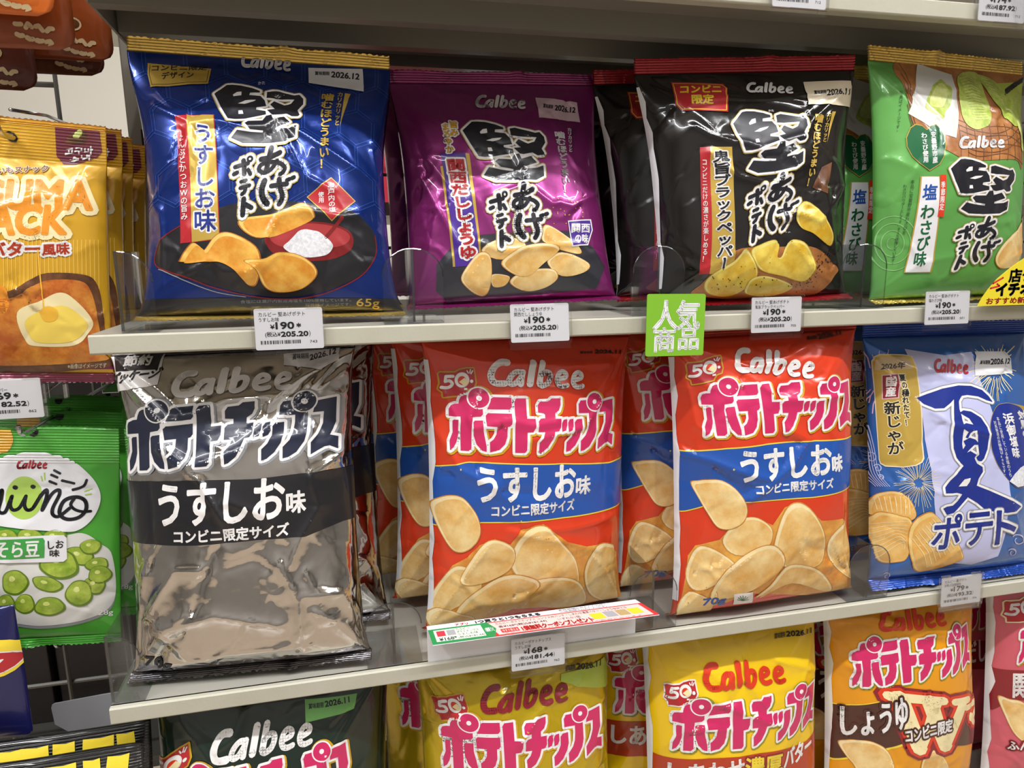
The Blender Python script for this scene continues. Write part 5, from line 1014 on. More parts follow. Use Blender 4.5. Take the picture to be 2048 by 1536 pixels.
('s','firework_print',2,'cream',8.5,[(272,2110),(142,2077),(17,2020)],0,0),
('s','firework_print',2,'cream',8.4,[(270,2123),(173,2113),(76,2079)],0,0),
('s','firework_print',2,'cream',8.4,[(235,2133),(124,2139),(10,2117)],0,0),
('s','firework_print',2,'cream',8.4,[(225,2146),(183,2162),(134,2149)],0,0),
('s','firework_print',2,'cream',8.5,[(270,2162),(189,2188),(102,2188)],0,0),
('s','firework_print',2,'cream',8.4,[(260,2179),(193,2216),(115,2227)],0,0),
('s','firework_print',2,'cream',8.5,[(282,2186),(226,2228),(159,2244)],0,0),
('s','firework_print',2,'cream',8.5,[(287,2207),(235,2272),(169,2311)],0,0),
('s','firework_print',2,'cream',8.5,[(298,2218),(253,2296),(195,2351)],0,0),
('s','firework_print',2,'cream',8.6,[(333,2225),(318,2315),(291,2385)],0,0),
('s','firework_print',2,'cream',8.7,[(351,2235),(359,2298),(350,2342)],0,0),
('s','firework_print',2,'cream',8.7,[(367,2245),(388,2307),(390,2351)],0,0),
('s','firework_print',2,'cream',8.7,[(385,2265),(416,2314),(425,2347)],0,0),
('s','firework_print',2,'cream',8.8,[(420,2248),(473,2306),(508,2350)],0,0),
('s','firework_print',2,'cream',8.9,[(446,2258),(506,2306),(548,2344)],0,0),
('s','firework_print',2,'cream',8.9,[(465,2271),(550,2334),(616,2389)],0,0),
('s','firework_print',2,'cream',9,[(473,2251),(555,2300),(621,2341)],0,0),
('s','firework_print',2,'cream',9,[(487,2236),(632,2306),(770,2371)],0,0),
('s','firework_print',2,'cream',9.1,[(520,2242),(599,2263),(665,2282)],0,0),
('s','firework_print',2,'cream',9.1,[(502,2155),(599,2134),(707,2110)],0,0),
('s','firework_print',2,'firework_pink',7.2,[(-827,2075),(-773,2039),(-714,2008)],0,0),
('s','firework_print',2,'firework_pink',7.2,[(-834,2044),(-791,1997),(-740,1955)],0,0),
('s','firework_print',2,'firework_pink',7.1,[(-847,2021),(-827,1979),(-799,1940)],0,0),
('s','firework_print',2,'firework_pink',7,[(-877,2014),(-838,1941),(-790,1868)],0,0),
('s','firework_print',2,'firework_pink',7,[(-882,1992),(-871,1944),(-851,1894)],0,0),
('s','firework_print',2,'firework_pink',6.9,[(-908,1990),(-886,1892),(-854,1788)],0,0),
('s','firework_print',2,'firework_pink',6.9,[(-912,1956),(-908,1874),(-891,1786)],0,0),
('s','firework_print',2,'firework_pink',6.8,[(-919,1921),(-930,1885),(-927,1841)],0,0),
('s','firework_print',2,'firework_pink',6.7,[(-945,1939),(-958,1857),(-958,1762)],0,0),
('s','firework_print',2,'firework_pink',6.6,[(-962,1902),(-982,1827),(-989,1736)],0,0),
('s','firework_print',2,'firework_pink',6.5,[(-975,1971),(-996,1918),(-1005,1846)],0,0),
('s','firework_print',2,'firework_pink',6.2,[(-994,1925),(-1013,1888),(-1022,1829)],0,0),
('s','firework_print',2,'firework_pink',6.2,[(-995,1981),(-1026,1910),(-1049,1816)],0,0),
('s','firework_print',2,'firework_pink',5.7,[(-1011,1972),(-1031,1952),(-1044,1904)],0,0),
('s','firework_print',2,'firework_pink',5.7,[(-1026,1968),(-1054,1944),(-1075,1887)],0,0),
('s','firework_print',2,'firework_pink',5.7,[(-1031,2004),(-1051,2003),(-1067,1970)],0,0),
('s','firework_print',2,'firework_pink',5.9,[(-1014,2181),(-1042,2267),(-1081,2326)],0,0),
('s','firework_print',2,'firework_pink',6,[(-1017,2236),(-1017,2280),(-1027,2297)],0,0),
('s','firework_print',2,'firework_pink',6.6,[(-989,2203),(-1000,2306),(-1019,2387)],0,0),
('s','firework_print',2,'firework_pink',6.8,[(-972,2220),(-963,2287),(-966,2336)],0,0),
('s','firework_print',2,'firework_pink',6.9,[(-959,2216),(-944,2266),(-942,2299)],0,0),
('s','firework_print',2,'firework_pink',7,[(-945,2240),(-917,2313),(-901,2372)],0,0),
('s','firework_print',2,'firework_pink',7.1,[(-925,2234),(-889,2295),(-864,2344)],0,0),
('s','firework_print',2,'firework_pink',7.1,[(-914,2221),(-857,2304),(-806,2378)],0,0),
('s','firework_print',2,'firework_pink',7.2,[(-892,2229),(-857,2254),(-835,2274)],0,0),
('s','firework_print',2,'firework_pink',7.4,[(-852,2232),(-823,2235),(-806,2238)],0,0),
('s','firework_print',2,'firework_pink',7.4,[(-834,2216),(-791,2223),(-759,2232)],0,0),
('s','firework_print',2,'firework_pink',7.4,[(-822,2191),(-803,2177),(-793,2169)],0,0),
('s','firework_print',2,'firework_pink',7.2,[(-867,2144),(-814,2150),(-765,2155)],0,0),
('s','firework_print',2,'firework_pink',7.2,[(-863,2129),(-784,2131),(-704,2133)],0,0),
('s','firework_print',2,'firework_pink',7.3,[(-814,2112),(-781,2090),(-748,2075)],0,0),
('s','firework_print',2,'cream',3.5,[(-603,1025),(-513,996),(-418,956)],0,0),
('s','firework_print',2,'cream',3.6,[(-589,1019),(-520,987),(-446,947)],0,0),
('s','firework_print',2,'cream',3.5,[(-598,1015),(-533,975),(-463,927)],0,0),
('s','firework_print',2,'cream',3.5,[(-596,1002),(-553,960),(-505,908)],0,0),
('s','firework_print',2,'cream',3.6,[(-594,997),(-541,940),(-482,874)],0,0),
('s','firework_print',2,'cream',3.5,[(-610,999),(-563,933),(-511,855)],0,0),
('s','firework_print',2,'cream',3.5,[(-616,993),(-566,894),(-509,783)],0,0),
('s','firework_print',2,'cream',3.5,[(-617,984),(-581,884),(-538,772)],0,0),
('s','firework_print',2,'cream',3.5,[(-621,984),(-597,891),(-565,786)],0,0),
('s','firework_print',2,'cream',3.5,[(-628,987),(-607,863),(-577,725)],0,0),
('s','firework_print',2,'cream',3.5,[(-633,967),(-637,885),(-633,789)],0,0),
('s','firework_print',2,'cream',3.5,[(-641,975),(-657,877),(-664,763)],0,0),
('s','firework_print',2,'cream',3.5,[(-644,985),(-660,915),(-671,829)],0,0),
('s','firework_print',2,'cream',3.5,[(-652,983),(-680,913),(-703,825)],0,0),
('s','firework_print',2,'cream',3.5,[(-658,981),(-705,890),(-745,781)],0,0),
('s','firework_print',2,'cream',3.5,[(-666,983),(-721,909),(-768,815)],0,0),
('s','firework_print',2,'cream',3.5,[(-666,992),(-728,925),(-784,838)],0,0),
('s','firework_print',2,'cream',3.5,[(-680,989),(-757,931),(-826,851)],0,0),
('s','firework_print',2,'cream',3.5,[(-683,996),(-731,972),(-775,927)],0,0),
('s','firework_print',2,'cream',3.5,[(-676,1011),(-762,979),(-842,926)],0,0),
('s','firework_print',2,'cream',3.5,[(-680,1015),(-755,1003),(-824,969)],0,0),
('s','firework_print',2,'cream',3.5,[(-680,1023),(-773,1023),(-860,1001)],0,0),
('s','firework_print',2,'cream',3.5,[(-682,1026),(-775,1035),(-861,1022)],0,0),
('s','firework_print',2,'cream',3.5,[(-690,1034),(-751,1053),(-809,1051)],0,0),
('s','firework_print',2,'cream',3.5,[(-689,1043),(-759,1081),(-826,1097)],0,0),
('s','firework_print',2,'cream',3.4,[(-691,1053),(-766,1109),(-839,1142)],0,0),
('s','firework_print',2,'cream',3.5,[(-686,1055),(-752,1115),(-817,1152)],0,0),
('s','firework_print',2,'cream',3.5,[(-676,1060),(-729,1129),(-783,1178)],0,0),
('s','firework_print',2,'cream',3.5,[(-671,1060),(-725,1137),(-779,1195)],0,0),
('s','firework_print',2,'cream',3.5,[(-673,1075),(-704,1145),(-739,1197)],0,0),
('s','firework_print',2,'cream',3.5,[(-663,1067),(-695,1154),(-731,1223)],0,0),
('s','firework_print',2,'cream',3.5,[(-658,1069),(-684,1177),(-714,1269)],0,0),
('s','firework_print',2,'cream',3.5,[(-650,1071),(-653,1143),(-661,1200)],0,0),
('s','firework_print',2,'cream',3.5,[(-649,1084),(-648,1204),(-652,1308)],0,0),
('s','firework_print',2,'cream',3.5,[(-641,1087),(-625,1186),(-614,1272)],0,0),
('s','firework_print',2,'cream',3.5,[(-632,1090),(-605,1166),(-584,1229)],0,0),
('s','firework_print',2,'cream',3.5,[(-630,1074),(-579,1187),(-532,1287)],0,0),
('s','firework_print',2,'cream',3.5,[(-624,1079),(-574,1165),(-528,1239)],0,0),
('s','firework_print',2,'cream',3.5,[(-615,1083),(-545,1173),(-479,1252)],0,0),
('s','firework_print',2,'cream',3.5,[(-616,1065),(-558,1119),(-502,1162)],0,0),
('s','firework_print',2,'cream',3.5,[(-606,1065),(-531,1114),(-457,1152)],0,0),
('s','firework_print',2,'cream',3.5,[(-601,1065),(-543,1095),(-486,1115)],0,0),
('s','firework_print',2,'cream',3.5,[(-600,1057),(-513,1088),(-425,1110)],0,0),
('s','firework_print',2,'cream',3.5,[(-590,1053),(-498,1070),(-404,1079)],0,0),
('s','firework_print',2,'cream',3.6,[(-590,1040),(-505,1037),(-417,1026)],0,0),
('s','firework_print',2,'cream',3.5,[(-606,1032),(-510,1020),(-409,996)],0,0),
('s','wave_print',2,'lavender',4.5,[(-1070,1605),(-1044,1346),(-1035,1105),(-985,986)],0,1),
('s','wave_print',2,'lavender',4.5,[(-1060,1606),(-1035,1348),(-1024,1108),(-971,988)],0,1),
('s','wave_print',2,'lavender',4.5,[(-1051,1607),(-1026,1350),(-1013,1111),(-957,989)],0,1),
('s','wave_print',2,'lavender',4.5,[(-1041,1608),(-1016,1351),(-1002,1113),(-942,990)],0,1),
('s','wave_print',2,'lavender',4.5,[(-1032,1610),(-1007,1353),(-988,1115),(-926,991)],0,1),
('s','wave_print',2,'lavender',4.5,[(-1022,1611),(-997,1355),(-972,1117),(-910,992)],0,1),
('s','wave_print',2,'lavender',4.5,[(-1012,1612),(-984,1356),(-956,1118),(-893,993)],0,1),
('s','wave_print',2,'lavender',7.4,[(-1021,1311),(-1011,1329),(-1000,1333),(-987,1324),(-979,1305),(-977,1283),(-982,1262),(-991,1249),(-1001,1244),(-1008,1248),(-1012,1260),(-1014,1274),(-1012,1287),(-1008,1296)],0,1),
('s','wave_print',2,'lavender',8.3,[(-987,1197),(-976,1210),(-964,1212),(-952,1205),(-945,1191),(-944,1174),(-948,1159),(-956,1149),(-965,1146),(-973,1150),(-978,1158),(-979,1169),(-977,1179),(-973,1185)],0,1),
('s','wave_print',2,'lavender',8.6,[(-964,1098),(-956,1107),(-947,1108),(-939,1104),(-934,1094),(-933,1083),(-936,1073),(-941,1066),(-948,1064),(-953,1067),(-957,1072),(-958,1079),(-956,1086),(-953,1090)],0,1),
('s','wave_print',2,'lavender',14.9,[(618,368),(658,381),(711,376),(763,355),(801,326),(814,297),(802,275),(772,265),(735,267),(700,279),(676,297),(665,316),(669,330),(684,337)],0,1),
('s','wave_print',2,'lavender',15,[(599,215),(622,225),(655,222),(688,208),(713,188),(724,167),(720,150),(705,142),(684,142),(661,150),(644,163),(635,177),(635,187),(644,193)],0,1),
('s','wave_print',2,'lavender',11.4,[(-877,72),(-865,83),(-848,84),(-829,75),(-813,60),(-801,41),(-804,27),(-792,11),(-803,8),(-827,18),(-842,29),(-852,41),(-854,51),(-850,57)],0,1),
('p','gold_plaque',3,'label_beige',[(-982,2277),(-957,2319),(-899,2343),(-827,2337),(-656,2327),(-570,2309),(-565,2262),(-572,1274),(-596,1234),(-657,1202),(-754,1185),(-911,1192),(-946,1219),(-958,1265)],0),
('p','gold_plaque',4,'gold_print',[(-973,2267),(-949,2308),(-893,2332),(-825,2325),(-663,2316),(-582,2298),(-577,2252),(-585,1284),(-607,1244),(-665,1213),(-757,1196),(-907,1204),(-940,1230),(-952,1275)],0),
('p','gold_plaque',5,'print_tan',[(-959,2266),(-881,2309),(-668,2298),(-610,2263),(-621,2179),(-961,2180)],0),
('t','gold_plaque',[(6,'ink_black',1.5)],'2026年',[(-924,2182),(-693,2187),(-913,2246)],0),
('p','gold_plaque',5,'label_pink',[(-914,2132),(-762,2136),(-781,1890),(-920,1880)],0),
('p','gold_plaque',6,'maroon',[(-908,2123),(-772,2128),(-790,1899),(-913,1889)],0),
('t','gold_plaque',[(7,'white',3.3)],'国産',[(-894,1903),(-805,1909),(-886,2111),(-794,2112)],1),
('t','gold_plaque',[(5,'cream',10.7),(6,'ink_black',1.9)],'夏の穫れたて！',[(-742,1603),(-682,1609),(-769,2131),(-698,2132)],1),
('t','gold_plaque',[(5,'cream',11.3),(6,'ink_black',2.8)],'新じゃが',[(-892,1308),(-752,1320),(-912,1856),(-773,1864)],1),
('g','brand_logo','calbee',[4347,-1819,-5846639,-172,-5120,23574630],[(5,'red',0)]),
('p','date_label',4,'label_white',[(170,2330),(610,2317),(634,2090),(104,2081)],0),
('t','date_label',[(5,'ink_black',0.9)],'賞味期限',[(182,2199),(305,2196),(195,2235)],0),
('t','date_label',[(5,'ink_black',3.2)],'2026.12',[(316,2194),(591,2193),(337,2244)],0),
('g','title_lettering','natsu',[14862,-243,-6891879,-1019,-11691,21421172],[(3,'print_grey',30),(4,'white',22),(5,'navy',0)]),
('t','title_lettering',[(6,'print_grey',38.4),(7,'white',30.1),(8,'navy',8.9)],'ポ',[(-461,331),(-145,339),(-459,677)],0),
('t','title_lettering',[(6,'print_grey',40.9),(7,'white',32.1),(8,'navy',9.4)],'テ',[(-69,345),(280,344),(-87,678)],0),
('t','title_lettering',[(6,'print_grey',45.7),(7,'white',35.9),(8,'navy',10.5)],'ト',[(349,320),(631,306),(326,674)],0),
('p','salt_badge',3,'gold_print',[(208,1520),(241,1648),(325,1756),(438,1787),(586,1776),(1024,1669),(915,1449),(846,1069),(766,906),(612,896),(483,976),(315,1159),(229,1333)],1),
('p','salt_badge',4,'navy',[(213,1518),(245,1645),(328,1751),(439,1782),(583,1771),(794,1686),(891,1450),(833,1074),(759,912),(609,901),(482,980),(318,1162),(234,1334)],1),
('t','salt_badge',[(5,'white',4.4)],'浜御塩味',[(543,1209),(664,1207),(394,1688),(572,1682)],1),
('t','salt_badge',[(5,'white',5.8)],'対馬の',[(746,1407),(1010,1377),(656,1699),(836,1687)],1),
('t','salt_badge',[(5,'white',0)],'本品に使用している食塩のうち',[(470,1022),(523,1018),(304,1657),(345,1654)],1),
('t','salt_badge',[(5,'white',0)],'対馬製造の浜御塩は60%です。',[(392,1035),(442,1031),(257,1617),(297,1615)],1),
('p','salt_badge',5,'print_salt',[(477,977),(557,1048),(658,1104),(807,1135),(832,959),(737,905),(608,905)],0),
('c','chip_picture',2,[(-1029,751),(-996,892),(-896,947),(-775,922),(-690,829),(-642,699),(-700,644),(-834,699),(-962,729),(-1013,682)],3),
('s','chip_picture',4,'cream',5.3,[(-996,870),(-974,747)],0,0),
('s','chip_picture',4,'cream',5.6,[(-966,877),(-942,742)],0,0),
('s','chip_picture',4,'cream',5.8,[(-931,884),(-908,737)],0,0),
('s','chip_picture',4,'cream',5.9,[(-894,890),(-872,731)],0,0),
('s','chip_picture',4,'cream',6.1,[(-855,895),(-834,725)],0,0),
('s','chip_picture',4,'cream',6.2,[(-814,899),(-795,718)],0,0),
('s','chip_picture',4,'cream',6.3,[(-771,903),(-754,711)],0,0),
('s','chip_picture',4,'cream',6.4,[(-727,907),(-712,704)],0,0),
('c','chip_picture',4,[(-1043,579),(-1005,685),(-949,731),(-802,700),(-682,625),(-674,262),(-788,196),(-957,213),(-1003,387)],3),
('s','chip_picture',6,'cream',5,[(-1026,584),(-906,622),(-725,635)],0,1),
('s','chip_picture',6,'cream',5,[(-1021,536),(-888,593),(-726,594)],0,1),
('s','chip_picture',6,'cream',5.1,[(-1016,487),(-869,564),(-727,552)],0,1),
('s','chip_picture',6,'cream',5.1,[(-1010,439),(-849,535),(-727,511)],0,1),
('s','chip_picture',6,'cream',5.3,[(-1004,390),(-828,505),(-727,469)],0,1),
('s','chip_picture',6,'cream',5.7,[(-998,342),(-807,475),(-726,427)],0,1),
('s','chip_picture',6,'cream',5.8,[(-988,292),(-784,445),(-725,385)],0,1),
('s','chip_picture',6,'cream',6,[(-978,242),(-761,414),(-723,343)],0,1),
('c','chip_picture',5,[(-710,532),(-649,662),(-525,733),(-425,672),(-212,450),(-55,258),(-46,174),(-311,90),(-541,88),(-673,301)],3),
('s','chip_picture',7,'cream',6.8,[(-664,455),(-529,295),(-424,123)],0,0),
('s','chip_picture',7,'cream',6.8,[(-635,488),(-492,320),(-389,159)],0,0),
('s','chip_picture',7,'cream',6.8,[(-605,522),(-453,345),(-352,193)],0,0),
('s','chip_picture',7,'cream',6.9,[(-575,555),(-414,370),(-314,227)],0,0),
('s','chip_picture',7,'cream',6.9,[(-545,587),(-374,395),(-273,261)],0,0),
('s','chip_picture',7,'cream',6.9,[(-514,620),(-333,420),(-231,294)],0,0),
('s','chip_picture',7,'cream',6.9,[(-482,652),(-292,444),(-188,326)],0,0),
('s','chip_picture',7,'cream',7,[(-450,685),(-249,468),(-143,358)],0,0)]),
'nori':dict(pose=(0.092,0.03,-0.5833,0.1,-0.1,0.05),surf={'W':0.208,'H':0.262,'D':0.042,'pinch':0.06,'seed':61,'crumple':1.1,'top':0.5},creases=[(((-0.083,0.2387),(-0.067,0.2171),(-0.0589,0.2048)),0.00252,0.004),(((-0.0283,0.2409),(-0.0372,0.2232),(-0.0544,0.2127)),0.00252,0.004),(((0.065,0.2254),(0.0505,0.2083),(0.0362,0.1837)),0.00224,0.004)],top_seal=('foil_nori',0.012),bottom_seal=('foil_nori',0.012),film='film_nori',items=[
('g','brand_logo','calbee',[9344,-998,-11511973,846,-9810,23638885],[(5,'white',0)]),
('g','title_lettering','pote',[8923,1195,-12109775,595,-8827,23856820],[(3,'ochre',34,(9,10)),(4,'white',25),(5,'pink',0)]),
('g','anniversary_badge','fifty',[11379,-1049,-12950441,7157,-9831,20788567],[(3,'ochre',16)]),
('p','date_label',4,'label_mint',[(236,2422),(714,2385),(684,2269),(239,2246)],0),
('t','date_label',[(5,'ink_black',0.6)],'賞味期限',[(268,2346),(403,2337),(269,2387)],0),
('t','date_label',[(5,'ink_black',2.2)],'2026.11',[(417,2339),(641,2334),(413,2382)],0)]),
'consomme':dict(pose=(0.3255,0.03,-0.5885,0.02,-0.1,0),surf={'W':0.2,'H':0.262,'D':0.042,'pinch':0.06,'seed':66,'crumple':1.2,'top':0.5},creases=[(((-0.0898,0.2397),(-0.0814,0.2252),(-0.0645,0.2082)),0.00364,0.004),(((0.0612,0.2261),(0.015,0.2091),(-0.0077,0.1856)),0.00336,0.004),(((0.1163,0.203),(0.0857,0.1983),(0.0848,0.1787)),0.0028,0.004),(((0.0088,0.2417),(-0.0238,0.2274),(-0.0204,0.2142)),0.00308,0.004)],top_seal=('foil_mustard',0.012),bottom_seal=('foil_mustard',0.012),film='film_mustard',items=[
('g','brand_logo','calbee',[9541,-1498,-10073747,24,-8775,25077089],[(5,'maroon',0)]),
('g','title_lettering','pote',[9818,84,-10994337,-559,-8811,25655906],[(3,'ochre',34,(9,10)),(4,'white',25),(5,'pink',0)]),
('g','anniversary_badge','fifty',[8247,1100,-10265248,227,-8625,25136085],[(3,'ochre',16)]),
('p','date_label',4,'label_lime',[(399,2371),(924,2383),(1086,2027),(389,2305)],0),
('t','date_label',[(5,'ink_black',0.7)],'賞味期限',[(445,2383),(557,2379),(452,2431)],0),
('t','date_label',[(5,'ink_black',2.6)],'2026.11',[(568,2380),(862,2331),(576,2429)],0)]),
'butter':dict(pose=(0.563,0.03,-0.5875,0.02,-0.1,-0.01),surf={'W':0.208,'H':0.262,'D':0.042,'pinch':0.05,'seed':71,'crumple':1.1,'top':0.5},creases=[(((-0.0764,0.2218),(-0.0442,0.2174),(-0.0299,0.2042),(-0.0174,0.2122)),0.00252,0.0035),(((-0.0085,0.2273),(-0.0015,0.2003),(0.0143,0.1777)),0.0028,0.0035),(((0.0357,0.2181),(0.059,0.2091),(0.091,0.1939)),0.0028,0.004),(((-0.0645,0.1991),(-0.0423,0.1907),(-0.0044,0.1708),(0.0324,0.153)),0.00252,0.004)],top_seal=('foil_yellow',0.012),bottom_seal=('foil_yellow',0.012),film='film_yellow',items=[
('g','brand_logo','calbee',[10049,912,-12056751,-300,-9847,24318966],[(5,'vermilion',0)]),
('g','title_lettering','pote',[10314,-335,-11139025,-119,-8900,23407684],[(3,'ochre_dark',34,(9,10)),(4,'white',25),(5,'pink',0)]),
('g','anniversary_badge','fifty',[7803,-915,-9769846,231,-8848,23131589],[(3,'white',16)]),
('b','flavor_band',1,'rust',[(-1077,1293),(-939,1293),(-503,1314),(64,1298),(738,1207)],[(-1059,859),(-606,911),(-52,871),(724,767)]),
('t','flavor_band',[(4,'white',7.4)],'しあわせ',[(-897,1029),(-147,1076),(-895,1238)],0),
('t','flavor_band',[(3,'maroon',20.5),(4,'yellow',6)],'濃厚',[(-123,1050),(349,996),(-123,1279)],0),
('t','flavor_band',[(4,'white',7.7)],'バター',[(376,1039),(827,1053),(388,1242)],0),
('t','date_label',[(5,'ink_black',0.8)],'賞味期限',[(356,2381),(494,2376),(372,2428)],0),
('t','date_label',[(5,'ink_black',3)],'2026.11',[(508,2378),(878,2332),(523,2421)],0),
('p','side_seam',3,'label_white',[(-1040,157),(-1040,334),(-1040,511),(-1040,689),(-1040,866),(-1040,1043),(-1040,1221),(-1040,1398),(-1040,1576),(-1040,1753),(-1040,1930),(-1040,2108),(-1040,2285),(-1040,2462),(-999,2462),(-1016,2285),(-1001,2108),(-1024,1930),(-1022,1753),(-1008,1576),(-1010,1398),(-1013,1221),(-1015,1043),(-1007,866),(-1012,689),(-1003,511),(-1010,334),(-1008,157)],0)]),
'shoyu':dict(pose=(0.772,0.03,-0.5875,0,-0.1,-0.01),surf={'W':0.202,'H':0.262,'D':0.042,'pinch':0.06,'seed':77,'crumple':0.9,'top':0.5},creases=[(((-0.088,0.242),(-0.056,0.244),(-0.0059,0.2301),(0.056,0.2102)),0.0028,0.004),(((-0.0883,0.1938),(-0.0754,0.1903),(-0.0824,0.2163)),0.0028,0.005)],top_seal=('foil_amber',0.012),bottom_seal=('foil_amber',0.012),film='film_amber',items=[
('g','brand_logo','calbee',[9042,-1063,-10351706,68,-7221,25863384],[(5,'vermilion',0)]),
('g','title_lettering','pote',[9323,-72,-10820447,296,-8560,26193223],[(3,'ochre_dark',34,(9,10)),(4,'white',25),(5,'pink',0)]),
('b','flavor_band',1,'yellow',[(-997,1472),(-566,1573),(36,1593),(1073,1195)],[(-989,807),(-666,964),(-284,1076),(732,1146)]),
('b','flavor_band',2,'brown',[(-997,1460),(-567,1562),(36,1577),(1073,1179)],[(-990,830),(-667,988),(-298,1101),(1073,720)]),
('g','flavor_band','double',[20017,-1155,-23311774,-6263,-13306,35521564],[(3,'maroon',46),(4,'vermilion',24),(5,'cream',0)]),
('t','flavor_band',[(6,'brown',34.9),(7,'white',8.1)],'しょうゆ',[(-918,1145),(-265,1276),(-918,1467)],0),
('t','flavor_band',[(8,'brown',25.9),(9,'white',5.2)],'コンビニ限定',[(-298,1101),(373,1101),(-302,1251)],0),
('c','chip_picture',3,[(-942,1045),(-887,1090),(-804,1112),(-628,1104),(-479,1003),(-400,794),(-454,698),(-718,694),(-818,829),(-884,915)],1),
('c','chip_picture',2,[(-81,696),(-55,894),(96,941),(255,829),(387,638),(305,556),(17,627)],1),
('p','side_seam',3,'label_white',[(-1010,157),(-1010,334),(-1010,511),(-1010,689),(-1010,866),(-1010,1043),(-1010,1221),(-1010,1398),(-1010,1576),(-1010,1753),(-1010,1930),(-1010,2108),(-1010,2285),(-1010,2462),(-989,2462),(-969,2285),(-989,2108),(-968,1930),(-981,1753),(-977,1576),(-973,1398),(-980,1221),(-987,1043),(-990,866),(-993,689),(-973,511),(-982,334),(-991,157)],0)]),
'pink':dict(pose=(0.985,0.03,-0.5885,0,-0.1,0),surf={'W':0.2,'H':0.262,'D':0.042,'pinch':0.06,'seed':83,'crumple':0.9,'top':0.5},creases=[],top_seal=('foil_rose',0.012),bottom_seal=('foil_rose',0.012),film='film_rose',items=[
('g','title_lettering','pote',[6583,-708,-9013143,1190,-8529,25375195],[(3,'ochre',34,(9,10)),(4,'white',25),(5,'pink',0)]),
('g','anniversary_badge','fifty',[9958,-1815,-9662852,404,-9690,26328240],[(3,'cream',16)]),
('b','flavor_band',2,'maroon',[(-1001,1557),(-932,1560),(-778,1588)],[(-968,1039),(-890,1151),(-770,1229)]),
('t','flavor_band',[(4,'white',5.6)],'関西だし',[(-826,1249),(-345,1331),(-832,1536)],0),
('t','flavor_band',[(4,'maroon',21),(5,'white',3.5)],'ふんわり',[(-844,607),(-494,684),(-853,708)],0),
('c','chip_picture',3,[(-939,1229),(-854,1224),(-733,1205),(-561,1003),(-475,749),(-633,682),(-791,793),(-885,1018)],1),
('p','side_seam',3,'label_white',[(-1000,157),(-1000,334),(-1000,511),(-1000,689),(-1000,866),(-1000,1043),(-1000,1221),(-1000,1398),(-1000,1576),(-1000,1753),(-1000,1930),(-1000,2108),(-1000,2285),(-1000,2462),(-956,2462),(-969,2285),(-956,2108),(-964,1930),(-965,1753),(-979,1576),(-956,1398),(-985,1221),(-978,1043),(-972,866),(-962,689),(-980,511),(-960,334),(-956,157)],0)]),
'sweet':dict(pose=(-0.0845,0.085,-0.037,0.03,-0.02,0.07),surf={'W':0.146,'H':0.196,'rz':0.026,'D':0.018,'pinch':0.02,'seed':91,'crumple':0.6,'top':0.9,'bot':0.8},creases=[(((0.0016,0.1302),(0.0283,0.1419),(0.0419,0.1392),(0.0518,0.146)),0.00196,0.003),(((0.0589,0.1687),(0.0518,0.146),(0.0456,0.1279),(0.0473,0.1241)),0.00224,0.003),(((0.0063,0.0637),(0.0205,0.0721),(0.0229,0.0565)),0.00168,0.003)],film='film_gold',hang=('foil_gold',0.004),bottom_seal=('foil_plum2',0.008),items=[
('p','corner_print',1,'maroon_plum',[(370,1952),(680,2003),(697,1795),(662,1750),(502,1678),(424,1673),(372,1736)],0),
('p','corner_print',2,'print_bark',[(442,1838),(471,1907),(525,1941),(586,1938),(583,1861),(503,1834)],1),
('p','corner_print',3,'print_wasabi_light',[(495,1899),(527,1945),(562,1944),(550,1905),(514,1883)],1),
('t','corner_print',[(4,'white',2.3)],'고구마',[(435,1746),(631,1776),(437,1800)],0),
('t','corner_print',[(4,'white',1.9)],'스낵',[(462,1691),(608,1727),(464,1735)],0),
('t','snack_lettering',[(4,'cream',6.2),(5,'maroon_plum',1.1)],'いもスナック',[(-12,1557),(327,1605),(-17,1604)],0),
('t','title_lettering',[(3,'cream',48.8),(4,'orange',12.6)],'GUMA',[(-145,1279),(631,1334),(-141,1500)],0),
('t','title_lettering',[(3,'cream',48.7),(4,'orange',12.6)],'NACK',[(-239,1078),(459,1131),(-219,1296)],0),
('t','flavor_lettering',[(3,'white',20.7),(4,'rust',4.3)],'バター',[(-57,930),(284,957),(-53,1029)],0),
('t','flavor_lettering',[(3,'white',19.6),(4,'rust',3.3)],'風味',[(304,955),(483,977),(306,1040)],0),
('s','film_stripe',1,'amber_pale',5.8,[(43,1057),(25,636)],0,0),
('s','film_stripe',1,'amber_pale',5.8,[(71,1059),(53,637)],0,0),
('s','film_stripe',1,'amber_pale',5.8,[(98,1061),(81,638)],0,0),
('s','film_stripe',1,'amber_pale',5.8,[(126,1063),(109,639)],0,0),
('s','film_stripe',1,'amber_pale',5.8,[(154,1064),(138,640)],0,0),
('s','film_stripe',1,'amber_pale',5.8,[(182,1066),(166,642)],0,0),
('s','film_stripe',1,'amber_pale',5.8,[(210,1068),(194,643)],0,0),
('s','film_stripe',1,'amber_pale',5.8,[(238,1070),(222,644)],0,0),
('s','film_stripe',1,'amber_pale',5.8,[(265,1072),(251,645)],0,0),
('s','film_stripe',1,'amber_pale',5.8,[(293,1073),(279,646)],0,0),
('s','film_stripe',1,'amber_pale',5.8,[(321,1075),(307,647)],0,0),
('s','film_stripe',1,'amber_pale',5.8,[(348,1077),(335,648)],0,0),
('s','film_stripe',1,'amber_pale',5.8,[(376,1079),(363,649)],0,0),
('s','film_stripe',1,'amber_pale',5.8,[(403,1081),(391,650)],0,0),
('s','film_stripe',1,'amber_pale',5.8,[(431,1083),(419,651)],0,0),
('s','film_stripe',1,'amber_pale',5.8,[(458,1085),(446,652)],0,0),
('s','film_stripe',1,'amber_pale',5.8,[(486,1087),(474,653)],0,0),
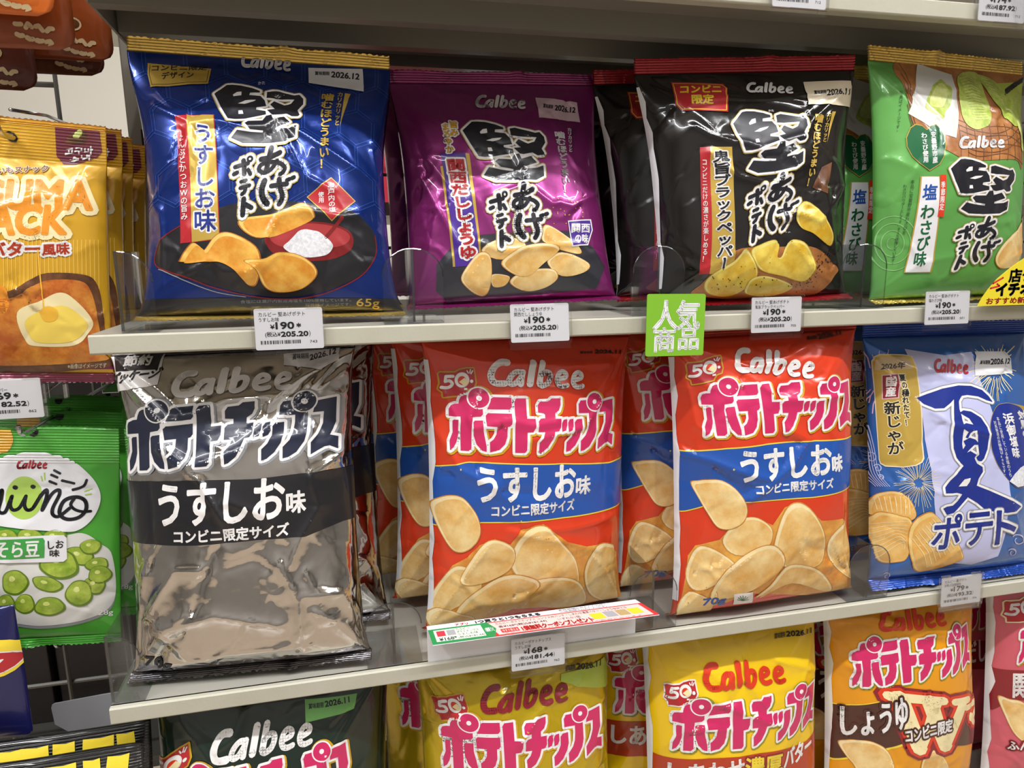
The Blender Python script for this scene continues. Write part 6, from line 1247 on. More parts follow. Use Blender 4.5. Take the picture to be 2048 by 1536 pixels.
('s','film_stripe',1,'amber_pale',5.8,[(513,1088),(502,654)],0,0),
('s','film_stripe',1,'amber_pale',5.8,[(540,1090),(529,655)],0,0),
('s','film_stripe',1,'amber_pale',5.8,[(567,1092),(557,656)],0,0),
('s','film_stripe',1,'amber_pale',5.8,[(594,1094),(584,657)],0,0),
('s','film_stripe',1,'amber_pale',5.8,[(621,1096),(611,657)],0,0),
('s','film_stripe',1,'amber_pale',5.7,[(648,1098),(638,658)],0,0),
('s','film_stripe',1,'amber_pale',5.7,[(674,1101),(665,659)],0,0),
('p','serving_picture',2,'print_bark',[(-252,585),(65,668),(207,760),(329,820),(564,820),(650,755),(684,557),(688,203),(649,54),(-336,38)],1),
('p','serving_picture',3,'print_potato',[(-255,546),(61,614),(211,706),(344,766),(545,767),(615,678),(650,454),(661,204),(623,110),(-322,94)],1),
('p','serving_picture',4,'cream',[(103,502),(266,598),(407,671),(505,614),(614,454),(583,351),(476,246),(211,233),(130,281)],1),
('p','serving_picture',5,'print_butter',[(156,444),(296,536),(434,564),(548,474),(576,392),(462,279),(233,263),(164,323)],1),
('s','serving_picture',6,'print_honey',8.7,[(275,995),(282,764),(290,548),(306,448)],0,1),
('p','serving_picture',6,'print_honey',[(260,519),(325,561),(384,523),(364,450),(288,440)],1),
('p','price_spot',3,'orange',[(58,598),(49,551),(29,510),(3,485),(-26,478),(-51,490),(-69,521),(-77,564),(-74,612),(-61,657),(-39,691),(-12,710),(15,709),(39,689),(54,653),(59,608)],1),
('b','fine_print',1,'maroon_plum',[(-278,138),(285,142),(676,135)],[(-304,26),(263,36),(684,41)]),
('t','fine_print',[(3,'label_beige',0)],'※画像はイメージです',[(395,43),(678,54),(404,87)],0),
('p','hang_hole',2,'hole_dark',[(8,1855),(40,1892),(82,1885),(111,1846),(92,1815),(49,1826)],1)]),
'bean':dict(pose=(-0.108,0.085,-0.2715,0.02,-0.02,0.09),surf={'W':0.155,'H':0.186,'rz':0.028,'D':0.014,'pinch':0,'seed':95,'crumple':0.6,'top':0.9,'bot':0.8},creases=[(((0.0262,0.1671),(0.045,0.1629),(0.049,0.171),(0.068,0.1741)),0.00196,0.003)],film='film_leaf',hang=('foil_leaf',0.004),bottom_seal=('foil_leaf',0.008),items=[
('p','brand_plate',6,'label_white',[(-360,1448),(-198,1595),(95,1670),(355,1629),(552,1484),(636,1312),(598,1142),(490,1029),(345,1021),(-91,1085),(-346,1168)],1),
('p','brand_plate',7,'leaf_pale2',[(218,1307),(213,1252),(194,1202),(163,1164),(124,1141),(81,1136),(38,1150),(0,1180),(-29,1223),(-47,1275),(-51,1330),(-43,1382),(-21,1426),(11,1458),(51,1474),(95,1473),(138,1455),(176,1421),(203,1375),(217,1321)],1),
('g','brand_logo','calbee',[2383,-79,-1473571,126,-2819,16390566],[(8,'red',0)]),
('s','brand_plate',8,'ink_black',26.9,[(-175,1207),(-130,1217),(-100,1338),(-79,1368),(-80,1298),(-94,1207),(-48,1196),(-16,1287),(-8,1317)],0,1),
('s','brand_plate',8,'ink_black',26.8,[(-4,1322),(-12,1252),(10,1213),(55,1231),(96,1321)],0,1),
('s','brand_plate',8,'ink_black',26.9,[(96,1321),(90,1250),(113,1211),(155,1229),(205,1330)],0,1),
('s','brand_plate',8,'ink_black',27.2,[(155,1229),(205,1325),(240,1365),(245,1314),(219,1207),(274,1324),(322,1364),(339,1333),(296,1225),(296,1168),(339,1151),(415,1216)],0,1),
('s','brand_plate',8,'ink_black',29.5,[(343,1198),(377,1280),(458,1308),(523,1274),(534,1199),(489,1137),(417,1120),(362,1144)],1,1),
('s','brand_plate',8,'ink_black',23.6,[(449,1298),(423,1247),(452,1204),(507,1181),(566,1180)],0,1),
('s','brand_plate',8,'ink_black',32.4,[(9,1392),(17,1388)],0,0),
('s','brand_plate',8,'ink_black',32.6,[(137,1396),(144,1392)],0,0),
('s','brand_plate',8,'ink_black',19.3,[(259,1437),(307,1415)],0,0),
('s','brand_plate',8,'ink_black',19.2,[(267,1487),(312,1467)],0,0),
('s','brand_plate',8,'ink_black',19.2,[(285,1522),(330,1498)],0,0),
('s','brand_plate',8,'ink_black',19.4,[(351,1442),(442,1418)],0,0),
('s','brand_plate',8,'ink_black',21.7,[(531,1443),(510,1395),(437,1366)],0,1),
('s','brand_plate',8,'leaf_pale2',9.5,[(521,1348),(571,1367)],0,0),
('s','brand_plate',8,'leaf_pale2',9.5,[(526,1321),(568,1325)],0,0),
('s','brand_plate',8,'leaf_pale2',9.2,[(194,1475),(207,1441)],0,0),
('s','brand_plate',8,'leaf_pale2',9.2,[(215,1500),(224,1450)],0,0),
('p','serving_picture',1,'print_grey',[(-346,955),(308,953),(508,966),(633,862),(721,727),(725,310),(538,164),(227,114),(4,142),(-387,281)],1),
('p','serving_picture',2,'print_paper',[(-346,981),(308,979),(508,992),(634,889),(721,754),(726,339),(540,196),(231,147),(8,174),(-384,310)],1),
('p','serving_picture',3,'print_bean_dark',[(53,982),(49,955),(19,935),(-20,926),(-56,930),(-93,946),(-120,971),(-120,999),(-104,1026),(-83,1046),(-51,1055),(-10,1051),(21,1035),(40,1011)],1),
('p','serving_picture',4,'print_bean',[(40,988),(36,965),(10,947),(-24,939),(-56,943),(-89,957),(-112,978),(-113,1003),(-98,1027),(-80,1044),(-51,1052),(-15,1049),(12,1035),(28,1014)],1),
('p','serving_picture',5,'print_wasabi_light',[(-32,1008),(-33,1003),(-39,998),(-48,996),(-56,997),(-64,1001),(-70,1006),(-70,1012),(-66,1018),(-62,1022),(-55,1024),(-46,1024),(-39,1020),(-35,1015)],1),
('p','serving_picture',4,'print_bean_dark',[(242,970),(227,944),(189,926),(148,920),(105,927),(60,946),(37,972),(39,1001),(50,1027),(72,1046),(115,1052),(161,1045),(196,1027),(225,1000)],1),
('p','serving_picture',5,'print_bean',[(226,978),(213,955),(180,939),(144,934),(105,940),(66,956),(46,979),(47,1005),(57,1028),(76,1044),(114,1049),(155,1043),(186,1027),(211,1004)],1),
('p','serving_picture',6,'print_wasabi_light',[(137,1003),(134,997),(125,993),(116,992),(107,994),(97,998),(92,1003),(92,1010),(95,1015),(100,1019),(109,1021),(119,1019),(127,1015),(133,1010)],1),
('p','serving_picture',5,'print_bean_dark',[(400,984),(389,953),(365,925),(336,906),(297,900),(259,908),(238,928),(228,956),(225,988),(242,1016),(279,1034),(316,1041),(351,1033),(385,1013)],1),
('p','serving_picture',6,'print_bean',[(386,988),(376,960),(355,936),(330,919),(295,914),(262,921),(244,938),(235,963),(232,991),(247,1016),(279,1032),(312,1038),(343,1031),(373,1013)],1),
('p','serving_picture',7,'print_wasabi_light',[(311,995),(308,989),(303,983),(297,978),(288,977),(280,979),(275,983),(273,989),(272,996),(276,1002),(284,1006),(292,1008),(300,1006),(308,1002)],1),
('p','serving_picture',6,'print_bean_dark',[(648,866),(637,837),(620,813),(592,799),(555,799),(524,811),(505,834),(490,863),(490,893),(513,917),(547,931),(580,932),(615,919),(643,895)],1),
('p','serving_picture',7,'print_bean',[(636,872),(626,847),(611,825),(586,813),(554,813),(527,824),(510,843),(497,869),(496,896),(517,917),(547,929),(576,930),(607,919),(631,897)],1),
('p','serving_picture',8,'print_wasabi_light',[(571,888),(568,882),(564,876),(558,873),(550,873),(543,876),(539,881),(536,887),(536,894),(541,899),(548,902),(556,902),(563,900),(569,894)],1),
('p','serving_picture',3,'print_bean_dark',[(585,739),(567,711),(539,698),(494,703),(445,725),(413,758),(389,798),(377,836),(396,864),(440,877),(485,873),(530,852),(573,817),(593,776)],1),
('p','serving_picture',4,'print_bean',[(571,751),(555,727),(530,715),(490,719),(448,738),(419,768),(398,802),(388,836),(405,861),(443,872),(483,869),(522,850),(560,819),(578,784)],1),
('p','serving_picture',5,'print_wasabi_light',[(488,805),(484,798),(478,795),(468,796),(457,801),(450,808),(445,817),(442,826),(446,832),(456,835),(466,834),(476,829),(485,822),(490,813)],1),
('p','serving_picture',4,'print_bean_dark',[(692,702),(693,672),(676,649),(639,637),(601,637),(567,648),(535,670),(520,698),(534,725),(559,748),(589,762),(628,764),(665,751),(685,730)],1),
('p','serving_picture',5,'print_bean',[(680,708),(681,682),(665,662),(633,651),(600,650),(570,660),(542,680),(529,704),(540,728),(563,748),(589,761),(623,762),(656,751),(674,732)],1),
('p','serving_picture',6,'print_wasabi_light',[(614,723),(614,717),(610,711),(602,708),(594,708),(586,711),(579,716),(576,722),(579,728),(585,733),(591,736),(600,736),(608,734),(612,729)],1),
('p','serving_picture',5,'print_bean_dark',[(482,695),(473,639),(423,602),(355,591),(294,605),(236,644),(193,700),(193,760),(227,813),(268,851),(322,865),(390,851),(442,812),(467,757)],1),
('p','serving_picture',6,'print_bean',[(462,705),(454,656),(410,624),(351,613),(297,626),(246,660),(208,709),(208,762),(237,809),(274,842),(322,854),(382,842),(427,808),(449,760)],1),
('p','serving_picture',7,'print_wasabi_light',[(343,765),(341,752),(330,744),(316,742),(302,745),(289,753),(280,765),(280,778),(287,790),(296,798),(308,801),(323,798),(335,790),(340,778)],1),
('p','serving_picture',6,'print_bean_dark',[(719,603),(715,567),(688,539),(655,523),(618,522),(578,538),(551,567),(548,602),(554,638),(569,669),(602,687),(642,687),(673,672),(700,642)],1),
('p','serving_picture',7,'print_bean',[(706,610),(703,578),(678,553),(649,539),(617,538),(581,553),(558,577),(555,608),(561,640),(574,668),(602,683),(638,684),(665,670),(689,644)],1),
('p','serving_picture',8,'print_wasabi_light',[(633,633),(632,625),(626,619),(619,615),(611,615),(602,618),(596,625),(595,632),(596,640),(600,647),(607,651),(616,651),(623,648),(629,642)],1),
('p','serving_picture',3,'print_bean_dark',[(112,570),(90,519),(54,480),(16,461),(-29,465),(-69,493),(-85,537),(-85,589),(-78,639),(-53,677),(-9,696),(35,692),(70,666),(101,622)],1),
('p','serving_picture',4,'print_bean',[(96,576),(77,532),(45,498),(12,481),(-27,485),(-62,509),(-77,548),(-77,593),(-71,638),(-49,671),(-10,688),(29,684),(59,661),(87,623)],1),
('p','serving_picture',5,'print_wasabi_light',[(11,614),(6,603),(-2,595),(-10,590),(-20,591),(-29,597),(-33,607),(-33,618),(-31,629),(-26,638),(-16,642),(-6,641),(1,635),(8,625)],1),
('p','serving_picture',4,'print_bean_dark',[(360,511),(332,487),(298,475),(254,478),(201,497),(161,526),(143,560),(134,593),(141,618),(180,630),(233,627),(281,609),(326,580),(360,544)],1),
('p','serving_picture',5,'print_bean',[(344,522),(319,501),(288,490),(250,493),(204,510),(168,535),(152,565),(144,594),(151,616),(185,627),(232,624),(274,608),(313,582),(343,551)],1),
('p','serving_picture',6,'print_wasabi_light',[(246,567),(240,561),(233,559),(223,559),(211,563),(203,570),(199,577),(197,584),(198,590),(207,593),(219,592),(229,588),(239,582),(246,574)],1),
('p','serving_picture',5,'print_bean_dark',[(666,476),(650,444),(629,424),(596,421),(559,435),(534,463),(518,500),(510,539),(522,571),(554,590),(589,594),(622,580),(654,551),(672,513)],1),
('p','serving_picture',6,'print_bean',[(654,486),(640,458),(622,440),(592,438),(560,450),(538,475),(524,507),(517,541),(527,570),(556,587),(587,590),(616,578),(644,552),(659,519)],1),
('p','serving_picture',7,'print_wasabi_light',[(592,529),(589,522),(584,518),(577,517),(569,520),(563,526),(560,534),(558,543),(561,550),(568,554),(576,555),(583,552),(590,546),(594,537)],1),
('p','serving_picture',6,'print_bean_dark',[(571,477),(577,421),(563,370),(523,336),(478,325),(437,338),(395,374),(370,426),(377,481),(404,529),(436,563),(480,575),(528,561),(558,527)],1),
('p','serving_picture',7,'print_bean',[(557,480),(563,431),(550,386),(515,357),(476,346),(439,358),(403,390),(381,435),(387,483),(410,526),(439,556),(478,566),(519,554),(545,524)],1),
('p','serving_picture',8,'print_wasabi_light',[(480,497),(482,485),(478,474),(470,466),(460,464),(451,467),(442,474),(436,486),(438,498),(443,508),(450,516),(460,518),(471,515),(477,508)],1),
('p','serving_picture',3,'print_bean_dark',[(141,375),(138,332),(114,297),(78,278),(45,278),(14,297),(-11,332),(-15,374),(2,416),(24,449),(52,468),(88,468),(118,450),(133,417)],1),
('p','serving_picture',4,'print_bean',[(129,381),(127,343),(106,313),(74,296),(45,296),(18,313),(-4,343),(-8,380),(7,417),(26,446),(51,462),(83,462),(109,447),(122,418)],1),
('p','serving_picture',5,'print_wasabi_light',[(69,404),(69,395),(64,388),(56,384),(49,384),(42,388),(36,395),(35,404),(39,413),(44,421),(50,425),(58,425),(64,421),(67,414)],1),
('p','serving_picture',4,'print_bean_dark',[(373,342),(365,300),(322,268),(271,249),(221,249),(168,268),(134,301),(135,341),(152,381),(177,414),(223,432),(279,432),(321,415),(351,383)],1),
('p','serving_picture',5,'print_bean',[(356,348),(348,312),(311,283),(266,267),(222,267),(176,283),(146,312),(146,347),(161,382),(183,411),(224,428),(273,428),(310,413),(336,385)],1),
('p','serving_picture',6,'print_wasabi_light',[(255,372),(253,363),(244,356),(233,352),(222,352),(210,356),(203,363),(203,372),(207,381),(212,388),(222,392),(235,392),(244,388),(250,381)],1),
('p','serving_picture',5,'print_bean_dark',[(-6,358),(-27,319),(-58,293),(-87,285),(-114,296),(-136,324),(-141,363),(-131,405),(-118,443),(-96,468),(-65,476),(-37,466),(-19,439),(-6,401)],1),
('p','serving_picture',6,'print_bean',[(-17,367),(-35,333),(-62,310),(-87,303),(-111,312),(-131,337),(-135,371),(-127,408),(-115,441),(-96,464),(-68,471),(-44,462),(-28,438),(-17,404)],1),
('p','serving_picture',7,'print_wasabi_light',[(-70,406),(-74,398),(-81,392),(-87,390),(-93,393),(-98,399),(-99,407),(-97,416),(-94,425),(-90,430),(-83,432),(-76,430),(-72,424),(-70,415)],1),
('p','serving_picture',6,'print_bean_dark',[(-122,503),(-133,453),(-154,407),(-185,373),(-229,359),(-270,368),(-294,398),(-311,442),(-317,491),(-297,537),(-259,570),(-219,583),(-178,575),(-138,546)],1),
('p','serving_picture',7,'print_bean',[(-137,505),(-146,462),(-165,421),(-191,391),(-230,379),(-266,387),(-288,412),(-303,451),(-308,495),(-291,535),(-257,564),(-222,576),(-185,569),(-151,543)],1),
('p','serving_picture',8,'print_wasabi_light',[(-216,514),(-218,503),(-223,493),(-230,485),(-239,482),(-248,484),(-254,490),(-258,500),(-259,511),(-255,521),(-246,528),(-237,531),(-228,529),(-220,523)],1),
('p','serving_picture',3,'print_bean_dark',[(-102,700),(-119,642),(-144,595),(-186,568),(-238,568),(-276,593),(-302,639),(-321,696),(-315,754),(-276,800),(-229,827),(-184,828),(-135,803),(-102,757)],1),
('p','serving_picture',4,'print_bean',[(-117,705),(-132,655),(-154,613),(-191,590),(-237,589),(-271,611),(-294,652),(-310,702),(-304,753),(-271,793),(-230,817),(-189,817),(-147,796),(-118,756)],1),
('p','serving_picture',5,'print_wasabi_light',[(-205,739),(-209,727),(-214,717),(-224,711),(-235,711),(-244,716),(-249,726),(-254,738),(-252,751),(-244,761),(-233,767),(-223,767),(-213,762),(-205,752)],1),
('p','flavor_plate',10,'label_white',[(-346,993),(374,993),(395,966),(397,779),(370,754),(-352,779)],0),
('p','flavor_plate',11,'print_leaf',[(-346,968),(228,974),(242,948),(233,799),(-351,800)],0),
('t','flavor_plate',[(12,'white',3.2)],'そら豆',[(-110,820),(196,818),(-107,950)],0),
('t','flavor_plate',[(12,'ink_black',1.6)],'しお',[(263,877),(373,879),(264,947)],0),
('t','flavor_plate',[(12,'ink_black',1.6)],'味',[(273,805),(342,805),(274,867)],0),
('t','weight_mark',[(3,'white',0.4)],'28g',[(606,207),(714,190),(609,268)],0),
('p','flower_print',2,'amber',[(-185,1903),(-78,1913),(-36,1854),(-25,1756),(-80,1669),(-193,1690)],1),
('p','hang_hole',2,'hole_dark',[(103,1882),(140,1909),(165,1875),(157,1830),(130,1806),(101,1822)],1)]),
}

# ------------------------------------------------------------------ the setting
def slab(name, x0, x1, y0, y1, z0, z1, m): return struct(MB().box(x0, x1, y0, y1, z0, z1, m).build(name))
slab('floor', -3, 4, -2.3, 3, -1.06, -1.0, 'floor_tile'); slab('ceiling', -3, 4, -2.3, 3, 1.7, 1.76, 'ceiling_board')
slab('wall_front', -3, 4, -2.36, -2.3, -1.0, 1.7, 'wall_paint'); slab('wall_back', -3, 4, 3, 3.06, -1.0, 1.7, 'wall_cream'); slab('wall_left', -3.06, -3, -2.3, 3, -1.0, 1.7, 'wall_paint'); slab('wall_right', 4, 4.06, -2.3, 3, -1.0, 1.7, 'wall_paint')
# ------------------------------------------------------------------ shelving
YB = .285
def shelf(x0, z, label, over=False):
    t = thing('shelf_board', label, 'shelf', (x0, 0, z), 'beige metal shelf boards'); L = 1.45-x0
    # the rolled front lip: rounded nose, short return underneath
    prof = [(0, -.0012), (.0012, 0), (.006, 0), (.006, -.001), (.0022, -.002), (.0022, -.0128), (.012, -.0128), (.012, -.0145), (.0016, -.0145), (.0004, -.0138), (0, -.013)]
    MB().prism([(0, y, zz) for y, zz in prof], (L, 0, 0), 'shelf_paint').build('front_lip', t)
    MB().box(0, L, .0045, YB, -.002, 0, 'shelf_steel').build('deck', t)
    m = MB()
    for ya, yb, zb in ((.012, .05, -.010), (.075, .09, -.022), (.15, .165, -.022), (.255, .28, -.014)) if over else ((.255, .28, -.02),): m.box(.004, L, ya, yb, zb, -.002, 'post_paint')
    m.build('underside_channel', t)
    MB().prism([(0, .012, -.0145), (0, .012, -.002), (0, YB, -.002), (0, YB, -.03 if over else -.02), (0, .2, -.024 if over else -.014)], (.002, 0, 0), 'shelf_steel').build('end_bracket', t)
    return t
shelf(0, 0, 'beige metal shelf holding the blue, plum, black and green snack bags')
shelf(-.018, -.2968, 'beige metal shelf holding the silver and red snack bags and the promotion strip')
shelf(.0, .2655, 'beige metal shelf overhead along the top edge of the photo', True)
shelf(-.02, -.59, 'beige metal shelf below, under the dark green and yellow bags')
t = thing('shelf_upright', 'grey slotted steel post between the hanging bags and the shelves', 'shelf post', (-.016, .29, -.95))
MB().box(-.017, .017, 0, .025, -.05, 1.75, 'post_paint').build('post', t, .002)
for k in range(8): MB().box(-.004, .001, -.0008, .004, .86+k*.06, .895+k*.06, 'slot_dark').build('slot', t)
def grid(x0, x1, z0, z1, y, label, step, w=.0017):
    m = MB(); n = int((x1-x0)/step)
    for k in range(n+1): m.tube([(x0+k*step, y, z0), (x0+k*step, y, z1)], w, 'wire_paint', 6)
    for k in range(int((z1-z0)/.085)+1): m.tube([(x0, y+2*w, z0+k*.085), (x0+n*step, y+2*w, z0+k*.085)], w*1.15, 'wire_paint', 6)
    o = m.build('wire_grid'); tag(o, label, 'wire grid', 'wire grids at the back of the shelving'); return o
grid(.0, 1.4, -.62, .5, .315, 'grey wire grid behind the snack bags on the shelves', .0548)
grid(-.43, -.035, -.62, .5, .305, 'grey wire grid behind the hanging yellow and green bags', .066, .0024)
MB().box(-.45, 1.45, .33, .35, -1.0, -.63, 'post_paint').build('base_panel'); o = bpy.data.objects['base_panel']; tag(o, 'grey base panel under the shelving at floor level', 'panel')
# ------------------------------------------------------------------ snack bags
LBL = dict(blue='blue snack bag with gold seals and a red salt bowl picture, front of its row', purple='plum purple snack bag with pale chips on a slate, front of its row', black='black snack bag with crimson seal and peppered chips, front of its row', green='green wasabi snack bag with gold seal beside the yellow sign, front of its row',
 silver='shiny silver snack bag with black lettering, front of its row', red='red snack bag with blue band standing behind the promotion strip', redtwo='red snack bag with blue band under the green sign, weight printed at its foot', summer='blue firework snack bag with lavender stripe and ridged chips, front of its row',
 nori='dark green snack bag with white lettering below the silver bag', consomme='mustard yellow metallic snack bag below the price tag and promotion strip', butter='bright yellow snack bag with red band on the lowest row', shoyu='orange snack bag with brown band and big cream W', pink='pink snack bag with maroon band cut by the right edge of the photo',
 sweet='golden yellow snack bag with butter picture, front of its hook', bean='green snack bag with white oval and broad beans, front of its hook')
NM = dict(sweet='hanging_snack_bag', bean='hanging_snack_bag')
B = {k: make_bag(D, NM.get(k, 'snack_bag'), LBL[k]) for k, D in BAGS.items()}
REP = [('blue', (.004, .075, .0), 'blue snack bag hidden behind the front blue bag'), ('purple', (-.012, .06, .008), 'plum purple snack bag right behind the front plum bag, its seal showing above'),
 ('black', (-.02, .055, .002), 'black snack bag right behind the front black bag'), ('black', (-.028, .118, .0), 'black snack bag deep in shadow between the plum and black bags'), ('green', (-.025, .062, .0), 'green snack bag in shadow between the black and front green bags'),
 ('silver', (.02, .064, .0), 'silver snack bag right behind the front silver bag'), ('red', (-.024, .062, .002), 'red snack bag left of and right behind the promotion strip bag'), ('red', (-.045, .124, .0), 'red snack bag deepest left of the promotion strip bag'),
 ('redtwo', (-.032, .064, .002), 'red snack bag peeking out left of the bag under the green sign'), ('redtwo', (-.062, .125, .0), 'red snack bag deep in shadow between the two front red bags'),
 ('summer', (.004, .056, .006), 'blue firework snack bag behind the front one, dark seal showing above'), ('consomme', (-.033, .068, .0), 'mustard snack bag peeking out left of the front mustard bag'), ('butter', (-.035, .068, .0), 'yellow snack bag peeking out left of the front bright yellow bag'),
 ('shoyu', (-.025, .068, .0), 'orange snack bag in shadow left of the bag with the big W'), ('pink', (-.028, .072, .0), 'pink snack bag in shadow behind the front pink bag'),
 ('sweet', (.004, .028, .002), 'golden yellow hanging bag second on its hook'), ('sweet', (.004, .058, .0), 'golden yellow hanging bag third on its hook'), ('sweet', (.006, .09, -.002), 'golden yellow hanging bag last on its hook, mostly in shadow'),
 ('bean', (.006, .04, .004), 'green hanging bag second on the broad bean hook'), ('bean', (-.006, .075, .012), 'green hanging bag last on the broad bean hook, top in shadow')]
for k, off, lb in REP: dup(B[k], off, lb)
GR = {'blue': 'blue snack bags', 'purple': 'plum snack bags', 'black': 'black snack bags', 'green': 'green wasabi snack bags', 'silver': 'silver snack bags', 'red': 'red snack bags', 'redtwo': 'red snack bags', 'summer': 'blue firework snack bags', 'consomme': 'mustard snack bags', 'butter': 'bright yellow snack bags', 'shoyu': 'orange snack bags', 'pink': 'pink snack bags', 'sweet': 'golden yellow hanging bags', 'bean': 'broad bean hanging bags'}
lab2g = {LBL[k]: GR[k] for k in GR}; lab2g.update({lb: GR[k] for k, off, lb in REP})
for o in list(C.objects):
    if o.get('label') in lab2g: o['group'] = lab2g[o['label']]
# ------------------------------------------------------------------ flat print on cards: triangles in a card's plane -> mesh
def flat_print(name, parent, items, O, X, Y, N):
    """items: [(layer, material, tris)] in metres along X, Y from O"""
    O, X, Y, N = (np.array(v, float) for v in (O, X, Y, N)); ms = []; co = []; mi = []
    for l, m, T in items:
        if m not in ms: ms.append(m)
        co.append((O+T[..., 0:1]*X+T[..., 1:2]*Y+N*(.0001+.00006*l)).reshape(-1, 3)); mi += [ms.index(m)]*len(T)
    co = np.concatenate(co); return link(name, raw_mesh(name, co, [3]*(len(co)//3), np.arange(len(co)), None, mi), ms, parent)
def tx(s, x0, y0, x1, y1, m, bold=.0, l=1): return (l, m, type_tris(s, [(x0, y0), (x1, y0), (x0, y1)], 0, bold))
def rect(x0, y0, x1, y1, m, l=0): return (l, m, fill([(x0, y0), (x1, y0), (x1, y1), (x0, y1)]))
def rounded(w, h, r, k=5): return [(cx+r*math.cos(a+j/k*math.pi/2), cy+r*math.sin(a+j/k*math.pi/2)) for cx, cy, a in ((w/2-r, h/2-r, 0), (-w/2+r, h/2-r, math.pi/2), (-w/2+r, -h/2+r, math.pi), (w/2-r, -h/2+r, -math.pi/2)) for j in range(k+1)]
def price_tag(x, z, l1, l2, price, tax, num, label, tilt=0., turn=0., y=-.0035, code=1):
    """shelf price card in a clear plastic pocket that clips on the lip"""
    t = thing('price_tag', label, 'price tag', (x, y, z), 'price tags on the shelf lips', rot(turn, -tilt, 0))
    W, Hh = .0495, .031
    MB().prism([(a, 0, b) for a, b in rounded(W, Hh, .0015)], (0, .0006, 0), 'card_white').build('card', t)
    m = MB(); m.prism([(a, -.0016, b) for a, b in rounded(W+.004, Hh+.0035, .002)], (0, .0007, 0), 'holder_clear')
    m.box(-.010, .016, -.0032, -.0009, -Hh/2-.004, -Hh/2-.001, 'holder_clear'); m.box(-W/2-.001, W/2+.001, -.0009, .0016, -Hh/2-.0062, -Hh/2-.001, 'holder_clear')
    m.box(-W/2-.002, -W/2-.0006, -.0009, .0016, -Hh/2, Hh/2, 'holder_clear'); m.box(W/2+.0006, W/2+.002, -.0009, .0016, -Hh/2, Hh/2, 'holder_clear'); m.box(-W/2, -W/2+.012, -.0009, .0016, Hh/2, Hh/2+.0022, 'holder_clear'); m.box(W/2-.012, W/2, -.0009, .0016, Hh/2, Hh/2+.0022, 'holder_clear')
    m.build('clear_holder', t)
    I = [tx(l1, -.0215, .0095, -.0215+.0026*len(l1)*1.17, .0128, 'tag_ink'), tx(l2, -.0215, .0056, -.0215+.0026*len(l2)*1.12, .0088, 'tag_ink'), tx('¥', -.0135, .0002, -.0105, .0034, 'tag_ink', .00012), tx(price, -.0095, .0, .0035, .005, 'tag_ink', .0003), tx('*', .0055, .001, .0085, .004, 'tag_ink', .0002), tx('(税込¥', -.0175, -.0062, -.0065, -.002, 'tag_ink', .00005), tx(tax, -.006, -.0058, .0135, -.0022, 'tag_ink', .00024), tx(')', .0142, -.0064, .0152, -.0018, 'tag_ink')]
    r = rng_of(int(num) if num else 5); a = -.021
    while a < .008:
        w = r.choice([.0003, .0005, .0008]); I.append(rect(a, -.0112, a+w, -.0085, 'tag_ink', 1)); a += w+r.choice([.0003, .0005, .0009])
    if num: I.append(tx(num, .0145, -.0112, .0198, -.0092, 'tag_ink'))
    flat_print('lettering', t, I, (0, 0, 0), (1, 0, 0), (0, 0, 1), (0, -1, 0)); return t
price_tag(.1388, .0005, 'カルビー 堅あげポテト', 'うすしお味', '190', '205.20', '743', 'price tag below the blue bag, its tax price 205.20', .08)
price_tag(.3352, -.0015, 'カルビー 堅あげポテト', '関西だししょうゆ', '190', '205.20', '', 'price tag below the plum bag, slightly skewed in its pocket', .12, .0)
price_tag(.5525, -.0015, 'カルビー 堅あげポテト', '鬼旨ブラックペッパー', '190', '205.20', '705', 'price tag below the black bag with peppered chips', .05)
price_tag(.7335, -.0005, 'カルビー 堅あげポテト', '塩わさび味', '190', '205.20', '501', 'price tag below the green wasabi bag', .06)
price_tag(.333, -.2975, 'カルビーポテトチップス', 'うすしお味', '168', '181.44', '762', 'price tag on the lip in front of the red promotion strip', .02, 0)
price_tag(.789, -.2955, 'カルビー 夏ポテト', '対馬の浜御塩味', '179', '193.32', '754', 'price tag below the blue firework bag', .06)
price_tag(.5555, .265, 'カルビー ポテト', 'しお味', '174', '187.92', '712', 'price tag cut by the top edge of the photo, nearer the middle', .02)
price_tag(.757, .266, 'カルビー ポテト', 'のり味', '174', '187.92', '713', 'price tag cut by the upper right corner of the photo', .02)
# ------------------------------------------------------------------ clear dividers
def divider(x, z, label, left=True, right=True, depth=.06, w=.0237, h=.0585):
    t = thing('shelf_divider', label, 'shelf divider', (x, .0068, z), 'clear shelf dividers')
    r = .022; pts = []
    if right: pts += [(w, 0), (w, h-r)]+[(w-r+r*math.cos(a), h-r+r*math.sin(a)) for a in np.linspace(.2, math.pi/2, 7)]
    else: pts += [(.0008, 0), (.0008, h)]
    if left: pts += [(-w+r+r*math.cos(a), h-r+r*math.sin(a)) for a in np.linspace(math.pi/2, math.pi-.2, 7)]+[(-w, h-r), (-w, 0)]
    else: pts += [(-.0008, h), (-.0008, 0)]
    m = MB().prism([(a, 0, b) for a, b in pts], (0, -.0016, 0), 'acrylic')
    m.build('front_plate', t); e = MB()
    n = len(pts)
    e.tube([(a, -.0008, b) for a, b in pts[1:n-1]], .00055, 'acrylic_edge', 5); e.build('front_rim', t)
    MB().box(-.0008, .0008, .0002, depth, .0012, h, 'acrylic').build('fin', t); MB().box(-.0009, .0009, .0, .0006, .0012, h, 'acrylic_edge').build('fin_edge', t)
    MB().box(-w if left else -.0008, w if right else .0008, .0002, depth, 0, .0012, 'acrylic').build('foot', t)
    return t
divider(.0218, .0003, 'clear acrylic divider at the left end of the shelf with the blue bag', False)
divider(.234, .0003, 'clear acrylic divider between the blue and plum bags')
divider(.4432, .0003, 'clear acrylic divider behind the green popular-item sign')
divider(.6468, .0003, 'clear acrylic divider between the black and green bags')
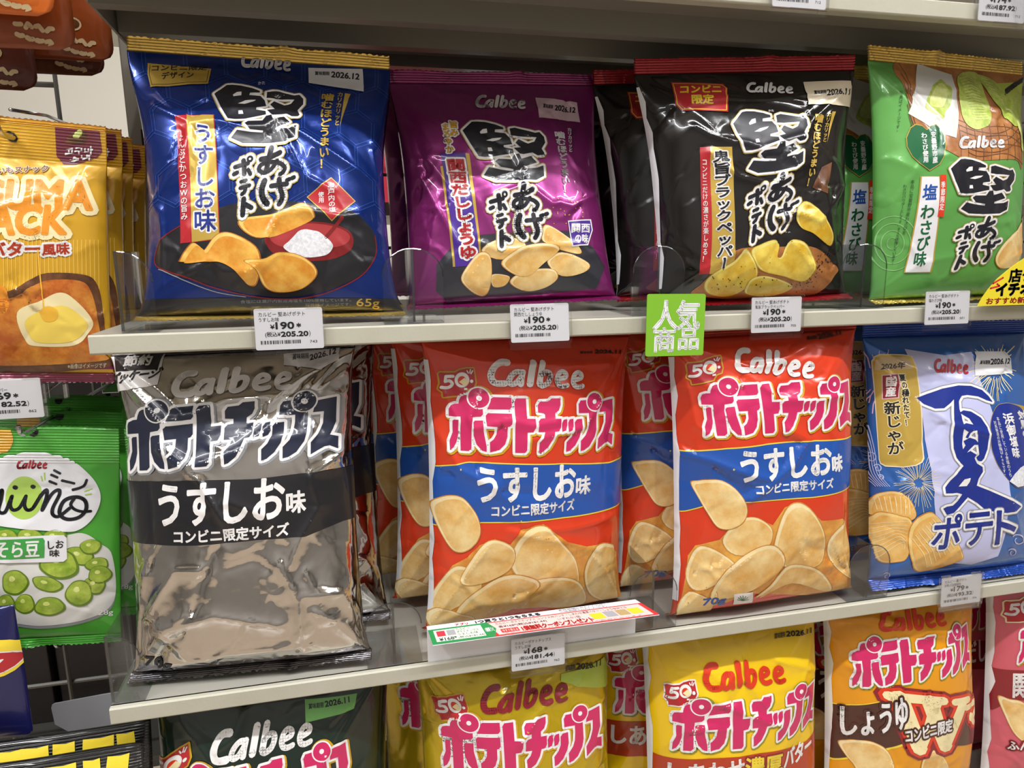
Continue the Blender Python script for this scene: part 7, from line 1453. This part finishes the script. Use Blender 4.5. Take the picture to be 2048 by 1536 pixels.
z2 = -.2965
divider(-.0165, z2, 'clear acrylic divider at the left end of the shelf with the silver bag', False)
divider(.2068, z2, 'clear acrylic divider between the silver bag and the promotion strip')
divider(.4475, z2, 'clear acrylic divider between the two red bags')
divider(.6825, z2, 'clear acrylic divider between the red bag and the blue firework bag')
# ------------------------------------------------------------------ signs
t = thing('popular_item_sign', 'green square sign with white writing clipped on the shelf lip', 'sign', (.4528, -.0095, -.0068), None, rot(0, -.03, .02))
MB().prism([(a, 0, b) for a, b in rounded(.0535, .0525, .002)], (0, .0008, 0), 'sign_green').build('board', t)
flat_print('lettering', t, [tx('人', -.0205, -.0038, .0015, .0205, 'sign_white', .0007), tx('気', .0005, -.0038, .0215, .0205, 'sign_white', .0007), tx('商', -.0198, -.0225, -.0005, -.0022, 'sign_white', .0006), tx('品', .0032, -.021, .0215, -.0032, 'sign_white', .0006)], (0, 0, 0), (1, 0, 0), (0, 0, 1), (0, -1, 0))
MB().box(-.012, .012, .0008, .004, .004, .0068, 'holder_clear').build('clip', t)
t = thing('recommendation_sign', 'yellow round-edged sign with red and black writing beside the green bag', 'sign', (.826, -.0075, .0004), None, rot(0, .0, 0))
MB().prism([(-.0625, 0, .0), (-.058, 0, .008), (-.052, 0, .016), (-.043, 0, .0255), (-.03, 0, .035), (-.01, 0, .047), (.02, 0, .05), (.05, 0, .04), (.055, 0, .02), (.055, 0, 0)], (0, .0008, 0), 'sign_yellow').build('board', t)
flat_print('lettering', t, [tx('店', -.03, .022, -.016, .034, 'tag_ink', .0006), tx('長', -.014, .023, .0, .035, 'tag_ink', .0006), tx('イチオシ', -.043, .0095, .012, .0205, 'tag_ink', .0009), tx('おすすめ新商品', -.053, .0015, .01, .0075, 'sign_red', .0002), (1, 'sign_red', stroke_tris([(-.05, .0165), (-.04, .0185), (-.043, .0205)], .0016)), (1, 'sign_red', stroke_tris([(-.048, .021), (-.037, .0262)], .0016))], (0, 0, 0), (1, 0, 0), (0, 0, 1), (0, -1, 0))
t = thing('promotion_strip', 'folded paper promotion strip with pink and green print before the red bag', 'sign', (.2348, .0035, -.2966))
L = .194
MB().box(0, L, -.0003, .0003, 0, .0325, 'card_white').build('stand', t)
MB().prism([(0, .001, .0328), (L, .001, .0328), (L+.0152, -.0185, .0262), (.0028, -.0185, .0262)], (0, .0004, .0006), 'card_white').build('strip', t)
X = Vector((1, .0, 0)); up = Vector((0, .0195, .0066)); ln = up.length; up = up.normalized(); N = X.cross(up)
sk = lambda T: np.stack([T[..., 0]+.0028*(1-T[..., 1]/ln)+T[..., 0]/L*.0125*(1-T[..., 1]/ln), T[..., 1]], -1)
I = [rect(.0, .0, .05, .0162, 'sign_deep_green', 0), rect(.004, .0022, .0455, .0145, 'sign_mint', 1), (0, 'sign_red', fill([(.0508, 0), (L, 0), (L, .016), (.0508, .016)])), (1, 'sign_pink', fill([(.0545, .0011), (L-.004, .0011), (L-.004, .015), (.0505, .015)])), (2, 'sign_deep_green', fill([(.0445, 0), (.0508, 0), (.0555, .0085), (.0508, .0162), (.0445, .0162)])),
 rect(.006, .0075, .013, .0133, 'carton_red', 2), rect(.0145, .0075, .0215, .0133, 'card_grey', 2), tx('カルビー', .0225, .0118, .0345, .0142, 'tag_ink', 0, 3), tx('ポテトチップス', .0225, .0088, .041, .0112, 'tag_ink', 0, 3), tx('うすしお味', .0225, .006, .0395, .0084, 'tag_ink', 0, 3), tx('¥168*', .0065, .0026, .021, .006, 'tag_ink', .0001, 3), tx('(税込¥181.44)', .0222, .0027, .0438, .0052, 'tag_ink', 0, 3), tx('1個買うと', .0462, .006, .0535, .0105, 'sign_white', .0001, 3),
 tx('アプリ', .024, .0168, .035, .0192, 'sign_red', .0001, 2), tx('1つ買うと1つもらえる', .042, .0166, .1, .0196, 'tag_ink', .0002, 2), tx('実施期間6/2(火)~7/1(月)', .118, .0182, .162, .0202, 'tag_ink', 0, 2), tx('引換期間7/2(火)~7/10(水)', .118, .0162, .162, .0179, 'tag_ink', 0, 2),
 tx('カルビー ポテトチップス コンソメWパンチ・しあわせ濃厚バター・しょうゆWマヨ', .057, .0117, .176, .0143, 'tag_ink', 0, 3), tx('各¥168*(税込¥181.44)', .058, .008, .1, .0108, 'tag_ink', .00005, 3), tx('いずれか1個', .11, .008, .13, .0105, 'tag_ink', 0, 3), rect(.058, .0028, .073, .0068, 'sign_red', 3), tx('今すぐ使える', .059, .0035, .072, .006, 'sign_white', 0, 4), tx('1個無料クーポンプレゼント', .0755, .0022, .138, .007, 'sign_red', .0003, 3),
 rect(.139, .004, .15, .0105, 'carton_yellow', 3), rect(.1515, .0045, .1615, .011, 'card_grey', 3), rect(.163, .0045, .173, .011, 'carton_tan', 3), rect(.1745, .0045, .185, .011, 'carton_yellow', 3), tx('※クーポンはおひとり様1回限りの配布となります', .06, .0014, .18, .0023, 'tag_ink', 0, 3)]
flat_print('lettering', t, [(l, m, sk(T)) for l, m, T in I], (0, -.0185, .027), X, up, N)
# ------------------------------------------------------------------ left bay: hooks, bags on hooks
def hook(x, y0, z, label, y1=.3):
    t = thing('display_hook', label, 'hook', (x, y1, z), 'metal display hooks in the bay on the left')
    MB().tube([(0, 0, 0), (0, (y0-y1)*.5, 0), (0, y0-y1, -.001), (0, y0-y1-.006, .0025), (0, y0-y1-.009, .008)], .0022, 'hook_steel', 8).build('arm', t, 0, True)
    MB().box(-.012, .012, -.003, .0, -.012, .012, 'hook_steel').build('back_plate', t, .001)
    MB().tube([(0, 0, .03), (0, (y0-y1)*.6, .028), (0, y0-y1+.02, .02)], .0015, 'hook_steel', 6).build('tag_arm', t, 0, True); return t
hook(-.0635, .07, .1475, 'metal hook through the hole of the golden yellow bags')
hook(-.078, .07, -.085, 'metal hook through the hole of the broad bean bags')
hook(-.128, .2, -.343, 'short empty metal hook in the dark below the broad bean bag')
# price tag on the hook end
t = price_tag(-.0765, -.0515, 'miino', 'ブラックペッパー', '169', '182.52', '862', 'price tag in a clear holder on the hook above the broad bean bag', .02, .0, .045)
m = MB(); m.box(.026, .0275, -.002, .004, -.02, .018, 'holder_clear'); m.box(.0275, .041, .0, .0012, -.002, .012, 'holder_clear'); m.box(.0275, .041, .006, .0072, -.002, .012, 'holder_clear'); m.box(.04, .0412, .0, .0072, -.002, .012, 'holder_clear'); m.build('clip', t)
t['group'] = 'price tags on hooks'
def pouch(name, label, x, y, ztop, W, H, film_, lean, seed, prints=(), group=None, corner=.012, D=.012):
    """rounded-corner hanging pouch"""
    t = thing(name, label, 'snack bag', (x, y, ztop), group, rot(0, lean, 0)); n = 40; nz = 48
    r = rng_of(seed); k = np.linspace(-1, 1, n); T = np.linspace(0, 1, nz); A, Bq = np.meshgrid(k, T, indexing='ij'); inset = np.where(Bq*H > H-corner, corner-np.sqrt(np.maximum(corner**2-(Bq*H-(H-corner))**2, 0)), 0)
    X = A*(W/2-inset); g = (1-np.abs(A)**2.5)**.7*np.clip(np.sin(np.pi*np.clip(Bq*1.02, 0, 1)), 0, 1)**.6; wv = sum(r.uniform(.3, 1)*np.sin(A*r.uniform(2, 8)+Bq*r.uniform(2, 9)+r.uniform(0, 6)) for q in range(4))*.0006
    Yf = -D*g+wv-.0004; Yb = D*g*.7+wv+.0004; Z = -Bq*H; i = np.arange(n*nz).reshape(n, nz); q = np.stack([i[:-1, :-1], i[:-1, 1:], i[1:, 1:], i[1:, :-1]], -1).reshape(-1, 4); nn = n*nz
    e = np.concatenate([i[:, 0], i[-1, 1:], i[-2::-1, -1], i[0, -2:0:-1]]); rim = [(e[j], e[(j+1) % len(e)], e[(j+1) % len(e)]+nn, e[j]+nn) for j in range(len(e))]
    Q = np.concatenate([q, q[:, ::-1]+nn, np.array(rim)]); link('film', raw_mesh('film', np.concatenate([np.stack([X, Yf, Z], -1).reshape(-1, 3), np.stack([X, Yb, Z], -1).reshape(-1, 3)]), [4]*len(Q), Q.ravel()), [film_], t)
    if prints:
        gx = X[:, 5]; gt = H*(1-T)[::-1]; P = np.stack([X, Yf, Z], -1)[:, ::-1]
        F = Film.__new__(Film); F.xs = gx; F.ts = gt; F.P = P; nrm = np.cross(np.gradient(P, axis=0), np.gradient(P, axis=1)); F.N = nrm/(np.linalg.norm(nrm, axis=-1, keepdims=True)+1e-12)
        if F.N[20, 20, 1] > 0: F.N = -F.N
        ms = []; co = []; nr = []; sz = []; mi = []
        for l, mm, Tt in prints:
            gq = F.lay(Tt+np.array([0, H]), .0003+.00015*l)
            if not gq: continue
            if mm not in ms: ms.append(mm)
            co.append(gq[0]); nr.append(gq[1]); sz.append(gq[2]); mi += [ms.index(mm)]*len(gq[2])
        if co: co = np.concatenate(co); link('front_print', raw_mesh('front_print', co, np.concatenate(sz), np.arange(len(co)), np.concatenate(nr), mi), ms, t)
    return t
def face(cx, cy, r):
    ring = lambda a, b: fill([(cx+a*math.cos(t), cy+b*math.sin(t)) for t in np.arange(18)/18*6.2832])
    I = [(2, 'print_tan', ring(r*.8, r*.65)), (3, 'print_bark', ring(r*.62, r*.47))]; q = rng_of(int(cx*1e4) % 97)
    for row in range(2):
        for k in range(4): x = cx-r*1.3+k*r*.85; y = cy-r*(1.5+row*.95)-k*r*.12; I += [(2, 'print_tan', stroke_tris([(x, y+q.uniform(-.2, .2)*r), (x+r*.25, y+q.uniform(-.3, .3)*r), (x+r*.5, y+q.uniform(-.2, .2)*r)], r*.4))]
    return I
GO = 'orange pouches hanging in the upper left corner'
HO = .17
def op(name, lb, xr, y, zb, fl, seed, W=.13, lean=-.0, extra=()): return pouch('hanging_pouch', lb, xr-W/2, y, zb+HO, W, HO, fl, lean, seed, face(W/2-.028, -HO+.028, .008)+list(extra), GO)
op('a', 'bright orange pouch nearest the front in the upper left corner', -.0125, .055, .2265, 'film_orange', 1)
op('b', 'orange pouch second from the front in the upper left corner', -.0095, .083, .2105, 'film_orange_shaded', 2)  # from this pouch back the film colour carries the shade
op('c', 'orange pouch with yellow side behind the front two in the upper left corner', -.0065, .17, .2235, 'film_orange_shaded', 3, .13, 0, [(1, 'amber', fill([(-.02, 0), (.02, 0), (.025, -.1), (.015, -.14), (-.005, -.145), (-.015, -.12)]))])
op('d', 'orange pouch with shade painted in, hanging lowest at the left edge above the wire grid', -.0625, .15, .193, 'film_orange_deep_shade', 4)
op('e', 'orange pouch with shade painted in, farthest back beside the grey post', -.026, .21, .2195, 'film_orange_deep_shade', 5)
hook(-.1, .06, .405, 'metal hook above the orange pouches, out of sight', .3)
pouch('hanging_pouch', 'dark blue pouch with a red oval logo at the lower left edge', -.142, .055, -.225, .09, .12, 'film_midnight', 0, 7, [(2, 'yellow', fill([(.03+.02*math.cos(a), -.042+.016*math.sin(a)) for a in np.arange(18)/18*6.2832])), (3, 'white', grown(fill([(.022+.024*math.cos(a), -.0455+.0095*math.sin(a)) for a in np.arange(18)/18*6.2832]), loop_edges([(.022+.024*math.cos(a), -.0455+.0095*math.sin(a)) for a in np.arange(18)/18*6.2832]), .001)), (4, 'red', fill([(.022+.024*math.cos(a), -.0455+.0095*math.sin(a)) for a in np.arange(18)/18*6.2832])), tx('Lay', .004, -.0495, .034, -.041, 'white', .0006, 5)], None, .006)
jag = lambda x0, x1, y0, y1, s: (2, 'yellow', fill([(x0, y0), (x0+.3*(x1-x0), y0+.002), (x0+.5*(x1-x0), y0-.001), (x1, y0+.001), (x1+s, y1), (x0+.6*(x1-x0)+s, y1-.001), (x0+s, y1)]))
def band_bag(lb, y, z, seed):
    J = []; a = -.105; r = rng_of(seed)
    while a < .092: w = r.uniform(.012, .026); J.append(jag(a, a+w, -.024, -.007, r.uniform(-.002, .004))); a += w+r.uniform(.002, .006)
    return pouch('hanging_pouch', lb, -.1105, y, z, .215, .13, 'film_jet', -.2, seed, J, 'black and yellow bags at the lower left', .003)
band_bag('black bag with jagged yellow print on its seal, rear of the pair at bottom left', .045, -.3405, 11)
band_bag('black bag with jagged yellow print, front of the pair at bottom left', .02, -.343, 12)
o = MB().prism([(-.101, .1, -.351), (-.1, .1, -.348), (-.098, .1, -.347), (-.057, .1, -.3445), (-.03, .1, -.344), (-.03, .1, -.4), (-.088, .1, -.4), (-.088, .1, -.379), (-.1, .1, -.368)], (0, .0012, 0), 'card_grey').build('backing_plate'); tag(o, 'plain grey plate standing behind the black and yellow bags', 'plate')
# ------------------------------------------------------------------ goods on the other side of the wire grid
def carton(name, x0, x1, y0, y1, z0, z1, m, label, cat, extra=()):
    t = thing(name, label, cat, ((x0+x1)/2, (y0+y1)/2, z0), 'goods beyond the wire grid'); w = (x1-x0)/2; d = (y1-y0)/2
    MB().box(-w, w, -d, d, 0, z1-z0, m).build('body', t, .002)
    for a, b, c, e, mm in extra: MB().box(a, b, -d-.0006, -d+.001, c, e, mm).build('front_panel', t)
for z, lb in ((-.62, 'lowest, shade-darkened'), (-.25, 'lower, shade-darkened'), (.1, 'middle'), (.37, 'upper')):
    o = MB().box(-.5, 1.5, .36, .72, z, z+.016, 'shelf_paint' if z > 0 else 'wire_paint').build('far_shelf'); tag(o, 'beige %s shelf beyond the wire grid, seen between the bags' % lb, 'shelf')  # lower two darkened with the wire paint in place of shade
carton('carton', .2, .33, .45, .6, .116, .31, 'carton_red', 'red carton beyond the wire grid above the plum bag', 'carton', [(-.02, .0, .165, .18, 'carton_white')])
for k, x in enumerate((.35, .405, .46, .515)): carton('carton', x, x+.048, .45, .55, .116, .3-.006*k, 'carton_white' if k % 2 == 0 else 'carton_tan', ['white carton beside the red one beyond the wire grid', 'tan carton between white ones beyond the wire grid', 'white carton above the right of the plum bag, beyond the grid', 'tan carton in the dark gap left of the black bag, beyond the grid'][k], 'carton')
carton('screen_box', .22, .31, .5, .56, -.234, -.1, 'carton_blue', 'blue box with a black front seen in the gap between silver and red bags', 'box', [(-.025, .04, .035, .12, 'carton_black')])
carton('sign_board', .235, .32, .42, .424, -.234, -.19, 'carton_white', 'yellow and white card seen low in the gap beside the silver bag', 'card', [(-.04, .0, .006, .03, 'carton_yellow')])
for k, x in enumerate((-.3, -.21, -.12)): carton('carton', x, x+.08, .6, .7, .116, .21, 'carton_white', ['white carton at the left edge beyond the wire grid', 'white carton beyond the grid above the golden yellow bags', 'white carton beyond the grid beside the grey post'][k], 'carton', [(-.035, .035, .07, .085, ['carton_red', 'carton_red', 'carton_blue'][k])])
for k in range(9):  # made-up dark cartons, added to darken the view through the grid
    x = -.46+k*.105+(.06 if k > 6 else 0)
    if .2 < x < .33: continue
    carton('carton', x, x+.1, .46+.01*(k % 3), .66, -.604, -.29-.012*(k % 4), 'carton_shade', 'added dark carton standing in for shade on the lowest far shelf, %s' % ('leftmost', 'second from the left', 'third from the left', 'left of the grey post', 'behind the grey post', 'behind the silver bag', 'behind the gap', 'behind the red bags', 'behind the red bag pair')[k], 'carton')
for k in range(4):  # more added cartons, their dark colour standing in for shade
    x = -.46+k*.105; carton('carton', x, x+.1, .5, .66, -.234, -.02-.012*(k % 3), 'carton_shade', 'added dark carton standing in for shade on the lower far shelf, %s' % ('leftmost', 'second from the left', 'third from the left', 'beside the grey post')[k], 'carton')
for o in C.objects:
    if o.parent is None and o.type == 'MESH' and o.name.startswith('type'): bpy.data.objects.remove(o)
